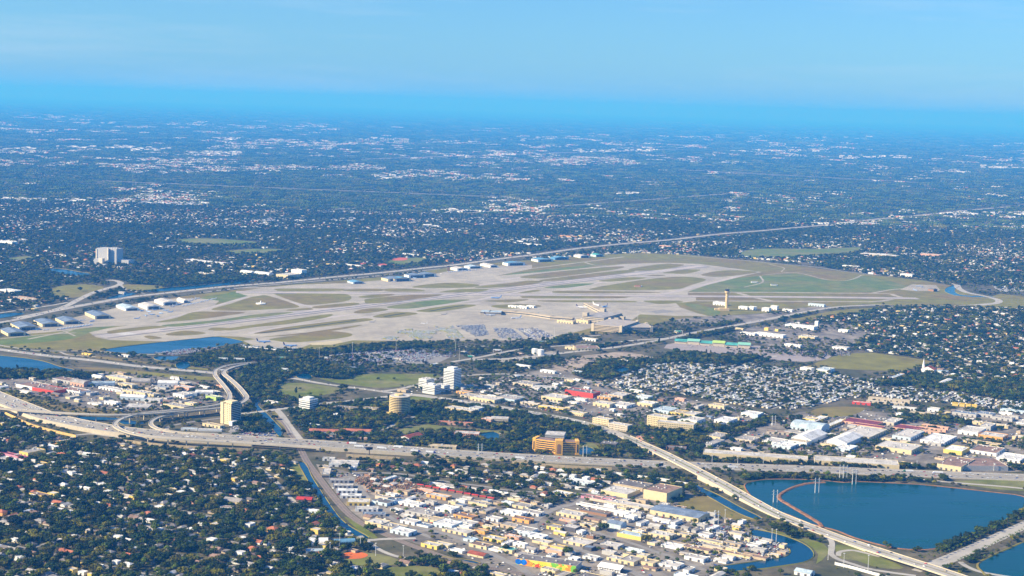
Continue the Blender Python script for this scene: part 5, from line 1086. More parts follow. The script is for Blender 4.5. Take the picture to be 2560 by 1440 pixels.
# mural warehouse
M_mural = bpy.data.materials.new('painted_mural'); M_mural.use_nodes = True
t_ = M_mural.node_tree; vo = t_.nodes.new('ShaderNodeTexVoronoi'); vo.inputs['Scale'].default_value = 0.16; ge = t_.nodes.new('ShaderNodeNewGeometry')
nz = t_.nodes.new('ShaderNodeTexNoise'); nz.inputs['Scale'].default_value = 0.12; nz.inputs['Detail'].default_value = 3
t_.links.new(ge.outputs['Position'], nz.inputs['Vector']); vm = t_.nodes.new('ShaderNodeVectorMath'); vm.operation = 'MULTIPLY_ADD'; vm.inputs[1].default_value = (18, 18, 18)
t_.links.new(nz.outputs['Color'], vm.inputs[0]); t_.links.new(ge.outputs['Position'], vm.inputs[2]); t_.links.new(vm.outputs[0], vo.inputs['Vector'])
sx = t_.nodes.new('ShaderNodeSeparateColor'); t_.links.new(vo.outputs['Color'], sx.inputs[0]); rp_ = t_.nodes.new('ShaderNodeValToRGB'); rp_.color_ramp.interpolation = 'CONSTANT'
for k, col in enumerate([(0.75, 0.08, 0.02), (0.85, 0.30, 0.02), (0.85, 0.62, 0.04), (0.20, 0.55, 0.05), (0.80, 0.45, 0.35), (0.85, 0.70, 0.10), (0.02, 0.35, 0.55)]):
    e = rp_.color_ramp.elements[k] if k < 2 else rp_.color_ramp.elements.new(0.5); e.position = k / 7; e.color = (*col, 1)
t_.links.new(sx.outputs[0], rp_.inputs[0]); t_.links.new(rp_.outputs[0], t_.nodes['Principled BSDF'].inputs['Base Color'])
M_muralblue = mat('mural_blue', (0.01, 0.16, 0.62), var=0.4, scale=0.25)
def mural_hall():
    label = 'warehouse with brightly coloured abstract mural along its whole front wall'
    c, L, a, d, n = frame(1290, 1411, 150, 26, -20); root = empty('mural_warehouse', c[0], c[1], 0, a); tag(root, label, 'warehouse'); footprint(c, L, 26, a, 3)
    flat_shell(root, L, 26, 9.5, 'grey', 'dark'); MB().box(-L / 2 + .2, L / 2 - .2, -13.25, -12.9, .1, 9.3).build('mural_panel', M_mural, root)
    for k in (-L * .46, -L * .37): o = MB().cyl(0, 0, 4.2, 4.2, 0, .3, 14).build('mural_blob', M_muralblue, root); o.rotation_euler.x = R(90); o.location = (k, -13.1, 4.8); o.scale = (1.2, 1, 1)
    for k in range(7): u = new_obj('roof_unit', UNIT, root); u.location = (L * (-.4 + k * .13), (k % 3 - 1) * 7, 8.8)
    STORED.append((root, label, 1365, 1425))
mural_hall()
# long shed with white sloping roof and pale doors; the front's shade is put into its dark wall colour
def canopy():
    label = 'long shed with bright white roof and pale doors right of the mural'
    c, L, a, d, n = frame(1492, 1424, 58, 14, -28); root = empty('long_shed', c[0], c[1], 0, a); tag(root, label, 'shed'); footprint(c, L, 14, a)
    MB().add([(-L / 2, -7, 5), (L / 2, -7, 5), (L / 2, 7, 8.5), (-L / 2, 7, 8.5), (-L / 2, -7, 4.6), (L / 2, -7, 4.6), (L / 2, 7, 8.1), (-L / 2, 7, 8.1)], [(0, 1, 2, 3), (7, 6, 5, 4), (0, 4, 5, 1), (1, 5, 6, 2), (2, 6, 7, 3), (3, 7, 4, 0)]).build('roof', M_white, root)
    MB().box(-L / 2 + 1, L / 2 - 1, -5, 6.6, 0, 4.55).build('wall', WM('dark'), root)
    for k in range(9): o = MB().box(-1.4, 1.4, -.15, .1, 0, 3.4).build('door', M_white, root); o.location = (-L * .44 + k * L * .11, -5, 0)
    STORED.append((root, label, 1515, 1424))
canopy()
# church
def church():
    label = 'white church with red roof and tall white spire beside the meadow'
    x, y = P(2322, 930); root = empty('church', x, y, 0, R(-33)); tag(root, label, 'church')
    gable_shell(root, 34, 24, 9, 'white', 'redbrown', 7, 'y'); o = MB().box(-3, 3, -3, 3, 0, 16).cyl(0, 0, 3.6, .05, 16, 36, 8).build('spire', M_white, root); o.location = (-14, -2, 0)
    w = MB().box(-13, 13, -9, 9, 0, 6).build('annex', WM('white'), root); w.location = (34, 8, 0); r = MB().box(-13.5, 13.5, -9.5, 9.5, 6, 6.5).build('annex_roof', RM('paleblue'), root); r.location = (34, 8, 0)
    fill(BLOCK, [(x - 26, y - 20), (x + 50, y - 20), (x + 50, y + 26), (x - 26, y + 26)], True); STORED.append((root, label, 2322, 930))
church()
# storage tanks and water tower bulbs
for i, (px, py, r, h, lb) in enumerate([(1337, 886, 8.5, 15, 'left one of two white cylindrical fuel tanks'), (1352, 888, 8.5, 15, 'right one of two white cylindrical fuel tanks')]):
    x, y = P(px, py); root = empty('fuel_tank', x, y); tag(root, lb, 'tank', 'white fuel tanks'); MB().cyl(0, 0, r, r, 0, h, 20).build('shell', M_white, root); MB().cyl(0, 0, r + .3, .5, h, h + 2, 20).build('lid', M_white, root)
    MB().tube([(r * .7, -r * .75, 0), (r * .7, -r * .75, h)], .35).build('ladder', M_pole, root)
# stadium with green and teal roofs
def stadium():
    label = 'grandstand with teal and lime green roofs beside the empty stadium car park'
    x, y = P(1760, 862); root = empty('grandstand', x, y, 0, R(-12)); tag(root, label, 'stadium')
    for k in range(6):
        c_ = ('teal', 'green', 'teal', 'lime', 'teal', 'green')[k]; m = RM('teal') if c_ == 'teal' else WM(c_)
        o = MB().box(-17, 17, -9, 9, 0, 7 + k % 2 * 3).build('stand', WM('beige'), root); o.location = (-66 + k * 36, 4 - k * 3.0, 0)
        V = [(-18, -11, 7), (18, -11, 7), (18, 11, 11), (-18, 11, 11), (-18, -11, 6.6), (18, -11, 6.6), (18, 11, 10.6), (-18, 11, 10.6)]
        q = MB().add([(a_, b_, c2 + k % 2 * 3) for a_, b_, c2 in V], [(0, 1, 2, 3), (7, 6, 5, 4), (0, 4, 5, 1), (1, 5, 6, 2), (2, 6, 7, 3), (3, 7, 4, 0)]).build('stand_roof', m, root); q.location = (-66 + k * 36, 4 - k * 3.0, 0)
    MB().box(-80, 130, 30, 44, 0, 5).build('bleachers', WM('cream'), root)
    fill(BLOCK, [(x - 110, y - 50), (x + 150, y - 60), (x + 150, y + 60), (x - 110, y + 60)], True); STORED.append((root, label, 1760, 862))
stadium()
# sound walls
def wall_run(name, px, h, t, m, label, cat='wall', panel=12.0):
    c = smooth(PP(px), 5); root = empty(name, *c[0]); tag(root, label, cat); ox, oy = c[0]
    L = [0]
    for i in range(len(c) - 1): L.append(L[-1] + math.dist(c[i], c[i + 1]))
    k = max(1, int(L[-1] / panel)); s = [L[-1] * j / k for j in range(k + 1)]; xs = np.interp(s, L, [q[0] for q in c]); ys = np.interp(s, L, [q[1] for q in c])
    me = MB().box(-.5, .5, -t / 2, t / 2, -.2, h).build('panel', m, link=False).data; pe = MB().box(-.5, .5, -t * .8, t * .8, -.2, h + .4).build('post', m, link=False).data
    for j in range(k):
        dx, dy = xs[j + 1] - xs[j], ys[j + 1] - ys[j]; l = math.hypot(dx, dy)
        o = new_obj('panel', me, root); o.location = ((xs[j] + xs[j + 1]) / 2 - ox, (ys[j] + ys[j + 1]) / 2 - oy, 0); o.scale.x = l - .9; o.rotation_euler.z = math.atan2(dy, dx)
        o = new_obj('post', pe, root); o.location = (xs[j] - ox, ys[j] - oy, 0); o.rotation_euler.z = math.atan2(dy, dx)
    block_path(c, 5); return root
wall_run('sound_wall', [(310, 1106), (360, 1112), (420, 1118), (480, 1122), (560, 1126), (620, 1128)], 5.5, .5, M_wallc, 'tan panelled sound wall along the suburb below the flyover')
wall_run('sound_wall', [(866, 1142), (930, 1146), (1000, 1150)], 5.5, .5, M_wallc, 'brown sound wall section beside the billboard')
wall_run('sound_wall', [(1085, 1152), (1160, 1158), (1230, 1160)], 5.5, .5, M_wallc, 'brown sound wall section right of the billboard')
wall_run('sound_wall', [(1280, 1161), (1360, 1167), (1440, 1172), (1530, 1176)], 6, .5, M_wallc, 'long brown sound wall below the orange office')
wall_run('sound_wall', [(12, 1035), (40, 1048), (80, 1066), (130, 1080), (190, 1094)], 5, .6, mat('ochre_wall', (0.66, 0.46, 0.17), var=.12), 'ochre boundary wall stepping down beside the left suburb')
wall_run('white_wall', [(1540, 1187), (1600, 1195), (1660, 1203), (1735, 1217)], 5, 1.0, M_white, 'long white boundary wall below the interstate')
wall_run('white_wall', [(2088, 1412), (2130, 1422), (2180, 1436), (2230, 1450)], 4, .8, M_white, 'white wall at the bottom right by the slip road')
# red market awnings
def awnings():
    for k in range(10):
        px, py = 1052 + k * 19.5, 1216 + k * 3.6; x, y = P(px, py); root = empty('market_stall', x, y, 0, R(-20)); tag(root, ('first second third fourth fifth sixth seventh eighth ninth tenth'.split()[k]) + ' from left in the row of red-roofed market stalls', 'stall', 'red market stalls')
        MB().add([(-6, -4, 3), (6, -4, 3), (6, 0, 4.2), (-6, 0, 4.2), (6, 4, 3), (-6, 4, 3)], [(0, 1, 2, 3), (3, 2, 4, 5)]).build('awning', RM('red'), root)
        MB().box(-5.5, 5.5, -3.4, 3.4, 0, 2.6).build('counter', WM('brown'), root)
    block_path(PP([(1045, 1217), (1240, 1254)]), 14)
awnings()
# sign gantries, billboard, masts, power poles
M_sign = mat('green_sign', (0.02, 0.35, 0.22), var=.05); M_signw = mat('pale_sign', (0.75, 0.78, 0.80), var=.05)
for px, py, w, h, ang, full, sm, lb in [(558, 905, 22, 11, -5, True, M_signw, 'white sign gantry over the left flyover deck'), (598, 905, 26, 10, -5, True, M_signw, 'white sign gantry over the right flyover deck'), (555, 934, 12, 11, 0, True, M_signw, 'white gantry frame between the two flyover decks'),
    (705, 902, 18, 10, -8, True, M_sign, 'sign gantry with green panel over the wood'), (815, 902, 7, 10, -8, True, M_signw, 'narrow white gantry beside the long-stay car park'), (712, 935, 16, 15, -10, False, M_signw, 'white overhead sign arm above the park avenue'), (712, 886, 22, 7, -5, True, M_signw, 'white gantry above the trees by the cargo ramp'),
    (1175, 893, 20, 5, -10, False, M_sign, 'green overhead sign beside the terminal road'), (1243, 882, 20, 9, -5, True, M_signw, 'white gantry with red heart sign by the terminal road'), (1355, 860, 20, 8, -5, True, mat('blue_sign', (0.1, .4, .7)), 'gantry with blue sign panels by the terminal road'), (1696, 834, 20, 8, -5, True, M_sign, 'gantry with green sign right of the parking garage')]:
    s = mpp(px, py); x, y = P(px, py); root = empty('sign_gantry', x, y, 0, R(ang)); tag(root, lb, 'sign'); W_, H_ = w * s, h * s
    for sx in ((-1, 1) if full else (1,)): MB().box(sx * W_ / 2 - .5, sx * W_ / 2 + .5, -.5, .5, 0, H_).build('post', M_white, root)
    MB().box(-W_ / 2, W_ / 2, -.6, .6, H_ - 1.6, H_).build('beam', M_white, root); MB().box(-W_ * .3, W_ * .3, -.9, -.65, H_ - 3.6, H_ - .4).build('sign_panel', sm, root)
    if 'heart' in lb: MB().cyl(0, -1.0, 1.6, .1, H_ - 3.2, H_ - 3.0, 8).build('heart', RM('red'), root)
x, y = P(923, 1144); root = empty('billboard', x, y, 0, R(15)); tag(root, 'tall dark two-faced billboard on a single post beside the interstate', 'billboard')
MB().cyl(0, 0, .8, .8, 0, 17, 8).build('post', mat('dark_steel', (.06, .06, .07)), root)
for sg in (-1, 1): o = MB().box(-6.5, 6.5, -.3, .3, 15, 20).build('board', mat('dark_steel', (0, 0, 0)), root); o.rotation_euler.z = R(18 * sg); o.location = (0, -2.0 * sg, 0)
x, y = P(1652, 1174); root = empty('billboard', x, y, 0, R(25)); tag(root, 'dark billboard under the boulevard overpass', 'billboard'); MB().cyl(0, 0, .6, .6, 0, 9, 8).build('post', mat('dark_steel', (0, 0, 0)), root); MB().box(-5, 5, -.3, .3, 7, 12).build('board', mat('dark_steel', (0, 0, 0)), root)
def power_pole(px, py, h, lb, arms=2):
    x, y = P(px, py); root = empty('power_pole', x, y, 0, R(10)); tag(root, lb, 'power pole', 'tall steel power poles')
    for sx in (-3.4, 3.4): MB().tube([(sx, 0, 0), (sx, 0, h)], [.75, .5], 6).build('post', M_pole, root)
    for k in range(arms): MB().box(-6.5, 6.5, -.3, .3, h - 3 - k * 5, h - 2.4 - k * 5).build('crossarm', M_pole, root)
for i, (px, py, h, lb) in enumerate([(2042, 1232, 27, 'twin-post power pole standing in the lake near the causeway'), (2135, 1211, 28, 'twin-post power pole on the lake spit'), (2112, 1203, 30, 'twin-post power pole at the top of the lake'), (1938, 1256, 22, 'twin-post power pole in the narrow water left of the causeway'), (1790, 1316, 26, 'twin-post power pole beside the blue-roofed warehouse'),
    (1200, 1140, 24, 'twin-post power pole behind the interstate, left of the orange office'), (1462, 1142, 22, 'twin-post power pole by the pond right of the orange office'), (2103, 1202, 30, 'slim twin-post power pole above the lake shore'), (1934, 1064, 22, 'lattice power pole left of the light blue warehouse'), (530, 668, 30, 'far twin-post power pole behind the far highway')]): power_pole(px, py, h, lb)
ordn = 'first second third fourth fifth sixth seventh eighth ninth tenth eleventh twelfth thirteenth fourteenth fifteenth sixteenth seventeenth eighteenth nineteenth twentieth'.split()
def mast(px, py, h, lb, r=.45, grp='tall light masts'):
    x, y = P(px, py); root = empty('light_mast', x, y); tag(root, lb, 'light mast', grp); MB().tube([(0, 0, 0), (0, 0, h)], [r, r * .6], 6).build('pole', M_pole, root); MB().cyl(0, 0, 1.1, 1.4, h - .6, h + .3, 8).build('lamp_ring', M_pole, root)
for k, x_ in enumerate(range(1780, 2540, 64)): mast(x_, 1158 + (x_ - 1780) * .028, 15, ordn[k] + ' from left of the light masts along the right stretch of interstate')
for k, (x_, y_) in enumerate([(825, 1388), (849, 1366), (901, 1372), (939, 1390), (1008, 1396)]): mast(x_, y_, 19, ordn[k] + ' from left of the floodlight masts around the ball diamond', .5, 'ball diamond floodlights')
for k, (x_, y_) in enumerate([(798, 898), (881, 884), (990, 878), (1139, 876), (1386, 845), (1492, 824), (1594, 800), (1148, 900)]): mast(x_, y_, 30, ordn[k] + ' from left of the tall light masts around the terminal roads')
for k, (x_, y_) in enumerate([(1787, 1310), (1812, 1308), (1929, 1357), (1940, 1358), (2070, 1400), (2109, 1420), (2170, 1425)]): mast(x_, y_, 22, ordn[k] + ' from left of the tall poles around the canal bend')

# ---------------------------------------------------------------- airport buildings
def control_tower():
    label = 'tall tan airport control tower with glazed cab'
    x, y = P(1816, 776); root = empty('control_tower', x, y); tag(root, label, 'control tower'); m = mat('tower_tan', (0.66, 0.50, 0.26), var=.06)
    MB().cyl(0, 0, 5.2, 4.6, 0, 58, 10).build('shaft', m, root); MB().cyl(0, 0, 4.6, 8.2, 56, 61, 10).cyl(0, 0, 8.2, 8.2, 61, 65, 10).build('collar', m, root)
    MB().cyl(0, 0, 6.2, 7.4, 65, 70.5, 10).build('cab_glass', M_glass, root); MB().cyl(0, 0, 7.8, 7.8, 70.5, 71.6, 10).build('cab_roof', mat('dark_steel', (0, 0, 0)), root); MB().tube([(0, 0, 71), (0, 0, 78)], .25).build('antenna', M_pole, root)
    MB().box(-26, 8, -12, 4, 0, 8).build('base_building', m, root); MB().box(-40, -26, -8, 4, 0, 6).build('base_annex', m, root)
    fill(BLOCK, [(x - 42, y - 16), (x + 14, y - 16), (x + 14, y + 8), (x - 42, y + 8)], True); STORED.append((root, label, 1817, 775))
control_tower()
def small_tower():
    x, y = P(1121, 678); root = empty('ramp_tower', x, y); tag(root, 'slim brown ramp control tower among the far hangars', 'control tower'); MB().box(-3.5, 3.5, -3.5, 3.5, 0, 18).build('shaft', WM('brown'), root); MB().cyl(0, 0, 5, 6, 18, 22, 8).build('cab_glass', M_glass, root); MB().cyl(0, 0, 6.4, 6.4, 22, 23, 8).build('cab_roof', WM('beige'), root)
small_tower()
def garage(ax, ay, W, D, H, lv, lb, ang):
    c, L, a, d, n = frame(ax, ay, W, D, ang); root = empty('parking_garage', c[0], c[1], 0, a); tag(root, lb, 'parking garage'); footprint(c, L, D, a, 3); m = mat('garage_concrete', (0.62, 0.52, 0.36), var=.08); fh = H / lv
    MB().box(-L / 2 + 2.5, L / 2 - 2.5, -D / 2 + 2.5, D / 2 - 2.5, 0, H - 1).build('deck_shade_block', M_door, root)  # solid dark block painted in for the shade between open decks
    sl = MB().box(-L / 2, L / 2, -D / 2, D / 2, -.9, .9).build('slab', m, link=False).data
    for k in range(1, lv + 1): o = new_obj('slab', sl, root); o.location.z = k * fh - .9
    MB().box(-L / 2 + .8, L / 2 - .8, -D / 2 + .8, D / 2 - .8, H - .1, H + .12).build('roof_deck', mat('garage_deck', (0.40, 0.36, 0.32), var=.15, scale=.05), root)
    for sx in (-1, 1):
        for sy in (-1, 1): o = MB().box(-4, 4, -4, 4, 0, H + 3).build('stair_tower', m, root); o.location = (sx * (L / 2 - 4.5) + sx * .7, sy * (D / 2 - 4.5) + sy * .7, 0)
    STORED.append((root, lb, ax + W / 2, ay)); return root
garage(1478, 828, 76, 150, 21, 5, 'large cream multi-storey parking garage in front of the terminal', -24)
garage(1560, 830, 72, 90, 15, 3, 'lower parking garage with crowded roof deck right of the large one', 6)
def terminal():
    label = 'cream airport terminal with stepped floors and two square towers'
    c, L, a, d, n = frame(1450, 806, 62, 150, -28); root = empty('airport_terminal', c[0], c[1], 0, a); tag(root, label, 'terminal'); footprint(c, L, 150, a, 3); m = mat('terminal_cream', (0.47, 0.41, 0.31), var=.1)
    for k in range(4): MB().box(-L / 2 + k * 2, L / 2 - k * 2, -75 + k * 2, 75 - k * 2, k * 5.0, k * 5.0 + 3.4).build('floor_band', m, root); MB().box(-L / 2 + k * 2 + .8, L / 2 - k * 2 - .8, -74 + k * 2, 74 - k * 2, k * 5.0 + 3.4, k * 5.0 + 5.05).build('window_band', M_glass, root)
    MB().box(-L / 2 + 7, L / 2 - 7, -68, 68, 19.9, 20.6).build('roof', RM('grey'), root)
    for yy in (-60, 66): o = MB().box(-8, 8, -8, 8, 0, 31).build('stair_tower', m, root); o.location = (-L / 2 + 12, yy, 0)
    for k in range(3): o = MB().box(-8, 8, -6, 6, 0, 15).build('ticket_hall', m, root); o.location = (L / 2 + 8, -50 + k * 44, 0)
    STORED.append((root, label, 1500, 800))
    for nm, pts, w, h, lb in [('concourse', [(1432, 802), (1380, 798), (1330, 790), (1290, 786), (1255, 783)], 22, 9, 'long cream concourse stretching left from the terminal'), ('concourse', [(1510, 786), (1492, 777), (1475, 768), (1468, 765)], 24, 9, 'short cream concourse reaching back from the terminal'), ('concourse', [(1252, 786), (1225, 785), (1205, 784)], 40, 8, 'round-ended grey pier at the left tip of the long concourse')]:
        pt = PP(pts); root = empty(nm, *pt[0]); tag(root, lb, 'concourse'); ox, oy = pt[0]
        for (x0, y0), (x1, y1) in zip(pt[:-1], pt[1:]):
            l = math.hypot(x1 - x0, y1 - y0); an = math.atan2(y1 - y0, x1 - x0)
            for nn, w2, z0, z1, mm in (('wall', w, 0, h, m), ('window_band', w + .5, h * .45, h * .72, M_glass), ('roof', w - 1, h, h + .7, RM('sand') if h == 9 else RM('paleblue'))):
                o = MB().box(-l / 2 - 2, l / 2 + 2, -w2 / 2, w2 / 2, z0, z1).build(nn, mm, root); o.location = ((x0 + x1) / 2 - ox, (y0 + y1) / 2 - oy, 0.02 * w2); o.rotation_euler.z = an
        block_path(pt, w + 4); STORED.append((root, lb, *pts[1]))
terminal()
T(1440, 806, 30, 40, 8, 'cream', 'sand', 'cream check-in wing at the left of the terminal', cat='terminal wing', name='terminal_wing')
T(1392, 806, 40, 20, 7, 'cream', 'sand', 'cream service block between concourse and terminal', cat='terminal wing', name='terminal_wing')
T(1455, 850, 34, 14, 6, 'white', 'sand', 'white bus shelter hall in front of the parking garage', cat='shelter', name='shelter_hall')
for k, (x_, y_, w_, h_) in enumerate([(1270, 768, 20, 5), (1292, 770, 24, 6), (1316, 768, 18, 5)]): T(x_, y_, w_, 14, h_, 'white', 'white', ordn[k] + ' from left of the white fire-station sheds on the apron island', cat='shed', name='apron_shed')
T(600, 872, 132, 16, 5, 'white', 'white', 'long white cargo shed with dock doors beside the runway pond', ang=-21, doors=6, cat='cargo shed', name='cargo_shed')
T(204, 886, 22, 8, 4, 'yellow', 'yellow', 'small yellow hut beside the perimeter road', cat='hut', name='hut'); T(295, 890, 24, 10, 4, 'white', 'light', 'small white pump hut by the runway pond', cat='hut', name='hut')
# hangars
def hangar(ax, ay, W, D, h, wall, roof, lb, ang=GRID):
    r_ = T(ax, ay, W, D, h, wall, roof, lb, style='gable', ang=ang, cat='hangar', name='hangar', doors=0, axis='x', rise=4)
    c, L, a, d, n = frame(ax, ay, W, D, ang); H = h * mpp(ax, ay) * 1.02
    MB().box(L / 2 - .1, L / 2 + .4, -D * .38, D * .38, 0, H * .92).build('hangar_door', M_door, r_)
    k = max(2, int(D / 12))
    for i in range(k): q = MB().box(L / 2 + .2, L / 2 + .55, -.2, .2, 0, H * .9).build('door_rail', M_unit, r_); q.location.y = D * (-.38 + .76 * i / (k - 1))
for k, (x_, y_, w_, D, h, wl, rf, lb) in enumerate([(0, 830, 24, 90, 9, 'cream', 'bluegrey', 'nearest cream hangar at the far left of the airfield'), (26, 815, 26, 96, 9, 'cream', 'bluegrey', 'second cream hangar from the left of the airfield'), (84, 807, 26, 90, 9, 'cream', 'bluegrey', 'third hangar from the left with bright cream end wall'), (138, 801, 26, 88, 8, 'cream', 'bluegrey', 'fourth hangar from the left with dark doors'),
    (212, 787, 30, 90, 9, 'cream', 'bluegrey', 'fifth and largest blue-roofed hangar from the left'), (290, 768, 28, 80, 7, 'white', 'paleblue', 'sixth hangar from the left with pale blue roof'), (346, 766, 26, 80, 9, 'white', 'white', 'seventh hangar from the left with white roof'), (386, 756, 26, 90, 9, 'white', 'white', 'eighth hangar from the left, broad and white-roofed'), (442, 752, 20, 30, 7, 'white', 'white', 'small white hangar at the right end of the left row'),
    (953, 700, 20, 110, 8, 'cream', 'bluegrey', 'leftmost hangar of the far apron group'), (972, 701, 16, 100, 9, 'cream', 'blue', 'second hangar of the far apron group with cream arch'), (1010, 693, 14, 100, 9, 'white', 'bluegrey', 'third hangar of the far apron group'), (1045, 690, 14, 80, 9, 'white', 'bluegrey', 'fourth hangar of the far apron group'), (868, 706, 18, 60, 5, 'paleblue', 'blue', 'small blue hangar left of the far apron group'),
    (1126, 674, 20, 70, 7, 'white', 'white', 'white hangar beside the brown ramp tower'), (1160, 669, 16, 80, 6, 'white', 'paleblue', 'pale hangar right of the brown ramp tower'), (1200, 664, 30, 50, 6, 'white', 'white', 'white low hangar behind the far apron'), (1256, 662, 16, 120, 8, 'white', 'blue', 'long blue-roofed hangar in the middle of the far row'), (1328, 652, 20, 110, 7, 'white', 'blue', 'white-fronted blue-roofed hangar in the far row'), (1376, 648, 14, 100, 7, 'blue', 'blue', 'dark blue hangar in the far row'), (1434, 642, 20, 70, 6, 'white', 'white', 'white hangar near the right end of the far row'), (1476, 640, 16, 60, 6, 'paleblue', 'teal', 'pale green hangar at the right end of the far row'), (2320, 727, 16, 30, 6, 'brown', 'dark', 'small dark hangar on the right-hand pad')]):
    hangar(x_, y_, w_ * .85, D * (.52 if k < 9 else .7), h * .8, wl, 'light' if rf == 'white' else rf, lb, ang=-58)
# VOR beacon and field huts
x, y = P(652, 760); root = empty('radio_beacon', x, y); tag(root, 'white radio beacon with pointed cap on the triangular infield lawn', 'beacon'); MB().cyl(0, 0, 16, 16, 0, 3, 20).build('counterpoise', M_white, root); MB().cyl(0, 0, 3, .3, 3, 13, 10).build('antenna_cone', M_white, root)
for px, py, lb in [(1594, 717, 'reddish fire-training mock-up on the green infield'), (1885, 707, 'white radar hut on the right infield'), (1934, 714, 'white shed on the right infield track')]:
    x, y = P(px, py); root = empty('field_hut', x, y); tag(root, lb, 'hut'); MB().box(-11, 11, -5, 5, 0, 5).build('wall', WM('white') if 'white' in lb else WM('salmon'), root); MB().box(-11.5, 11.5, -5.5, 5.5, 5, 5.5).build('roof', RM('light') if 'white' in lb else RM('tile'), root); MB().cyl(14, 2, 2.5, 2.5, 0, 5, 10).build('tank', M_white, root)

# ---------------------------------------------------------------- aircraft
M_fus = mat('aircraft_white', (0.80, 0.80, 0.80), rough=.35, var=.04); M_fusb = mat('aircraft_blue', (0.30, 0.45, 0.72), rough=.35, var=.04); M_tail = mat('tail_navy', (0.05, 0.03, 0.12), rough=.4, var=.05); M_tailteal = mat('tail_teal', (.02, .2, .3), var=.05)
def plane_parts(L, span, r):
    P_ = {}
    pts = [(-L / 2, 0, r * 1.1), (-L * .47, 0, r * 1.15), (-L * .40, 0, r * 1.3), (-L * .2, 0, r * 1.3), (L * .2, 0, r * 1.3), (L * .36, 0, r * 1.5), (L / 2, 0, r * 1.9)]
    P_['fuselage'] = MB().tube(pts, [r * .15, r * .6, r, r, r, r * .7, r * .15], 10)
    w = MB()
    for s in (-1, 1):
        x0, x1, t = -L * .1, L * .06, .18 * r
        V = [(x0, 0, r), (x1, 0, r), (L * .16, s * span / 2, r * 1.4), (L * .12, s * span / 2, r * 1.4)]; V += [(a_, b_, c_ - t) for a_, b_, c_ in V]
        w.add(V, [(0, 1, 2, 3), (7, 6, 5, 4), (0, 4, 5, 1), (1, 5, 6, 2), (2, 6, 7, 3), (3, 7, 4, 0)])
        V = [(L * .38, 0, r * 1.7), (L * .46, 0, r * 1.7), (L * .50, s * span * .17, r * 1.8), (L * .47, s * span * .17, r * 1.8)]; V += [(a_, b_, c_ - t * .7) for a_, b_, c_ in V]
        w.add(V, [(0, 1, 2, 3), (7, 6, 5, 4), (0, 4, 5, 1), (1, 5, 6, 2), (2, 6, 7, 3), (3, 7, 4, 0)])
    P_['wing'] = w
    V = [(L * .36, -.12 * r, r * 2), (L * .48, -.12 * r, r * 2), (L * .53, -.1 * r, r * 2 + L * .2), (L * .46, -.1 * r, r * 2 + L * .2)]; V += [(a_, -b_, c_) for a_, b_, c_ in V]
    P_['tail_fin'] = MB().add(V, [(0, 1, 2, 3), (7, 6, 5, 4), (0, 4, 5, 1), (1, 5, 6, 2), (2, 6, 7, 3), (3, 7, 4, 0)])
    e = MB()
    for s in (-1, 1): e.tube([(-L * .1, s * span * .17, r * .75), (L * .02, s * span * .17, r * .75)], [r * .5, r * .42], 8)
    P_['engine'] = e
    g = MB().box(-L * .38, -L * .36, -.2, .2, 0, r)
    for s in (-1, 1): g.box(L * .02, L * .05, s * r * 1.2 - .3, s * r * 1.2 + .3, 0, r)
    P_['landing_gear'] = g
    return {k: v.build(k, M_fus, link=False).data for k, v in P_.items()}
JET, SMALL = plane_parts(38, 35, 2.1), plane_parts(11, 12, .8); BIZ = plane_parts(20, 19, 1.2)
def plane(px, py, ang, kind, lb, tail=None, body=None, grp=None):
    x, y = P(px, py); root = empty('parked_aircraft', x, y, .25, R(ang)); tag(root, lb, 'aircraft', grp)
    for k, me in kind.items():
        o = new_obj(k, me, root)
        m = tail if k == 'tail_fin' and tail else body
        if m: o.material_slots[0].link = 'OBJECT'; o.material_slots[0].material = m
    return root
plane(659, 856, 196, JET, 'blue airliner with purple tail, left of two on the cargo ramp', M_tail, M_fusb); plane(726, 866, 196, JET, 'blue airliner with purple tail, right of two on the cargo ramp', M_tail, M_fusb)
plane(1360, 791, 190, JET, 'white airliner with teal tail behind the long concourse', M_tailteal); plane(1455, 770, 170, JET, 'white airliner with dark tail left of the short concourse', M_tail); plane(1490, 764, 120, JET, 'white airliner beyond the tip of the short concourse'); plane(1512, 768, 60, JET, 'blue airliner right of the short concourse', M_tail, M_fusb)
plane(1225, 789, 200, JET, 'white airliner at the left tip of the long concourse', M_tail); plane(1290, 797, 30, JET, 'white airliner in front of the long concourse', M_fusb); plane(1240, 746, 10, JET, 'pale blue airliner taxiing near the apron island', M_fusb, M_fusb); plane(1060, 840 - 30, 0, BIZ, 'small white jet on the taxiway beside the rental cars')
plane(115, 826, 40, BIZ, 'white business jet on the grass edge of the left apron'); plane(128, 813, 70, BIZ, 'white business jet in front of the third hangar'); plane(90, 825, 20, BIZ, 'pale business jet in front of the second hangar', None, M_fusb); plane(230, 804, 60, BIZ, 'blue business jet in front of the fourth hangar', None, M_fusb); plane(205, 802, 50, BIZ, 'white business jet beside the fourth hangar')
for k in range(12): plane(148 + k * 7.0, 824 - k * .95, 55 + (k * 37) % 20, BIZ, ordn[k] + ' from left in the row of white jets on the left apron', grp='row of white jets')
for k in range(9): plane(462 + k * 9, 765 - k * 2.1, 40, BIZ, ordn[k] + ' from left in the jet row right of the white hangars', grp='jet row by the hangars')
for k in range(9): plane(430 + k * 8, 767 - k * 2.6, 220, BIZ, ordn[k] + ' from left in the rear jet row right of the white hangars', grp='rear jet row by the hangars')
for k, (x_, y_) in enumerate([(342, 797), (355, 778), (364, 790), (372, 780), (380, 787), (387, 775), (394, 791), (402, 784), (414, 777), (425, 781)]): plane(x_, y_, 30 + k * 40, BIZ, ordn[k] + ' from left of the light blue planes parked loose on the left apron', None, M_fusb, 'loose light blue planes')
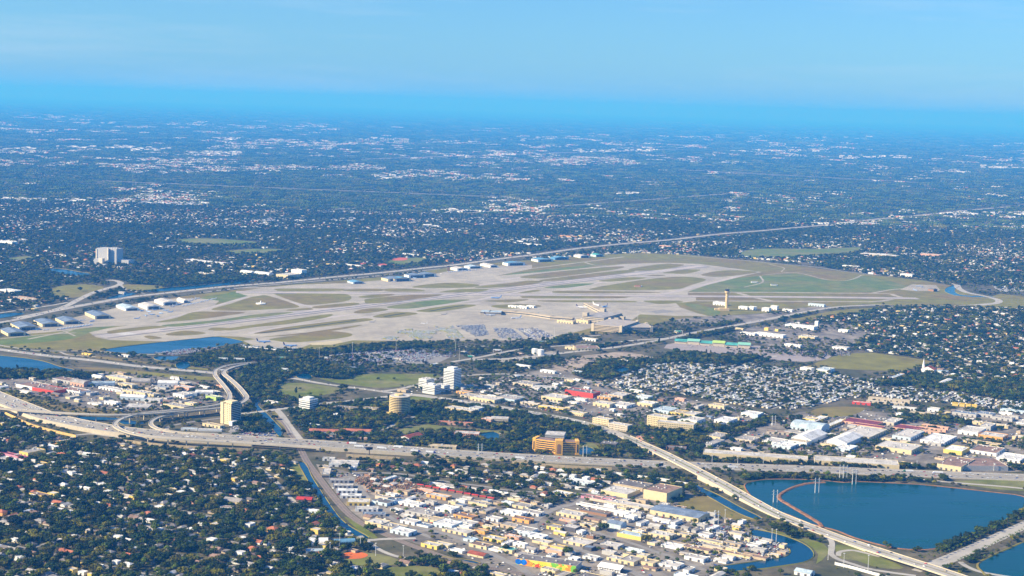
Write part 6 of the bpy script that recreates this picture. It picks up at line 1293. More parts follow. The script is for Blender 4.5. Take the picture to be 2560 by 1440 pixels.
for k in range(10): plane(985 + k * 13, 705 - k * 2.2, 30 + k * 30, SMALL if k % 2 else BIZ, ordn[k] + ' from left of the small planes on the far apron', None, M_fusb if k % 3 else None, 'small planes on the far apron')
for k in range(8): plane(1125 + k * 9, 681 - k * .8, 200, BIZ, ordn[k] + ' from left of the white planes beside the ramp tower', grp='white planes by the ramp tower')
for k, (x_, y_) in enumerate([(2295, 716), (2305, 718), (2288, 726)]): plane(x_, y_, k * 60, BIZ, ordn[k] + ' from left of the blue planes on the right-hand pad', None, M_fusb, 'planes on the right pad')
plane(930, 806, 10, BIZ, 'grey plane on the taxiway right of the long ditch', None, mat('aircraft_grey', (.4, .4, .42))); plane(1110, 787, 10, BIZ, 'dark plane standing alone on the terminal apron', None, mat('aircraft_grey', (0, 0, 0)))

# ---------------------------------------------------------------- prototypes: trees, palms, houses, cars
def icosa():
    t = (1 + 5 ** .5) / 2
    V = np.array([(-1, t, 0), (1, t, 0), (-1, -t, 0), (1, -t, 0), (0, -1, t), (0, 1, t), (0, -1, -t), (0, 1, -t), (t, 0, -1), (t, 0, 1), (-t, 0, -1), (-t, 0, 1)]) / math.sqrt(1 + t * t)
    F = [(0, 11, 5), (0, 5, 1), (0, 1, 7), (0, 7, 10), (0, 10, 11), (1, 5, 9), (5, 11, 4), (11, 10, 2), (10, 7, 6), (7, 1, 8), (3, 9, 4), (3, 4, 2), (3, 2, 6), (3, 6, 8), (3, 8, 9), (4, 9, 5), (2, 4, 11), (6, 2, 10), (8, 6, 7), (9, 8, 1)]
    return V, F
IV, IF = icosa()
def crown_geo(seed, lobes, nleaf, leaf, squash=0.8, drop=0.0):
    g = np.random.default_rng(seed); V = []; F = []
    for (cx, cy, cz, r) in lobes:
        n = len(V); rot = np.linalg.qr(g.normal(size=(3, 3)))[0]; v = IV @ rot * (0.72 * r * g.uniform(.8, 1.15, (12, 1))) * np.array([1, 1, squash]) + np.array([cx, cy, cz])
        V += [tuple(q) for q in v]; F += [tuple(i + n for i in f) for f in IF]
    w = np.array([l[3] ** 2 for l in lobes]); w = w / w.sum()
    for k in range(nleaf):
        cx, cy, cz, r = lobes[g.choice(len(lobes), p=w)]; d = g.normal(size=3); d[2] = d[2] * .8 + .25; d /= np.linalg.norm(d)
        c = np.array([cx, cy, cz]) + d * r * g.uniform(.62, 1.06) * np.array([1, 1, squash]); nn = d + g.normal(size=3) * .45; nn /= np.linalg.norm(nn)
        u = np.cross(nn, g.normal(size=3)); u /= np.linalg.norm(u); v = np.cross(nn, u); s = leaf * g.uniform(.6, 1.3); n = len(V)
        V += [tuple(c + u * s), tuple(c + v * s * .7), tuple(c - u * s), tuple(c - v * s * .7 - nn * s * .25)]; F.append((n, n + 1, n + 2, n + 3))
    return V, F
M_leaf = [leaf_mat('leaf_dark', (0.033, 0.050, 0.003)), leaf_mat('leaf_mid', (0.066, 0.092, 0.004)), leaf_mat('leaf_olive', (0.108, 0.100, 0.006)), leaf_mat('leaf_deep', (0.013, 0.029, 0.004))]
M_bark = mat('bark', (0.12, 0.09, 0.06), var=.2, scale=.5)
TREE = []      # (crown mesh, trunk mesh, look)
def make_tree(seed, kind, m, look):
    g = np.random.default_rng(seed)
    if kind == 'round': lobes = [(0, 0, 6.0, 3.6)] + [(2.6 * math.cos(a) * g.uniform(.7, 1.2), 2.6 * math.sin(a) * g.uniform(.7, 1.2), g.uniform(4.4, 6.6), g.uniform(1.9, 2.8)) for a in np.linspace(0, 5.3, 6) + g.uniform(0, 1)]; n, lf, h = 210, .62, 5
    elif kind == 'wide': lobes = [(0, 0, 5.4, 3.2)] + [(4.2 * math.cos(a) * g.uniform(.7, 1.2), 4.2 * math.sin(a) * g.uniform(.7, 1.2), g.uniform(4.2, 6.0), g.uniform(2.0, 3.0)) for a in np.linspace(0, 5.4, 8) + g.uniform(0, 1)]; n, lf, h = 280, .7, 4.5
    elif kind == 'tall': lobes = [(g.normal(0, .4), g.normal(0, .4), z, r) for z, r in ((3.2, 2.2), (5.2, 2.5), (7.4, 2.2), (9.4, 1.5), (10.8, .8))]; n, lf, h = 180, .55, 8
    elif kind == 'bush': lobes = [(g.uniform(-1.4, 1.4), g.uniform(-1.4, 1.4), g.uniform(1, 1.9), g.uniform(1.0, 1.6)) for _ in range(5)]; n, lf, h = 110, .45, 1.5
    V, F = crown_geo(seed + 1, lobes, n, lf)
    cm = mesh_obj('crown', V, F, m, link=False).data
    tb = MB().tube([(0, 0, -.1), (.15, .1, h * .5), (0, .2, h)], [.38, .28, .16], 5)
    for a in (0.5, 2.6, 4.6): tb.tube([(.1, .1, h * .5), (math.cos(a) * 1.6, math.sin(a) * 1.6, h * .95)], [.18, .08], 4)
    TREE.append((cm, tb.build('trunk', M_bark, link=False).data, look))
make_tree(11, 'round', M_leaf[0], 'dark green round-crowned tree'); make_tree(12, 'round', M_leaf[1], 'mid-green round-crowned tree'); make_tree(13, 'wide', M_leaf[0], 'dark green spreading tree'); make_tree(14, 'wide', M_leaf[2], 'olive spreading tree')
make_tree(15, 'tall', M_leaf[3], 'deep green upright tree'); make_tree(16, 'bush', M_leaf[2], 'olive bush'); make_tree(17, 'round', M_leaf[2], 'olive round-crowned tree'); make_tree(18, 'wide', M_leaf[3], 'deep green spreading tree')
def palm():
    V = []; F = []; g = np.random.default_rng(5)
    for k in range(11):
        a = k * 2.4; e = g.uniform(-.2, .7); p = np.array([0, 0, 8.0]); d = np.array([math.cos(a), math.sin(a), e]); w = np.cross(d, (0, 0, 1)); w /= np.linalg.norm(w); n = len(V)
        for s, wd, dr in ((0, .15, 0), (1.2, .55, -.05), (2.4, .4, -.7), (3.1, .05, -1.5)): q = p + d * s + np.array([0, 0, dr]); V += [tuple(q + w * wd), tuple(q - w * wd)]
        F += [(n, n + 1, n + 3, n + 2), (n + 2, n + 3, n + 5, n + 4), (n + 4, n + 5, n + 7, n + 6)]
    return mesh_obj('crown', V, F, M_leaf[1], link=False).data, MB().tube([(0, 0, 0), (.2, 0, 4), (0, 0, 8)], [.28, .2, .16], 5).build('trunk', M_bark, link=False).data
TREE.append((*palm(), 'palm tree'))
def merge(objs, name):               # list of (mesh, matrix) -> one mesh with materials
    V = []; F = []; I = []; ms = []
    for me, mx in objs:
        n = len(V); V += [tuple(mx @ v.co) for v in me.vertices]; off = {}
        for i, m in enumerate(me.materials):
            if m not in ms: ms.append(m)
            off[i] = ms.index(m)
        for p in me.polygons: F.append(tuple(i + n for i in p.vertices)); I.append(off.get(p.material_index, 0))
    return mesh_obj(name, V, F, ms if len(ms) > 1 else ms[0], idx=I if len(ms) > 1 else None, link=False)
Id = Matrix.Identity(4)
def proto_collection(name, objs):
    col = bpy.data.collections.new(name)
    for i, o in enumerate(objs): o.name = '%s_%03d' % (name, i); col.objects.link(o)
    return col
PC_TREE = proto_collection('tree_source', [merge([(c, Id), (t, Id)], 'tree') for c, t, _ in TREE])
# houses
HOUSE = []     # (wall mesh, roof mesh, look)
def make_house(w, d, h, wall, roof, kind, look):
    root = bpy.data.objects.new('tmp', None); n0 = len(C.objects)
    if kind == 'hip':
        wl = MB().box(-w / 2, w / 2, -d / 2, d / 2, -.2, h).build('wall', WM(wall), link=False); o = .6; k = max(0, w / 2 - d / 2); r = d * .26
        V = [(-w / 2 - o, -d / 2 - o, h), (w / 2 + o, -d / 2 - o, h), (w / 2 + o, d / 2 + o, h), (-w / 2 - o, d / 2 + o, h), (-k, 0, h + r), (k, 0, h + r)]; V += [(a, b, c - .2) for a, b, c in V[:4]]
        rf = mesh_obj('roof', V, [(0, 1, 5, 4), (1, 2, 5), (2, 3, 4, 5), (3, 0, 4), (0, 6, 7, 1), (1, 7, 8, 2), (2, 8, 9, 3), (3, 9, 6, 0), (9, 8, 7, 6)], RM(roof), link=False)
        wl, rf = wl.data, rf.data
    else:
        t = bpy.data.objects.new('t', None)
        if kind == 'flat': rfo = flat_shell(t, w, d, h, wall, roof, .3)
        else: rfo = gable_shell(t, w, d, h, wall, roof, d * .22, 'x')
        ch = list(t.children); wl = [c for c in ch if c.name.startswith('wall')][0].data; rf = rfo.data
        for c in ch: bpy.data.objects.remove(c)
        bpy.data.objects.remove(t)
    if w > 9:                             # garage wing and door
        pass
    HOUSE.append((wl, rf, look))
for a in [(15, 9, 3, 'white', 'white', 'hip', 'white house with white hip roof'), (16, 10, 3, 'white', 'light', 'gable', 'white house with pale grey gable roof'), (14, 9, 3, 'cream', 'grey', 'hip', 'cream house with grey hip roof'), (18, 9, 3, 'white', 'grey', 'gable', 'long white house with grey gable roof'), (13, 9, 3, 'salmon', 'tile', 'hip', 'pink house with terracotta roof'),
          (12, 10, 6, 'yellow', 'light', 'flat', 'yellow two-storey flat-roofed house'), (14, 10, 3, 'beige', 'brown', 'gable', 'beige house with brown roof'), (15, 9, 3, 'paleblue', 'white', 'gable', 'pale blue house with white roof'), (12, 9, 5.5, 'white', 'white', 'flat', 'white two-storey flat-roofed house'), (16, 9, 3, 'tan', 'dark', 'hip', 'tan house with dark roof'),
          (14, 10, 3, 'white', 'tile', 'gable', 'white house with terracotta roof'), (17, 8, 3, 'white', 'white', 'gable', 'long white house with bright white roof'), (12, 9, 5, 'orange', 'tile', 'hip', 'orange house with terracotta roof'), (13, 8, 3, 'grey', 'grey', 'hip', 'grey house with grey roof')]: make_house(*a)
PC_HOUSE = proto_collection('house_source', [merge([(w, Id), (r, Id)], 'house') for w, r, _ in HOUSE])
HOUSE_W = np.array([9, 8, 10, 7, 4, 3.5, 6, 3, 6, 7, 4, 7, 1.5, 7.0]); HOUSE_W /= HOUSE_W.sum()
# mobile homes
MOBILE = [merge([(MB().box(-8, 8, -2.4, 2.4, 0, 3.0).build('w', WM(w), link=False).data, Id), (MB().add([(-8.3, -2.7, 3), (8.3, -2.7, 3), (8.3, 0, 3.8), (-8.3, 0, 3.8), (8.3, 2.7, 3), (-8.3, 2.7, 3)], [(0, 1, 2, 3), (3, 2, 4, 5)]).box(-3, 6, -5, -2.7, 2.5, 2.7).build('r', RM(r), link=False).data, Id)], 'mobile') for w, r in (('white', 'white'), ('white', 'light'), ('cream', 'white'), ('paleblue', 'white'), ('beige', 'light'))]
PC_MOBILE = proto_collection('mobile_home_source', MOBILE)
# cars
def car_mesh(col, name, van=False):
    m = mat('car_' + name, col, rough=.3, var=.03, spec=.5)
    b = MB(); L, W_ = 2.3, .9
    prof = [(-L, .35), (-L, .8), (-L * .55, .92), (-L * .25, 1.42), (L * .55, 1.42), (L * .9, .95), (L, .85), (L, .35)] if not van else [(-L, .35), (-L, .95), (-L * .8, 1.1), (-L * .55, 1.9), (L * .97, 1.9), (L, .9), (L, .35)]
    n = len(prof); V = [(x, -W_ * (1 if z < 1 else .82), z) for x, z in prof] + [(x, W_ * (1 if z < 1 else .82), z) for x, z in prof]
    F = [tuple(range(n)), tuple(range(2 * n - 1, n - 1, -1))] + [(i, i + n, (i + 1) % n + n, (i + 1) % n) for i in range(n)]
    I = [0, 0] + [1 if i in ((2, 4) if not van else (2,)) else 0 for i in range(n)]
    b.V = V; b.F = F; b.I = I
    for sx in (-1.4, 1.4):
        for sy in (-.8, .8): b.box(sx - .32, sx + .32, sy - .12, sy + .12, 0, .62, 2)
    return b.build('car', [m, M_glass, mat('tyre', (.02, .02, .02))], link=False)
CARS = [(car_mesh((.78, .78, .78), 'white'), 'white car'), (car_mesh((.5, .5, .52), 'silver'), 'silver car'), (car_mesh((.03, .03, .035), 'black'), 'black car'), (car_mesh((.45, .03, .03), 'red'), 'red car'), (car_mesh((.05, .1, .35), 'blue'), 'blue car'), (car_mesh((.16, .16, .17), 'grey'), 'dark grey car'), (car_mesh((.75, .75, .73), 'vanwhite', True), 'white van'), (car_mesh((.42, .36, .27), 'tan'), 'tan car')]
YCAR = [(car_mesh((.8, .72, .05), 'yellowcab'), 'yellow car'), (car_mesh((.8, .8, .72), 'cream'), 'cream car')]
PC_CAR = proto_collection('car_source', [c for c, _ in CARS] + [c for c, _ in YCAR])

# ---------------------------------------------------------------- scatter machinery
def vnoise(x, y, s, seed=0):
    x = np.asarray(x) / s; y = np.asarray(y) / s; i = np.floor(x).astype(np.int64); j = np.floor(y).astype(np.int64); fx, fy = x - i, y - j; fx = fx * fx * (3 - 2 * fx); fy = fy * fy * (3 - 2 * fy)
    def h(a, b):
        n = (a * 374761393 + b * 668265263 + seed * 1442695041) & 0xFFFFFFFF; n = ((n ^ (n >> 13)) * 1274126177) & 0xFFFFFFFF; return ((n ^ (n >> 16)) & 0xFFFF) / 65535.0
    return (h(i, j) * (1 - fx) + h(i + 1, j) * fx) * (1 - fy) + (h(i, j + 1) * (1 - fx) + h(i + 1, j + 1) * fx) * fy
def gn_scatter(name, label, cat, col, x, y, z, rot, scl, idx):
    n = len(x)
    if n == 0: return
    me = bpy.data.meshes.new(name); me.vertices.add(n); me.vertices.foreach_set('co', np.stack([x, y, np.broadcast_to(z, (n,))], 1).astype(np.float32).ravel())
    a = me.attributes.new('rotz', 'FLOAT', 'POINT'); a.data.foreach_set('value', np.asarray(rot, np.float32))
    a = me.attributes.new('scl', 'FLOAT_VECTOR', 'POINT'); a.data.foreach_set('vector', np.asarray(scl, np.float32).reshape(n, 3).ravel())
    a = me.attributes.new('pick', 'INT', 'POINT'); a.data.foreach_set('value', np.asarray(idx, np.int32))
    o = bpy.data.objects.new(name, me); C.objects.link(o); tag(o, label, cat, kind='stuff')
    ng = bpy.data.node_groups.new(name, 'GeometryNodeTree'); ng.interface.new_socket('Geometry', in_out='INPUT', socket_type='NodeSocketGeometry'); ng.interface.new_socket('Geometry', in_out='OUTPUT', socket_type='NodeSocketGeometry')
    N = ng.nodes; gi, go = N.new('NodeGroupInput'), N.new('NodeGroupOutput'); ip = N.new('GeometryNodeInstanceOnPoints'); ci = N.new('GeometryNodeCollectionInfo')
    ci.inputs[0].default_value = col; ci.inputs['Separate Children'].default_value = True; ci.inputs['Reset Children'].default_value = True
    def attr(nm, ty): q = N.new('GeometryNodeInputNamedAttribute'); q.data_type = ty; q.inputs[0].default_value = nm; return q.outputs[0]
    cx = N.new('ShaderNodeCombineXYZ'); ng.links.new(attr('rotz', 'FLOAT'), cx.inputs[2])
    ng.links.new(gi.outputs[0], ip.inputs['Points']); ng.links.new(ci.outputs[0], ip.inputs['Instance']); ip.inputs['Pick Instance'].default_value = True
    ng.links.new(attr('pick', 'INT'), ip.inputs['Instance Index']); ng.links.new(cx.outputs[0], ip.inputs['Rotation']); ng.links.new(attr('scl', 'FLOAT_VECTOR'), ip.inputs['Scale']); ng.links.new(ip.outputs[0], go.inputs[0])
    md = o.modifiers.new('scatter', 'NODES'); md.node_group = ng; return o

# land-use zones
ZONES = {}
def zone(i, px): fill(ZONE, PP(px), i)
ZONE[:] = 17
zone(12, [(-600, 330), (3160, 330), (2900, 765), (2440, 712), (2180, 686), (2000, 655), (1700, 636), (1300, 648), (900, 690), (480, 735), (250, 770), (-200, 800)])
zone(1, [(-80, 1040), (0, 1048), (60, 1070), (130, 1095), (200, 1108), (300, 1112), (420, 1124), (560, 1132), (640, 1134), (720, 1145), (745, 1160), (765, 1205), (800, 1255), (840, 1305), (870, 1330), (930, 1360), (1000, 1390), (1100, 1402), (1180, 1420), (1290, 1438), (1330, 1520), (-100, 1520)])
zone(2, [(800, 1150), (880, 1150), (1000, 1156), (1230, 1166), (1530, 1182), (1640, 1190), (1560, 1200), (1500, 1225), (1470, 1232), (1380, 1265), (1290, 1250), (1240, 1248), (1050, 1212), (960, 1192), (880, 1180)])
zone(15, [(1490, 1225), (1540, 1192), (1640, 1190), (1720, 1200), (1760, 1260), (1850, 1310), (1900, 1330), (1800, 1300), (1700, 1260), (1600, 1200), (1500, 1232)])
zone(3, [(790, 1160), (870, 1180), (940, 1190), (1050, 1215), (1240, 1247), (1290, 1248), (1380, 1264), (1480, 1230), (1600, 1250), (1700, 1262), (1800, 1290), (1880, 1310), (1990, 1370), (1930, 1410), (1790, 1430), (1820, 1500), (1300, 1500), (1180, 1400), (1060, 1365), (960, 1330), (880, 1280), (830, 1220)])
zone(4, [(560, 1010), (620, 1000), (700, 995), (770, 1000), (900, 1000), (1000, 990), (1160, 1005), (1350, 1040), (1500, 1075), (1560, 1095), (1640, 1135), (1640, 1150), (1450, 1142), (1200, 1128), (1000, 1114), (800, 1100), (700, 1090), (600, 1080)])
zone(16, [(1560, 1080), (1640, 1065), (1760, 1060), (1920, 1045), (2000, 1040), (2010, 1060), (1900, 1080), (1800, 1100), (1760, 1150), (1700, 1140), (1620, 1110)])
zone(5, [(1000, 960), (1170, 955), (1300, 930), (1400, 918), (1480, 945), (1660, 990), (1800, 1010), (1920, 1035), (1880, 1060), (1760, 1070), (1640, 1050), (1500, 1060), (1380, 1030), (1250, 1010), (1160, 1000), (1000, 985)])
zone(6, [(1480, 960), (1560, 930), (1660, 895), (1800, 900), (1960, 920), (2080, 935), (2190, 950), (2200, 985), (2100, 1000), (2000, 1025), (1900, 1022), (1780, 1000), (1640, 980)])
zone(7, [(1990, 812), (2080, 787), (2150, 774), (2250, 768), (2440, 768), (2620, 775), (2640, 1000), (2560, 1010), (2400, 980), (2260, 962), (2200, 950), (2350, 905), (2280, 893), (2180, 880), (2120, 865), (2180, 835), (2100, 805)])
zone(8, [(1760, 1150), (1800, 1100), (1920, 1060), (2000, 1030), (2150, 1025), (2300, 1035), (2640, 1000), (2640, 1180), (2300, 1168), (2000, 1152)])
zone(6, [(2170, 985), (2260, 965), (2400, 985), (2600, 1015), (2600, 1035), (2450, 1015), (2300, 1005)])
zone(10, [(-40, 960), (0, 948), (150, 935), (330, 930), (470, 948), (560, 985), (560, 1005), (420, 1022), (260, 1030), (190, 1015), (100, 990), (-40, 965)])
zone(13, [(-40, 968), (60, 985), (160, 1012), (300, 1028), (480, 1030), (480, 1085), (300, 1070), (200, 1054), (100, 1030), (0, 1000), (-60, 985)])
zone(11, [(760, 895), (1130, 870), (1400, 850), (1700, 820), (1850, 800), (1900, 810), (1850, 830), (1660, 860), (1400, 900), (1160, 930), (900, 940), (800, 915)])
WOODS = [[(600, 935), (640, 912), (700, 903), (780, 903), (900, 928), (930, 938), (860, 950), (800, 945), (740, 938), (700, 955), (690, 980), (690, 1000), (650, 1005), (625, 985), (610, 965)], [(440, 895), (600, 870), (760, 880), (900, 866), (1000, 860), (1140, 862), (1130, 872), (900, 884), (780, 898), (640, 905), (560, 905), (480, 920), (440, 905)],
    [(1370, 832), (1410, 822), (1445, 826), (1460, 846), (1400, 866), (1300, 882), (1280, 872), (1350, 852)], [(1480, 864), (1560, 854), (1700, 844), (1760, 830), (1800, 812), (1850, 802), (1830, 830), (1700, 852), (1600, 868), (1480, 880)], [(1620, 912), (1690, 880), (1800, 888), (1920, 893), (1930, 903), (1850, 915), (1700, 908)], [(1935, 797), (2088, 764), (2098, 768), (1955, 806)],
    [(1430, 935), (1500, 905), (1560, 903), (1640, 898), (1600, 925), (1500, 955), (1450, 950)], [(2180, 965), (2240, 938), (2340, 938), (2420, 955), (2560, 950), (2600, 1000), (2560, 1010), (2380, 978), (2280, 965)], [(1190, 903), (1250, 917), (1330, 905), (1400, 890), (1395, 900), (1280, 925), (1190, 925)], [(-40, 930), (100, 925), (200, 937), (260, 937), (200, 950), (60, 948), (-40, 948)],
    [(300, 700), (420, 690), (560, 690), (620, 700), (480, 712), (400, 716), (310, 710)], [(50, 690), (110, 680), (120, 720), (60, 735)], [(1740, 625), (1830, 615), (1850, 640), (1760, 640)], [(2040, 662), (2140, 648), (2260, 640), (2300, 655), (2180, 672), (2080, 672)], [(2220, 1048), (2320, 1040), (2440, 1055), (2430, 1062), (2300, 1052)]]
for wd in WOODS: zone(9, wd)
for px in [[(1765, 1150), (2050, 1164), (2300, 1168), (2600, 1172), (2600, 1176), (2300, 1172), (2050, 1169), (1765, 1155)], [(1840, 1188), (2000, 1193), (2110, 1200), (2200, 1196), (2370, 1200), (2370, 1206), (2200, 1204), (2100, 1206), (1980, 1196), (1860, 1200)], [(2440, 1335), (2560, 1275), (2600, 1262), (2600, 1270), (2450, 1345), (2340, 1382), (2335, 1375)], [(2120, 1385), (2200, 1395), (2250, 1415), (2200, 1418), (2130, 1400)],
           [(1900, 1240), (1930, 1255), (1980, 1290), (1960, 1290), (1900, 1255)], [(2450, 1400), (2540, 1362), (2600, 1340), (2600, 1348), (2480, 1395)], [(1925, 1312), (1990, 1330), (2060, 1358), (2070, 1380), (2045, 1370), (1980, 1340), (1930, 1325)]]: zone(14, px)

TX, TY, TI, TS = [], [], [], []
def STREETS():                      # residential streets between the house rows
    for zid, ang, gap, w in ((1, -28, 96, 7), (2, -24, 102, 7), (7, -30, 99, 8), (6, 57, 66, 6), (1, 62, 210, 7), (7, 60, 230, 8)):
        a = R(ang); c, s = math.cos(a), math.sin(a); js, is_ = np.nonzero(ZONE == zid); xs, ys = GX0 + is_ * GR, GY0 + js * GR; u, v = xs * c + ys * s, -xs * s + ys * c
        for vv in np.arange(v.min() + gap * .5, v.max(), gap):
            us = np.arange(u.min(), u.max(), 6.0); x, y = us * c - vv * s, us * s + vv * c; pxx, pyy = to_px_arr(x, y)
            ok = (look(ZONE, x, y) == zid) & ~look(BLOCK, x, y) & (pxx > -60) & (pxx < 2620) & (pyy < 1470); i = 0
            while i < len(us):
                if not ok[i]: i += 1; continue
                j = i
                while j + 1 < len(us) and ok[j + 1]: j += 1
                if j - i > 8:
                    A, B = ribbon_pts([(x[i], y[i]), (x[j], y[j])], w); mesh_obj('suburban_street_road', [(*A[0], .28), (*B[0], .28), (*B[1], .28), (*A[1], .28)], [(0, 1, 2, 3)], M_asphalt)['kind'] = 'structure'
                    block_path([(x[i], y[i]), (x[j], y[j])], w - 2)
                i = j + 1
HX, HY, HI, HA, HS = [], [], [], [], []
def jgrid(zid, sp, ang=GRID, jit=.5, rows=None):
    js, is_ = np.nonzero(ZONE == zid)
    if len(js) == 0: return np.zeros(0), np.zeros(0)
    xs, ys = GX0 + is_ * GR, GY0 + js * GR; a = R(ang); c, s = math.cos(a), math.sin(a)
    u, v = xs * c + ys * s, -xs * s + ys * c
    rs = rows or sp; U, Vv = np.meshgrid(np.arange(u.min(), u.max(), sp), np.arange(v.min(), v.max(), rs))
    U = U + rng.uniform(-jit, jit, U.shape) * sp; Vv = Vv + rng.uniform(-jit, jit, U.shape) * rs * (1 if rows is None else .25)
    x, y = (U * c - Vv * s).ravel(), (U * s + Vv * c).ravel(); k = look(ZONE, x, y) == zid
    x, y = x[k], y[k]; pxx, pyy = to_px_arr(x, y); k = (pxx > -90) & (pxx < 2650) & (pyy < 1475); return x[k], y[k]
def houses(zid, along, rows, ang, keep, wts=HOUSE_W, cluster=0, scale=1.0):
    x, y = jgrid(zid, along, ang, .22, rows); k = rng.random(len(x)) < (keep if not cluster else keep * np.clip(2.2 * (vnoise(x, y, cluster, 3) - .25), 0, 1.4)); x, y = x[k], y[k]
    if zid == 12:                     # woods and golf land carry few houses
        pxx, pyy = to_px_arr(x, y); f = np.where((pxx < 820) & (pyy > 572), .3, np.where((pxx > 1650) & (pyy < 605), .45, 1)); k = rng.random(len(x)) < f; x, y = x[k], y[k]
    ok = np.ones(len(x), bool)
    for dx, dy in ((0, 0), (7, 0), (-7, 0), (0, 6), (0, -6)): ok &= ~look(BLOCK, x + dx, y + dy)
    x, y = x[ok], y[ok]; n = len(x); HX.append(x); HY.append(y); HI.append(rng.choice(len(HOUSE), n, p=wts)); HA.append(R(ang) + rng.choice([0, math.pi / 2, math.pi, -math.pi / 2], n, p=[.4, .1, .4, .1]) + rng.normal(0, .05, n)); HS.append(rng.uniform(.85, 1.2, n) * scale)
def trees(zid, sp, keep, kinds, smin, smax, cluster=0, avoid=2.0, ang=20):
    x, y = jgrid(zid, sp, ang, .5); p = keep * (1 if not cluster else np.clip(2.4 * (vnoise(x, y, cluster, 9) - .22), 0, 1.3)); k = rng.random(len(x)) < p; x, y = x[k], y[k]
    ok = ~look(BLOCK, x, y) & ~look(BLOCK, x + avoid, y) & ~look(BLOCK, x - avoid, y) & ~look(BLOCK, x, y - avoid)
    x, y = x[ok], y[ok]; n = len(x); TX.append(x); TY.append(y); ks, ws = zip(*kinds); ws = np.array(ws, float); TI.append(rng.choice(ks, n, p=ws / ws.sum())); TS.append(rng.uniform(smin, smax, n) * rng.uniform(.85, 1.2, n))
MIX = [(0, 5), (1, 4), (2, 5), (3, 3), (4, 2), (6, 3), (7, 4), (5, 3), (8, 2)]
STREETS()
houses(1, 20, 32, -28, .7); houses(2, 20, 34, -24, .82); houses(7, 19, 33, -30, .62); houses(12, 22, 38, -25, .7, cluster=300, scale=1.15)
# keep vegetation off house footprints
hx, hy = np.concatenate(HX), np.concatenate(HY)
HB = BLOCK.copy()
for dx in (-4.5, -1.5, 1.5, 4.5):
    for dy in (-4.5, -1.5, 1.5, 4.5):
        i = ((hx + dx - GX0) / GR).astype(int); j = ((hy + dy - GY0) / GR).astype(int); ok = (i >= 0) & (i < GW) & (j >= 0) & (j < GH); BLOCK[j[ok], i[ok]] = True

# ---------------------------------------------------------------- small trade units filling the industrial quarters (each one a thing)
AUTO = []      # (object, look, px, py, kind)
def add_auto(o, lookt, x, y, kind):
    px, py = to_px(x, y); AUTO.append((o, lookt, px, py, kind))
frng = random.Random(21); NF = 0
FC = [('white', 'white', 4), ('white', 'light', 5), ('cream', 'light', 5), ('cream', 'grey', 4), ('beige', 'grey', 4), ('grey', 'grey', 3), ('paleblue', 'white', 1.2), ('yellow', 'light', .7), ('tan', 'brown', 3), ('orange', 'sand', .35), ('salmon', 'light', .8), ('grey', 'light', 4), ('tan', 'grey', 3), ('grey', 'bluegrey', 1.5), ('brown', 'dark', .8)]
for zid, sp, keep, lim in ((3, 22, .95, 170), (10, 30, .6, 34), (5, 36, .55, 44), (8, 38, .6, 36), (2, 60, .12, 10), (11, 60, .15, 12)):
    x, y = jgrid(zid, sp, GRID, .3); o_ = rng.permutation(len(x)); cnt = 0
    for q in o_:
        if cnt >= lim: break
        if rng.random() > keep: continue
        L, D, H = frng.choice((frng.uniform(9, 20), frng.uniform(18, 34))), frng.uniform(8, 14), frng.uniform(3.6, 6.2); a = R(GRID + frng.choice((0, 0, 0, 90)) + frng.uniform(-3, 3)); c, s = math.cos(a), math.sin(a)
        if any(look(BLOCK, np.array([x[q] + u * L / 2 * c - v * D / 2 * s]), np.array([y[q] + u * L / 2 * s + v * D / 2 * c]))[0] for u in (-1, -.5, 0, .5, 1) for v in (-1, 0, 1)): continue
        wl, rf, _ = frng.choices(FC, [f[2] for f in FC])[0]; st = frng.random() < .3
        root = empty('trade_unit', x[q], y[q], 0, a); root['category'] = 'workshop'; root['group'] = 'small trade units'
        gable_shell(root, L, D, H * .85, wl, rf) if st else flat_shell(root, L, D, H, wl, rf)
        if not st:
            for k in range(frng.randint(0, 3)): u = new_obj('roof_unit', UNIT, root); u.location = (frng.uniform(-.35, .35) * L, frng.uniform(-.3, .3) * D, H - .75); u.scale = (.7, .7, .7)
        if frng.random() < .8:
            d_ = new_obj('loading_door', DOOR, root); d_.location = (frng.uniform(-.3, .3) * L, -D / 2, 0); d_.scale.z = .75
        footprint(np.array([x[q], y[q]]), L, D, a, 2); add_auto(root, ('pale blue' if wl == 'paleblue' else wl) + (' gabled' if st else ' flat-roofed') + ' trade unit with ' + dict(light='pale', bluegrey='blue-grey').get(rf, rf) + ' roof', x[q], y[q], 'unit'); cnt += 1

# ---------------------------------------------------------------- trees by zone
trees(1, 8.8, .86, MIX, .7, 1.5); trees(2, 9.8, .66, MIX, .7, 1.35); trees(15, 9.0, .7, MIX + [(8, 2)], .7, 1.3); trees(4, 9.0, .80, MIX + [(8, 2)], .8, 1.4); trees(16, 9.5, .8, MIX, .8, 1.4)
trees(3, 12, .6, [(1, 3), (0, 3), (5, 3), (6, 2), (8, 3)], .5, 1.0, cluster=90); trees(5, 11, .75, [(0, 3), (1, 3), (5, 2), (8, 3), (2, 2)], .6, 1.05, cluster=100); trees(8, 11, .7, MIX + [(8, 2)], .6, 1.2, cluster=90); trees(10, 13, .5, MIX + [(8, 3)], .6, 1.1, cluster=100)
trees(6, 13, .7, MIX, .65, 1.1); trees(7, 10.5, .8, MIX, .8, 1.4, cluster=0); trees(9, 8.0, .88, MIX, .8, 1.45); trees(11, 11, .72, MIX + [(8, 3)], .7, 1.2, cluster=160); trees(13, 9, .65, [(5, 6), (6, 2), (0, 1)], .7, 1.3, cluster=90); trees(14, 5.4, .95, [(5, 4), (0, 2), (2, 2), (6, 1), (4, 1)], .7, 1.25, avoid=0.5)
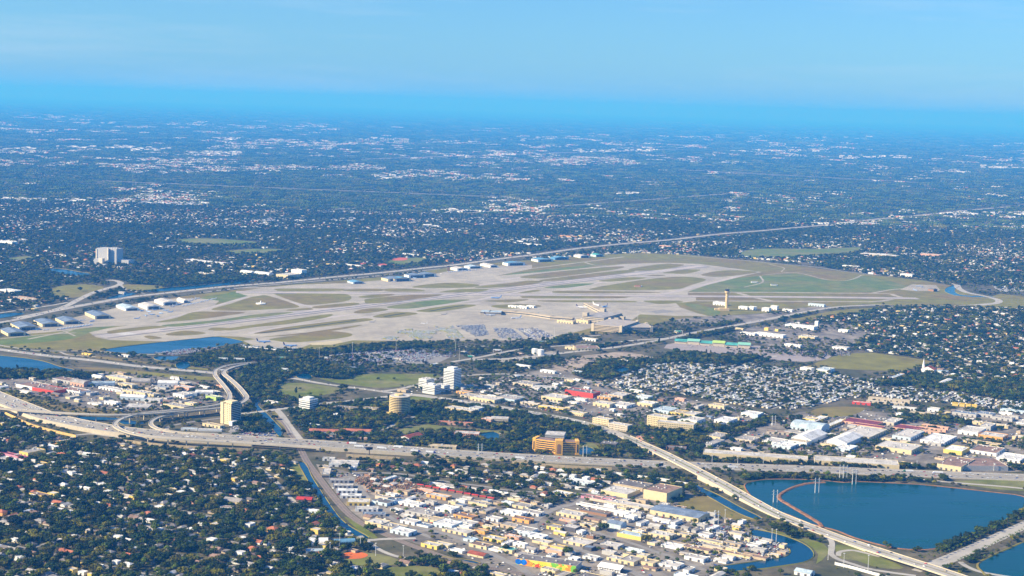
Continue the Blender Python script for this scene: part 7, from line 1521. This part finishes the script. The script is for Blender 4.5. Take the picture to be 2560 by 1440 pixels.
trees(17, 11, .5, [(0, 2), (1, 2), (5, 3), (6, 2), (2, 2)], .6, 1.2, cluster=110); trees(12, 14, .85, MIX, .8, 1.45, cluster=0)
# individual trees standing on the lawns, hedges of palms
def add_trees(pts, kind, s0, s1):
    for px, py in pts: x, y = P(px, py); TX.append(np.array([x])); TY.append(np.array([y])); TI.append(np.array([kind])); TS.append(np.array([random.uniform(s0, s1)]))
LONE = [(858, 975, 2, 1.9), (740, 985, 4, 1.5), (774, 990, 1, 1.4), (880, 950, 0, 1.2), (945, 950, 0, 1.0), (985, 950, 1, .9), (1087, 945, 0, 1.2), (1060, 950, 1, 1.1), (1615, 1356, 3, 1.5), (1508, 1326, 2, 1.6), (925, 1330, 2, 1.7), (750, 975, 1, 1.0), (200, 728, 0, 2.0), (145, 733, 0, 1.6), (242, 735, 0, 1.8), (2060, 880, 0, 1.4), (2022, 892, 1, 1.2), (1265, 1378, 1, 1.3), (1420, 1386, 2, 1.4)]
for px, py, k, s in LONE: add_trees([(px, py)], k, s, s * 1.05)
for k in range(26):
    t = k / 25; add_trees([(2335 + 240 * t, 1400 - 108 * t), (2300 + 260 * t, 1405 - 116 * t), (2395 + 190 * t, 1410 - 90 * t)], 8, .9, 1.25)
for k in range(24): add_trees([(1290 + k * 11 + random.uniform(-3, 3), 1022 + k * 2.4 + 5)], 8, .8, 1.1)
tx, ty, ti, tsc = (np.concatenate(q) for q in (TX, TY, TI, TS))
# ---------------------------------------------------------------- the nearest 300 trees and houses stand as things of their own
def in_frame(x, y, m=6): px, py = to_px_arr(x, y); return (px > m) & (px < 2560 - m) & (py > 200) & (py < 1440 - m)
dist = np.hypot(tx, ty); infr = in_frame(tx, ty); score = np.where(infr & (ti != 5), -tsc / dist * np.where(ti == 8, .5, 1), 9)
lone = np.zeros(len(tx), bool)
pick = np.argsort(score)[:300]; own = np.zeros(len(tx), bool); own[pick] = True
for q in np.nonzero(own)[0]:
    cm, tm, lk = TREE[ti[q]]; r = empty('palm_tree' if ti[q] == 8 else 'broadleaf_tree', tx[q], ty[q], 0, rng.uniform(0, 6.28)); r.scale = (tsc[q],) * 3; r['category'] = 'tree'; r['group'] = 'larger single trees'
    new_obj('trunk', tm, r); new_obj('crown', cm, r); add_auto(r, ('large ' if tsc[q] > 1.6 else '') + lk, tx[q], ty[q], 'tree')
k = ~own; n = k.sum()
gn_scatter('tree_cover', 'dense green trees covering the suburbs, verges and woods', 'trees', PC_TREE, tx[k], ty[k], 0.0, rng.uniform(0, 6.28, n), (tsc[k][:, None] * np.stack([rng.uniform(.9, 1.15, n), rng.uniform(.9, 1.15, n), rng.uniform(.75, 1.05, n)], 1)), ti[k])
hx, hy, hi, ha, hs = (np.concatenate(q) for q in (HX, HY, HI, HA, HS))
infr = in_frame(hx, hy, 10); pick = np.argsort(np.where(infr, np.hypot(hx, hy), 1e9))[:300]; own = np.zeros(len(hx), bool); own[pick] = True
for q in np.nonzero(own)[0]:
    wm, rm, lk = HOUSE[hi[q]]; r = empty('suburban_house', hx[q], hy[q], 0, ha[q]); r.scale = (hs[q],) * 3; r['category'] = 'house'; r['group'] = 'houses of the near suburbs'
    new_obj('wall', wm, r); new_obj('roof', rm, r); add_auto(r, lk, hx[q], hy[q], 'house')
k = ~own
gn_scatter('house_spread', 'many small houses spread through the tree-covered suburbs', 'houses', PC_HOUSE, hx[k], hy[k], 0.0, ha[k], np.repeat(hs[k][:, None], 3, 1), hi[k])
# mobile homes in rows
x, y = jgrid(6, 11.5, -33, .12, 22); ok = ~look(BLOCK, x, y) & (rng.random(len(x)) < .78); x, y = x[ok], y[ok]; n = len(x); s = rng.uniform(.8, 1.15, (n, 3))
gn_scatter('mobile_home_spread', 'rows of small white mobile homes right of centre', 'mobile homes', PC_MOBILE, x, y, 0.0, R(57) + rng.normal(0, .12, n), s, rng.integers(0, 5, n))

FARROADS = [(-50, 566, 900, 520, 16), (1000, 545, 1900, 478, 16), (1700, 424, 2300, 456, 26), (250, 452, 1250, 492, 18), (900, 398, 1700, 372, 30)]
for ax_, ay_, bx_, by_, w_ in FARROADS: road('distant_avenue_road', [(ax_ + (bx_ - ax_) * q / 5, ay_ + (by_ - ay_) * q / 5) for q in range(6)], w_, M_road, margin=0)
# ---------------------------------------------------------------- far country: canopy and roof patches to the horizon
def blob_patch(seed, size, n, rmin, rmax, m):
    g = np.random.default_rng(seed); V = []; F = []
    for _ in range(n):
        c = np.array([g.uniform(-.5, .5) * size, g.uniform(-.5, .5) * size, g.uniform(.35, .75) * rmax]); r = g.uniform(rmin, rmax); rot = np.linalg.qr(g.normal(size=(3, 3)))[0]; k = len(V)
        V += [tuple(q) for q in IV @ rot * r * g.uniform(.75, 1.2, (12, 1)) * np.array([1.15, 1.15, .85]) + c]; F += [tuple(i + k for i in f) for f in IF]
    return mesh_obj('patch', V, F, m, link=False)
PC_FARTREE = proto_collection('far_canopy_source', [blob_patch(50 + k, 66, 15, 3.5, 6.5, M_leaf[k % 4]) for k in range(6)])
def roof_patch(seed, n, size, L, hgt, cols):
    g = random.Random(seed); objs = []
    for i_ in range(n):
        l, d, h = g.uniform(*L), g.uniform(8, 13) * (L[0] / 12), g.uniform(*hgt); wl, rf = g.choice(cols); a = R(-25) + g.choice((0, math.pi / 2)) + g.uniform(-.1, .1)
        b = MB().box(-l / 2, l / 2, -d / 2, d / 2, 0, h, 0).add([(-l / 2 - .4, -d / 2 - .4, h), (l / 2 + .4, -d / 2 - .4, h), (l / 2 + .4, 0, h + d * .18), (-l / 2 - .4, 0, h + d * .18), (l / 2 + .4, d / 2 + .4, h), (-l / 2 - .4, d / 2 + .4, h)], [(0, 1, 2, 3), (3, 2, 4, 5)], 1).build('x', [WM(wl), RM(rf)], link=False).data
        pos = (g.uniform(-.5, .5) * size, g.uniform(-.5, .5) * size) if n < 5 else ((i_ % 4 - 1.5) * 21 + g.uniform(-2, 2), (i_ // 4 - .5) * 34 + g.uniform(-2, 2)); ca, sa = math.cos(R(-25)), math.sin(R(-25))
        objs.append((b, Matrix.Translation((pos[0] * ca - pos[1] * sa, pos[0] * sa + pos[1] * ca, 0)) @ Matrix.Rotation(a, 4, 'Z')))
    return merge(objs, 'roofs')
HC = [('white', 'white'), ('white', 'light'), ('white', 'white'), ('cream', 'light'), ('salmon', 'tile'), ('white', 'grey')]
PC_FARROOF = proto_collection('far_roof_source', [roof_patch(70 + k, 5 + k % 4, 70, (13, 20), (3.5, 6), HC) for k in range(5)] + [roof_patch(90 + k, 3, 110, (34, 70), (7, 12), HC[:4]) for k in range(3)])
def polar(r0, r1, cell_fn, jit=.5):
    X, Y = [], []; r = r0
    while r < r1:
        c = cell_fn(r); w = 0.70 * r; n = int(w / c) + 1; X.append((np.arange(n) - n / 2 + rng.uniform(-jit, jit, n)) * c); Y.append(r + rng.uniform(-jit, jit, n) * c); r += c
    return np.concatenate(X), np.concatenate(Y)
x, y = polar(9400, 145000, lambda r: 62 * max(1, r / 13000) ** 1.25); sc = np.maximum(1, y / 13000) ** 1.25
gap = vnoise(x, y * .5, 900, 31) * .6 + vnoise(x, y * .5, 250, 32) * .4
pxx, pyy = to_px_arr(x, y); hw = np.abs(pyy - np.interp(pxx, [1280, 1900, 2560], [640, 577, 512])) < 3.0
for ax_, ay_, bx_, by_, w_ in FARROADS: hw |= (pxx > ax_) & (pxx < bx_) & (np.abs(pyy - (ay_ + (by_ - ay_) * (pxx - ax_) / (bx_ - ax_)) - 1.0) < 2.0)
k = (rng.random(len(x)) < np.clip(.45 + 1.0 * gap, 0, .97)) & ~hw; n = k.sum()
gn_scatter('far_tree_cover', 'unbroken tree canopy of the far plain fading into haze', 'trees', PC_FARTREE, x[k], y[k], 0.0, rng.uniform(0, 6.28, n), np.stack([sc[k] * 1.1, sc[k] * 1.1, np.sqrt(sc[k]) * rng.uniform(.7, 1.4, n)], 1), rng.integers(0, 6, n))
x, y = polar(9400, 45000, lambda r: 75 * max(1, r / 12000) ** 1.2); sc = np.maximum(1, y / 12000) ** .9
cl = vnoise(x, y * .45, 1100, 41) * .5 + vnoise(x, y * .45, 380, 42) * .3 + vnoise(x, y * .45, 120, 43) * .2
pxx, pyy = to_px_arr(x, y); left = np.clip(1.25 - pxx / 2600 * .5, .6, 1.3)
k = rng.random(len(x)) < np.clip(4.5 * (cl - .53), 0, .85) * left * np.clip(1.25 - y / 40000, .25, 1) * np.where((pxx > 1450) & (pyy > 415) & (pyy < 600), .22, np.where((pxx > 500) & (pyy > 470), .6, 1)); n = k.sum()
gn_scatter('far_house_spread', 'pale specks of distant houses across the hazy plain', 'houses', PC_FARROOF, x[k], y[k], 0.0, rng.normal(0, .04, n), np.repeat((sc[k] * rng.uniform(.8, 1.3, n))[:, None], 3, 1), rng.integers(0, 5, n))
FX, FY = [], []
for x0, x1, y0, n in [(630, 780, 552, 26), (800, 910, 552, 10), (1030, 1100, 567, 10), (150, 330, 370, 30), (330, 420, 374, 12), (470, 600, 384, 26), (540, 700, 350, 12), (0, 110, 373, 14), (0, 220, 500, 26), (340, 520, 510, 20), (1440, 1620, 378, 22), (1840, 2040, 378, 26), (2100, 2270, 394, 26), (2440, 2560, 420, 16), (2360, 2560, 535, 30), (1780, 1860, 408, 14), (940, 1000, 443, 8), (2040, 2200, 560, 10), (1300, 1480, 600, 16), (900, 1010, 350, 8), (1250, 1500, 350, 14), (1950, 2200, 345, 14), (1080, 1180, 528, 14), (1200, 1330, 605, 10), (2300, 2420, 430, 14), (0, 60, 605, 12), (380, 470, 620, 14), (1350, 1420, 345, 8), (180, 300, 308, 8), (1560, 1600, 486, 6), (2200, 2330, 640, 10)]:
    for _ in range(n): q = P(random.uniform(x0, x1), y0 + random.gauss(0, 2.2) + (random.random() - .5) * 2); FX.append(q[0]); FY.append(q[1])
FX, FY = np.array(FX), np.array(FY); n = len(FX); s = np.maximum(.5, (FY / 15000) ** .8) * rng.uniform(.5, 1.1, n)
gn_scatter('far_store_spread', 'bright clusters of distant large white buildings', 'buildings', PC_FARROOF, FX, FY, 0.0, rng.uniform(-.3, .3, n), np.repeat(s[:, None], 3, 1), rng.integers(5, 8, n))

# ---------------------------------------------------------------- traffic
def path_frames(px, zs, n=10):
    c = np.array(smooth([(*P(a, b, z), z) for (a, b), z in zip(px, zs)], n)); L = np.concatenate([[0], np.cumsum(np.hypot(*np.diff(c[:, :2], axis=0).T))]); return c, L
def on_path(c, L, s, off):
    x, y, z = (np.interp(s, L, c[:, i]) for i in range(3)); x2, y2 = (np.interp(s + 2, L, c[:, i]) for i in range(2)); x1, y1 = (np.interp(s - 2, L, c[:, i]) for i in range(2)); dx, dy = x2 - x1, y2 - y1; l = math.hypot(dx, dy) + 1e-9
    return x - dy / l * off, y + dx / l * off, z, math.atan2(dy, dx)
trng = random.Random(5); NCAR = 0
def place_car(x, y, z, a, allc=True):
    global NCAR
    k = trng.choices(range(8), [26, 18, 16, 6, 7, 15, 6, 8])[0]; o = new_obj('car', CARS[k][0].data); o.location = (x, y, z); o.rotation_euler.z = a; o['category'] = 'car'; o['group'] = 'cars on the roads'; add_auto(o, CARS[k][1], x, y, 'car'); NCAR += 1
def traffic(px, zs, lanes, gap, zoff=.14, lim=400):
    c, L = path_frames(px, zs); done = 0
    for off, dr in lanes:
        s = trng.uniform(0, gap)
        while s < L[-1] - 5 and NCAR < 300:
            x, y, z, a = on_path(c, L, s, off); q = to_px(x, y, z)
            if 10 < q[0] < 2550 and q[1] < 1432: place_car(x, y, z + zoff, a + (0 if dr > 0 else math.pi) + math.pi)
            s += gap * trng.uniform(.35, 1.9) + 8
traffic(I95, I95Z, [(o, -1) for o in (6.5, 10.2, 13.9, 17.6)] + [(-o, 1) for o in (6.5, 10.2, 13.9, 17.6)], 92)
traffic(BL2, BLZ, [(o, -1) for o in (5, 9)] + [(-o, 1) for o in (5, 9)], 75); traffic(FLY_A, FLY_AZ, [(1.5, -1)], 170); traffic(FLY_B, FLY_BZ, [(1.5, 1)], 190)
traffic([(0, 874), (60, 882), (140, 892), (240, 902), (340, 915), (440, 924), (540, 933)], [0] * 7, [(5, 1), (-5, -1)], 110, .42); traffic([(730, 945), (800, 958), (870, 968), (920, 974), (960, 980)], [0] * 5, [(3, 1), (-3, -1)], 60, .42); traffic([(1060, 990), (1130, 1000), (1200, 1010), (1280, 1023), (1350, 1035), (1430, 1050), (1500, 1068)], [0] * 7, [(5, 1), (-5, -1)], 90, .42)
M_trailer = mat('trailer_white', (.8, .8, .8), rough=.4, var=.04)
TRAILER = MB().box(-7.2, 7.2, -1.3, 1.3, 1.1, 4.0).build('t', M_trailer, link=False).data; WHEELS = MB().box(-6.5, -3.5, -1.2, 1.2, 0, 1.05).box(6, 9.2, -1.2, 1.2, 0, .9).build('w', mat('tyre', (0, 0, 0)), link=False).data
def cabm(m): return MB().add([(7.6, -1.2, .7), (11.8, -1.2, .7), (11.8, -1.2, 1.9), (10.4, -1.2, 2.1), (9.9, -1.2, 3.6), (7.6, -1.2, 3.9), (7.6, 1.2, .7), (11.8, 1.2, .7), (11.8, 1.2, 1.9), (10.4, 1.2, 2.1), (9.9, 1.2, 3.6), (7.6, 1.2, 3.9)], [(0, 1, 2, 3, 4, 5), (11, 10, 9, 8, 7, 6), (0, 6, 7, 1), (1, 7, 8, 2), (2, 8, 9, 3), (3, 9, 10, 4), (4, 10, 11, 5), (5, 11, 6, 0)]).build('c', m, link=False).data
CABR, CABB, CABG, CABW = cabm(mat('cab_red', (.5, .03, .03))), cabm(mat('cab_navy', (.04, .05, .25))), cabm(mat('cab_green', (.02, .15, .08))), cabm(M_trailer)
cI, LI = path_frames(I95, I95Z)
def truck(px, off, cab, lb, back=False):
    s = min(LI, key=lambda s_: abs(to_px(*on_path(cI, LI, s_, off)[:3])[0] - px)); x, y, z, a = on_path(cI, LI, s, off); r = empty('lorry', x, y, z + .14, a + (math.pi if back else 0)); tag(r, lb, 'truck', 'articulated lorries'); new_obj('trailer', TRAILER, r); new_obj('cab', cab, r); new_obj('wheels', WHEELS, r)
cI, LI = path_frames(I95, I95Z, 40)
for px, off, cab, lb, bk in [(2275, 10, CABG, 'white lorry with green cab above the lake', True), (2345, 8, CABW, 'all-white lorry following the green-cabbed lorry above the lake', True), (880, 14, CABR, 'white lorry with red cab left of the billboard', True), (895, -8, CABW, 'white lorry just left of the billboard post', False), (950, -9, CABW, 'white lorry just right of the billboard post', False), (1000, 12, CABW, 'white lorry on the far lanes right of the billboard', True), (1035, -13, CABB, 'white lorry with navy cab right of the billboard', False), (1075, -14, CABB, 'second white lorry with navy cab farther right of the billboard', False), (1300, -14, CABW, 'white lorry below the orange office', False), (1830, -10, CABW, 'white lorry on the near lanes left of the lake', False)]: truck(px, off, cab, lb, bk)
# parked vehicles
CX, CY, CA, CI = [], [], [], []
def lot(px, ang, keep, row=17, slot=2.9, two=True, cols=None, jit=.25, clump=False):
    pts = PP(px); p = np.array(pts); a = R(ang); c, s = math.cos(a), math.sin(a); u, v = p[:, 0] * c + p[:, 1] * s, -p[:, 0] * s + p[:, 1] * c
    us = np.arange(u.min(), u.max(), slot); vs_ = np.arange(v.min(), v.max(), row); vs_ = np.concatenate([vs_, vs_ + 5.6]) if two else vs_
    U, V = np.meshgrid(us, vs_); U = U.ravel() + rng.normal(0, jit, U.size); V = V.ravel() + rng.normal(0, jit, V.size); x, y = U * c - V * s, U * s + V * c
    ins = np.zeros(len(x), bool); j = len(p) - 1
    for i in range(len(p)): ins ^= ((p[i, 1] > y) != (p[j, 1] > y)) & (x < (p[j, 0] - p[i, 0]) * (y - p[i, 1]) / (p[j, 1] - p[i, 1] + 1e-12) + p[i, 0]); j = i
    k = ins & (rng.random(len(x)) < keep * (np.clip(4 * (vnoise(x, y, 34, 77) - .38), 0, 1.3) if clump else np.clip(.5 + vnoise(x, y, 40, 77), 0, 1.2))); k &= ~look(HBB, x, y); x, y = x[k], y[k]; n = len(x); CX.append(x); CY.append(y); CA.append(np.full(n, a + math.pi / 2)); CI.append(rng.choice(cols or [0, 0, 0, 1, 1, 2, 3, 4, 5, 5, 6, 7], n))
HBB = BLOCK.copy()
HBB_keep = HBB
HBB = np.zeros_like(BLOCK)
lot([(950, 848), (1000, 826), (1060, 818), (1110, 822), (1130, 845), (1000, 850)], -14, 1, 13, 2.8, cols=[0, 9, 8, 6, 9, 8, 0, 6], clump=True); lot([(1080, 812), (1130, 815), (1160, 845), (1125, 845)], -14, .9, 14, 3.0, cols=[8, 9, 0, 6], clump=True)
lot([(1140, 815), (1210, 812), (1222, 838), (1190, 842)], -14, .5, 11, 3.0, cols=[4, 5, 1, 1, 1, 0, 0]); lot([(1230, 820), (1280, 822), (1310, 848), (1250, 846)], -14, .42, 12, cols=[4, 1, 1, 0, 0]); lot([(1290, 822), (1340, 820), (1385, 840), (1330, 850)], 40, .5, 18, cols=[4, 5, 2, 1, 0])
lot([(800, 905), (850, 882), (920, 877), (960, 905), (880, 912)], -20, .75); lot([(930, 878), (1040, 870), (1120, 880), (1060, 905), (980, 905)], -20, .7); lot([(1140, 893), (1040, 890), (1100, 870), (1140, 872)], -14, .5)
lot([(385, 882), (480, 872), (550, 868), (540, 876), (430, 890)], 12, .7, 12, cols=[0, 1, 0, 3, 2, 6]); lot([(570, 1068), (640, 1055), (684, 1080), (680, 1092), (600, 1090)], -30, .6); lot([(840, 915), (890, 912), (890, 920), (840, 920)], 0, .6); lot([(918, 917), (970, 916), (975, 925), (920, 926)], 0, .4)
lot([(1960, 872), (2080, 882), (2120, 878), (2130, 890), (2060, 890), (1970, 878)], -12, .7); lot([(1700, 858), (1820, 862), (1900, 868), (1890, 872), (1720, 868)], -12, .15); lot([(1575, 815), (1690, 812), (1680, 820), (1580, 824)], 6, .0)
lot([(2480, 715), (2560, 715), (2600, 728), (2500, 730)], -5, .6, cols=[0, 1, 0, 0]); lot([(600, 862), (740, 872), (745, 880), (600, 872)], -20, .4, cols=[0, 6, 0])
for zid, keep, sp in ((3, .5, 9), (5, .5, 10), (8, .35, 10), (10, .4, 10), (2, .06, 12), (1, .05, 13), (7, .05, 14), (4, .10, 11)):
    x, y = jgrid(zid, sp, GRID, .45); d = keep * np.clip(2.4 * (vnoise(x, y, 45, 55) - .3), 0, 1.2); k = (rng.random(len(x)) < d) & ~look(HBB_keep, x, y); x, y = x[k], y[k]; n = len(x); CX.append(x); CY.append(y); CA.append(R(GRID) + rng.choice([0, math.pi / 2], n) + rng.normal(0, .1, n)); CI.append(rng.choice([0, 0, 0, 1, 1, 2, 3, 4, 5, 5, 6, 6, 7], n))
lot([(1790, 1320), (1850, 1315), (1900, 1335), (1960, 1365), (1965, 1385), (1900, 1400), (1800, 1400), (1760, 1380), (1720, 1345)], -33, .5, 13, 3.0)
NL = sum(len(q) for q in CX)
cx_, cy_, ca_, ci_ = (np.concatenate(q) for q in (CX, CY, CA, CI))
ok = ~look(HBB_keep & (ZONE > 0), cx_, cy_) | (look(ZONE, cx_, cy_) != 3); cx_, cy_, ca_, ci_ = cx_[ok], cy_[ok], ca_[ok], ci_[ok]
near = np.argsort(np.where(in_frame(cx_, cy_, 12), np.hypot(cx_, cy_), 1e9))[:max(0, 300 - NCAR)]; own = np.zeros(len(cx_), bool); own[near] = True
for q in near:
    o = new_obj('car', (CARS + YCAR)[ci_[q]][0].data); o.location = (cx_[q], cy_[q], .13); o.rotation_euler.z = ca_[q]; o['category'] = 'car'; o['group'] = 'parked cars in the yards'; add_auto(o, 'parked ' + (CARS + YCAR)[ci_[q]][1], cx_[q], cy_[q], 'car')
k = ~own; n = k.sum()
gn_scatter('parked_car_spread', 'hundreds of parked cars filling the airport and trade lots', 'cars', PC_CAR, cx_[k], cy_[k], .25, ca_[k], np.repeat(np.where(ci_[k] >= 8, 1.55, 1.12)[:, None], 3, 1), ci_[k])
MX = []
for px, zs, lanes, gap, zo in [(I95, I95Z, [(o, 1) for o in (-17.6, -13.9, -10.2, -6.5, 6.5, 10.2, 13.9, 17.6)], 70, .14)] + [(q, [0] * len(q), [(4, 1), (-4, 0)], 60, .45) for q in ([(0, 874), (60, 882), (140, 892), (240, 902), (340, 915), (440, 924), (540, 933)], [(40, 796), (160, 772), (280, 750), (430, 731), (560, 717), (700, 706), (840, 692), (960, 681), (1140, 662), (1340, 636), (1550, 610), (1800, 585)], [(1180, 900), (1300, 895), (1430, 880), (1540, 868), (1640, 852), (1800, 820), (1960, 790), (2110, 766)], [(20, 803), (120, 780), (195, 750), (265, 722)], [(870, 968), (960, 980), (1060, 990), (1200, 1010), (1350, 1035)])]:
    c_, L_ = path_frames(px, zs)
    for off, _ in lanes:
        s_ = trng.uniform(0, gap)
        while s_ < L_[-1]: MX.append((*on_path(c_, L_, s_, off), zo)); s_ += gap * trng.uniform(.3, 1.8)
MX = np.array(MX); n = len(MX); gn_scatter('moving_car_spread', 'further cars strung out along the highways', 'cars', PC_CAR, MX[:, 0], MX[:, 1], MX[:, 2] + MX[:, 4], MX[:, 3], np.ones((n, 3)), rng.choice([0, 0, 1, 1, 2, 2, 3, 4, 5, 5, 6, 7], n))
# scrap heaps
JUNK = [MB().box(-1.6, 1.6, -1, 1, 0, 1.3).box(-.8, 1.9, -.5, .9, 1.0, 2.1).build('j', mat('junk_' + str(i), c_, var=.3), link=False) for i, c_ in enumerate([(.28, .13, .06), (.2, .16, .12), (.4, .3, .2), (.15, .12, .1), (.35, .2, .1)])]
PC_JUNK = proto_collection('scrap_source', JUNK); x, y = [], []
for cx0, cy0, rx, ry, n in [(905, 1203, 14, 8, 160), (950, 1200, 40, 5, 260), (965, 1222, 34, 9, 420), (1015, 1215, 18, 12, 220), (1046, 1222, 14, 8, 120), (925, 1215, 10, 6, 80)]:
    for _ in range(n): q = P(cx0 + trng.gauss(0, rx * .5), cy0 + trng.gauss(0, ry * .5)); x.append(q[0]); y.append(q[1])
x, y = np.array(x), np.array(y); n = len(x)
gn_scatter('scrap_heaps', 'rusty brown scrap heaps in the scrapyard beside the railway', 'scrap', PC_JUNK, x, y, rng.uniform(0, 1.5, n), rng.uniform(0, 6.28, n), rng.uniform(.6, 1.5, (n, 3)), rng.integers(0, 5, n))

# ---------------------------------------------------------------- labels that single out each repeat
LM = [('the orange ball diamond', 885, 1390), ('the mural warehouse', 1365, 1425), ('the round banded tower', 997, 1035), ('the hotel tower', 575, 1055), ('the orange office', 1388, 1132), ('the billboard', 923, 1140), ('the scrapyard', 955, 1215), ('the blue-roofed warehouse', 1690, 1296), ('the tall cream-yellow warehouse', 1640, 1250), ('the white office tower', 1130, 968), ('the red warehouse', 1450, 985), ('the church', 2322, 930), ('the maroon-roofed storage', 2180, 1060), ('the loop ramp', 300, 1062), ('the yellow warehouse end', 60, 1135), ('the grey gabled hall', 575, 1256), ('the canal bridge', 905, 1338), ('the red-roofed hall', 758, 1252), ('the canal bend', 1990, 1385), ('the round tree', 1615, 1355), ('the street bend', 1340, 1310), ('the lake causeway', 1955, 1242), ('the white gabled pair', 2050, 1105), ('the boulevard overpass', 1700, 1160), ('the red-fronted store', 100, 972), ('the flyover bend', 575, 985), ('the yellow two-storey block', 90, 1240), ('the school gym', 800, 1362), ('the orange workshop', 1155, 1290), ('the red market stalls', 1140, 1232), ('the yellow-ended workshop', 880, 1264), ('the palm-lined boulevard', 2450, 1365), ('the tan-fronted warehouse', 2235, 1125), ('the yellow-fronted block', 2380, 1130), ('the control tower', 1817, 775), ('the left lower corner', 40, 1420), ('the white school wing', 790, 1380), ('the sound wall', 480, 1124)]
gr = {}
for o, lk, px, py, kind in AUTO:
    nm, lx, ly = min(LM, key=lambda l: math.hypot(l[1] - px, (l[2] - py) * 1.8)); dx, dy = px - lx, (py - ly) * 1.8
    side = ('left of' if dx < 0 else 'right of') if abs(dx) > abs(dy) else ('behind' if dy < 0 else 'in front of')
    gr.setdefault((lk, side, nm), []).append((math.hypot(dx, dy), o))
NTH = ['nearest'] + [w + ' nearest' for w in ordn[1:]]
for (lk, side, nm), lst in gr.items():
    lst.sort(key=lambda q: q[0])
    for k, (_, o) in enumerate(lst): o['label'] = f'{lk}, {(NTH[k] + " ") if len(lst) > 1 and k < 20 else ""}{side} {nm}'

# ---------------------------------------------------------------- the air
hz = MB().box(-XF - 5000, XF + 5000, -3000, 155000, -1.0, CAM_H + 450.0).build('haze', None); hz['kind'] = 'stuff'; hz['label'] = 'pale blue haze over the whole plain'; hz['category'] = 'haze'
mh = bpy.data.materials.new('blue_haze'); mh.use_nodes = True; th = mh.node_tree; th.nodes.clear(); vo_ = th.nodes.new('ShaderNodeVolumePrincipled'); om = th.nodes.new('ShaderNodeOutputMaterial')
vo_.inputs['Color'].default_value = (*HAZE_COLOR, 1); vo_.inputs['Density'].default_value = HAZE_DENSITY; vo_.inputs['Absorption Color'].default_value = (0.45, 0.45, 0.45, 1); vo_.inputs['Anisotropy'].default_value = 0.0
th.links.new(vo_.outputs[0], om.inputs['Volume']); hz.data.materials.append(mh)
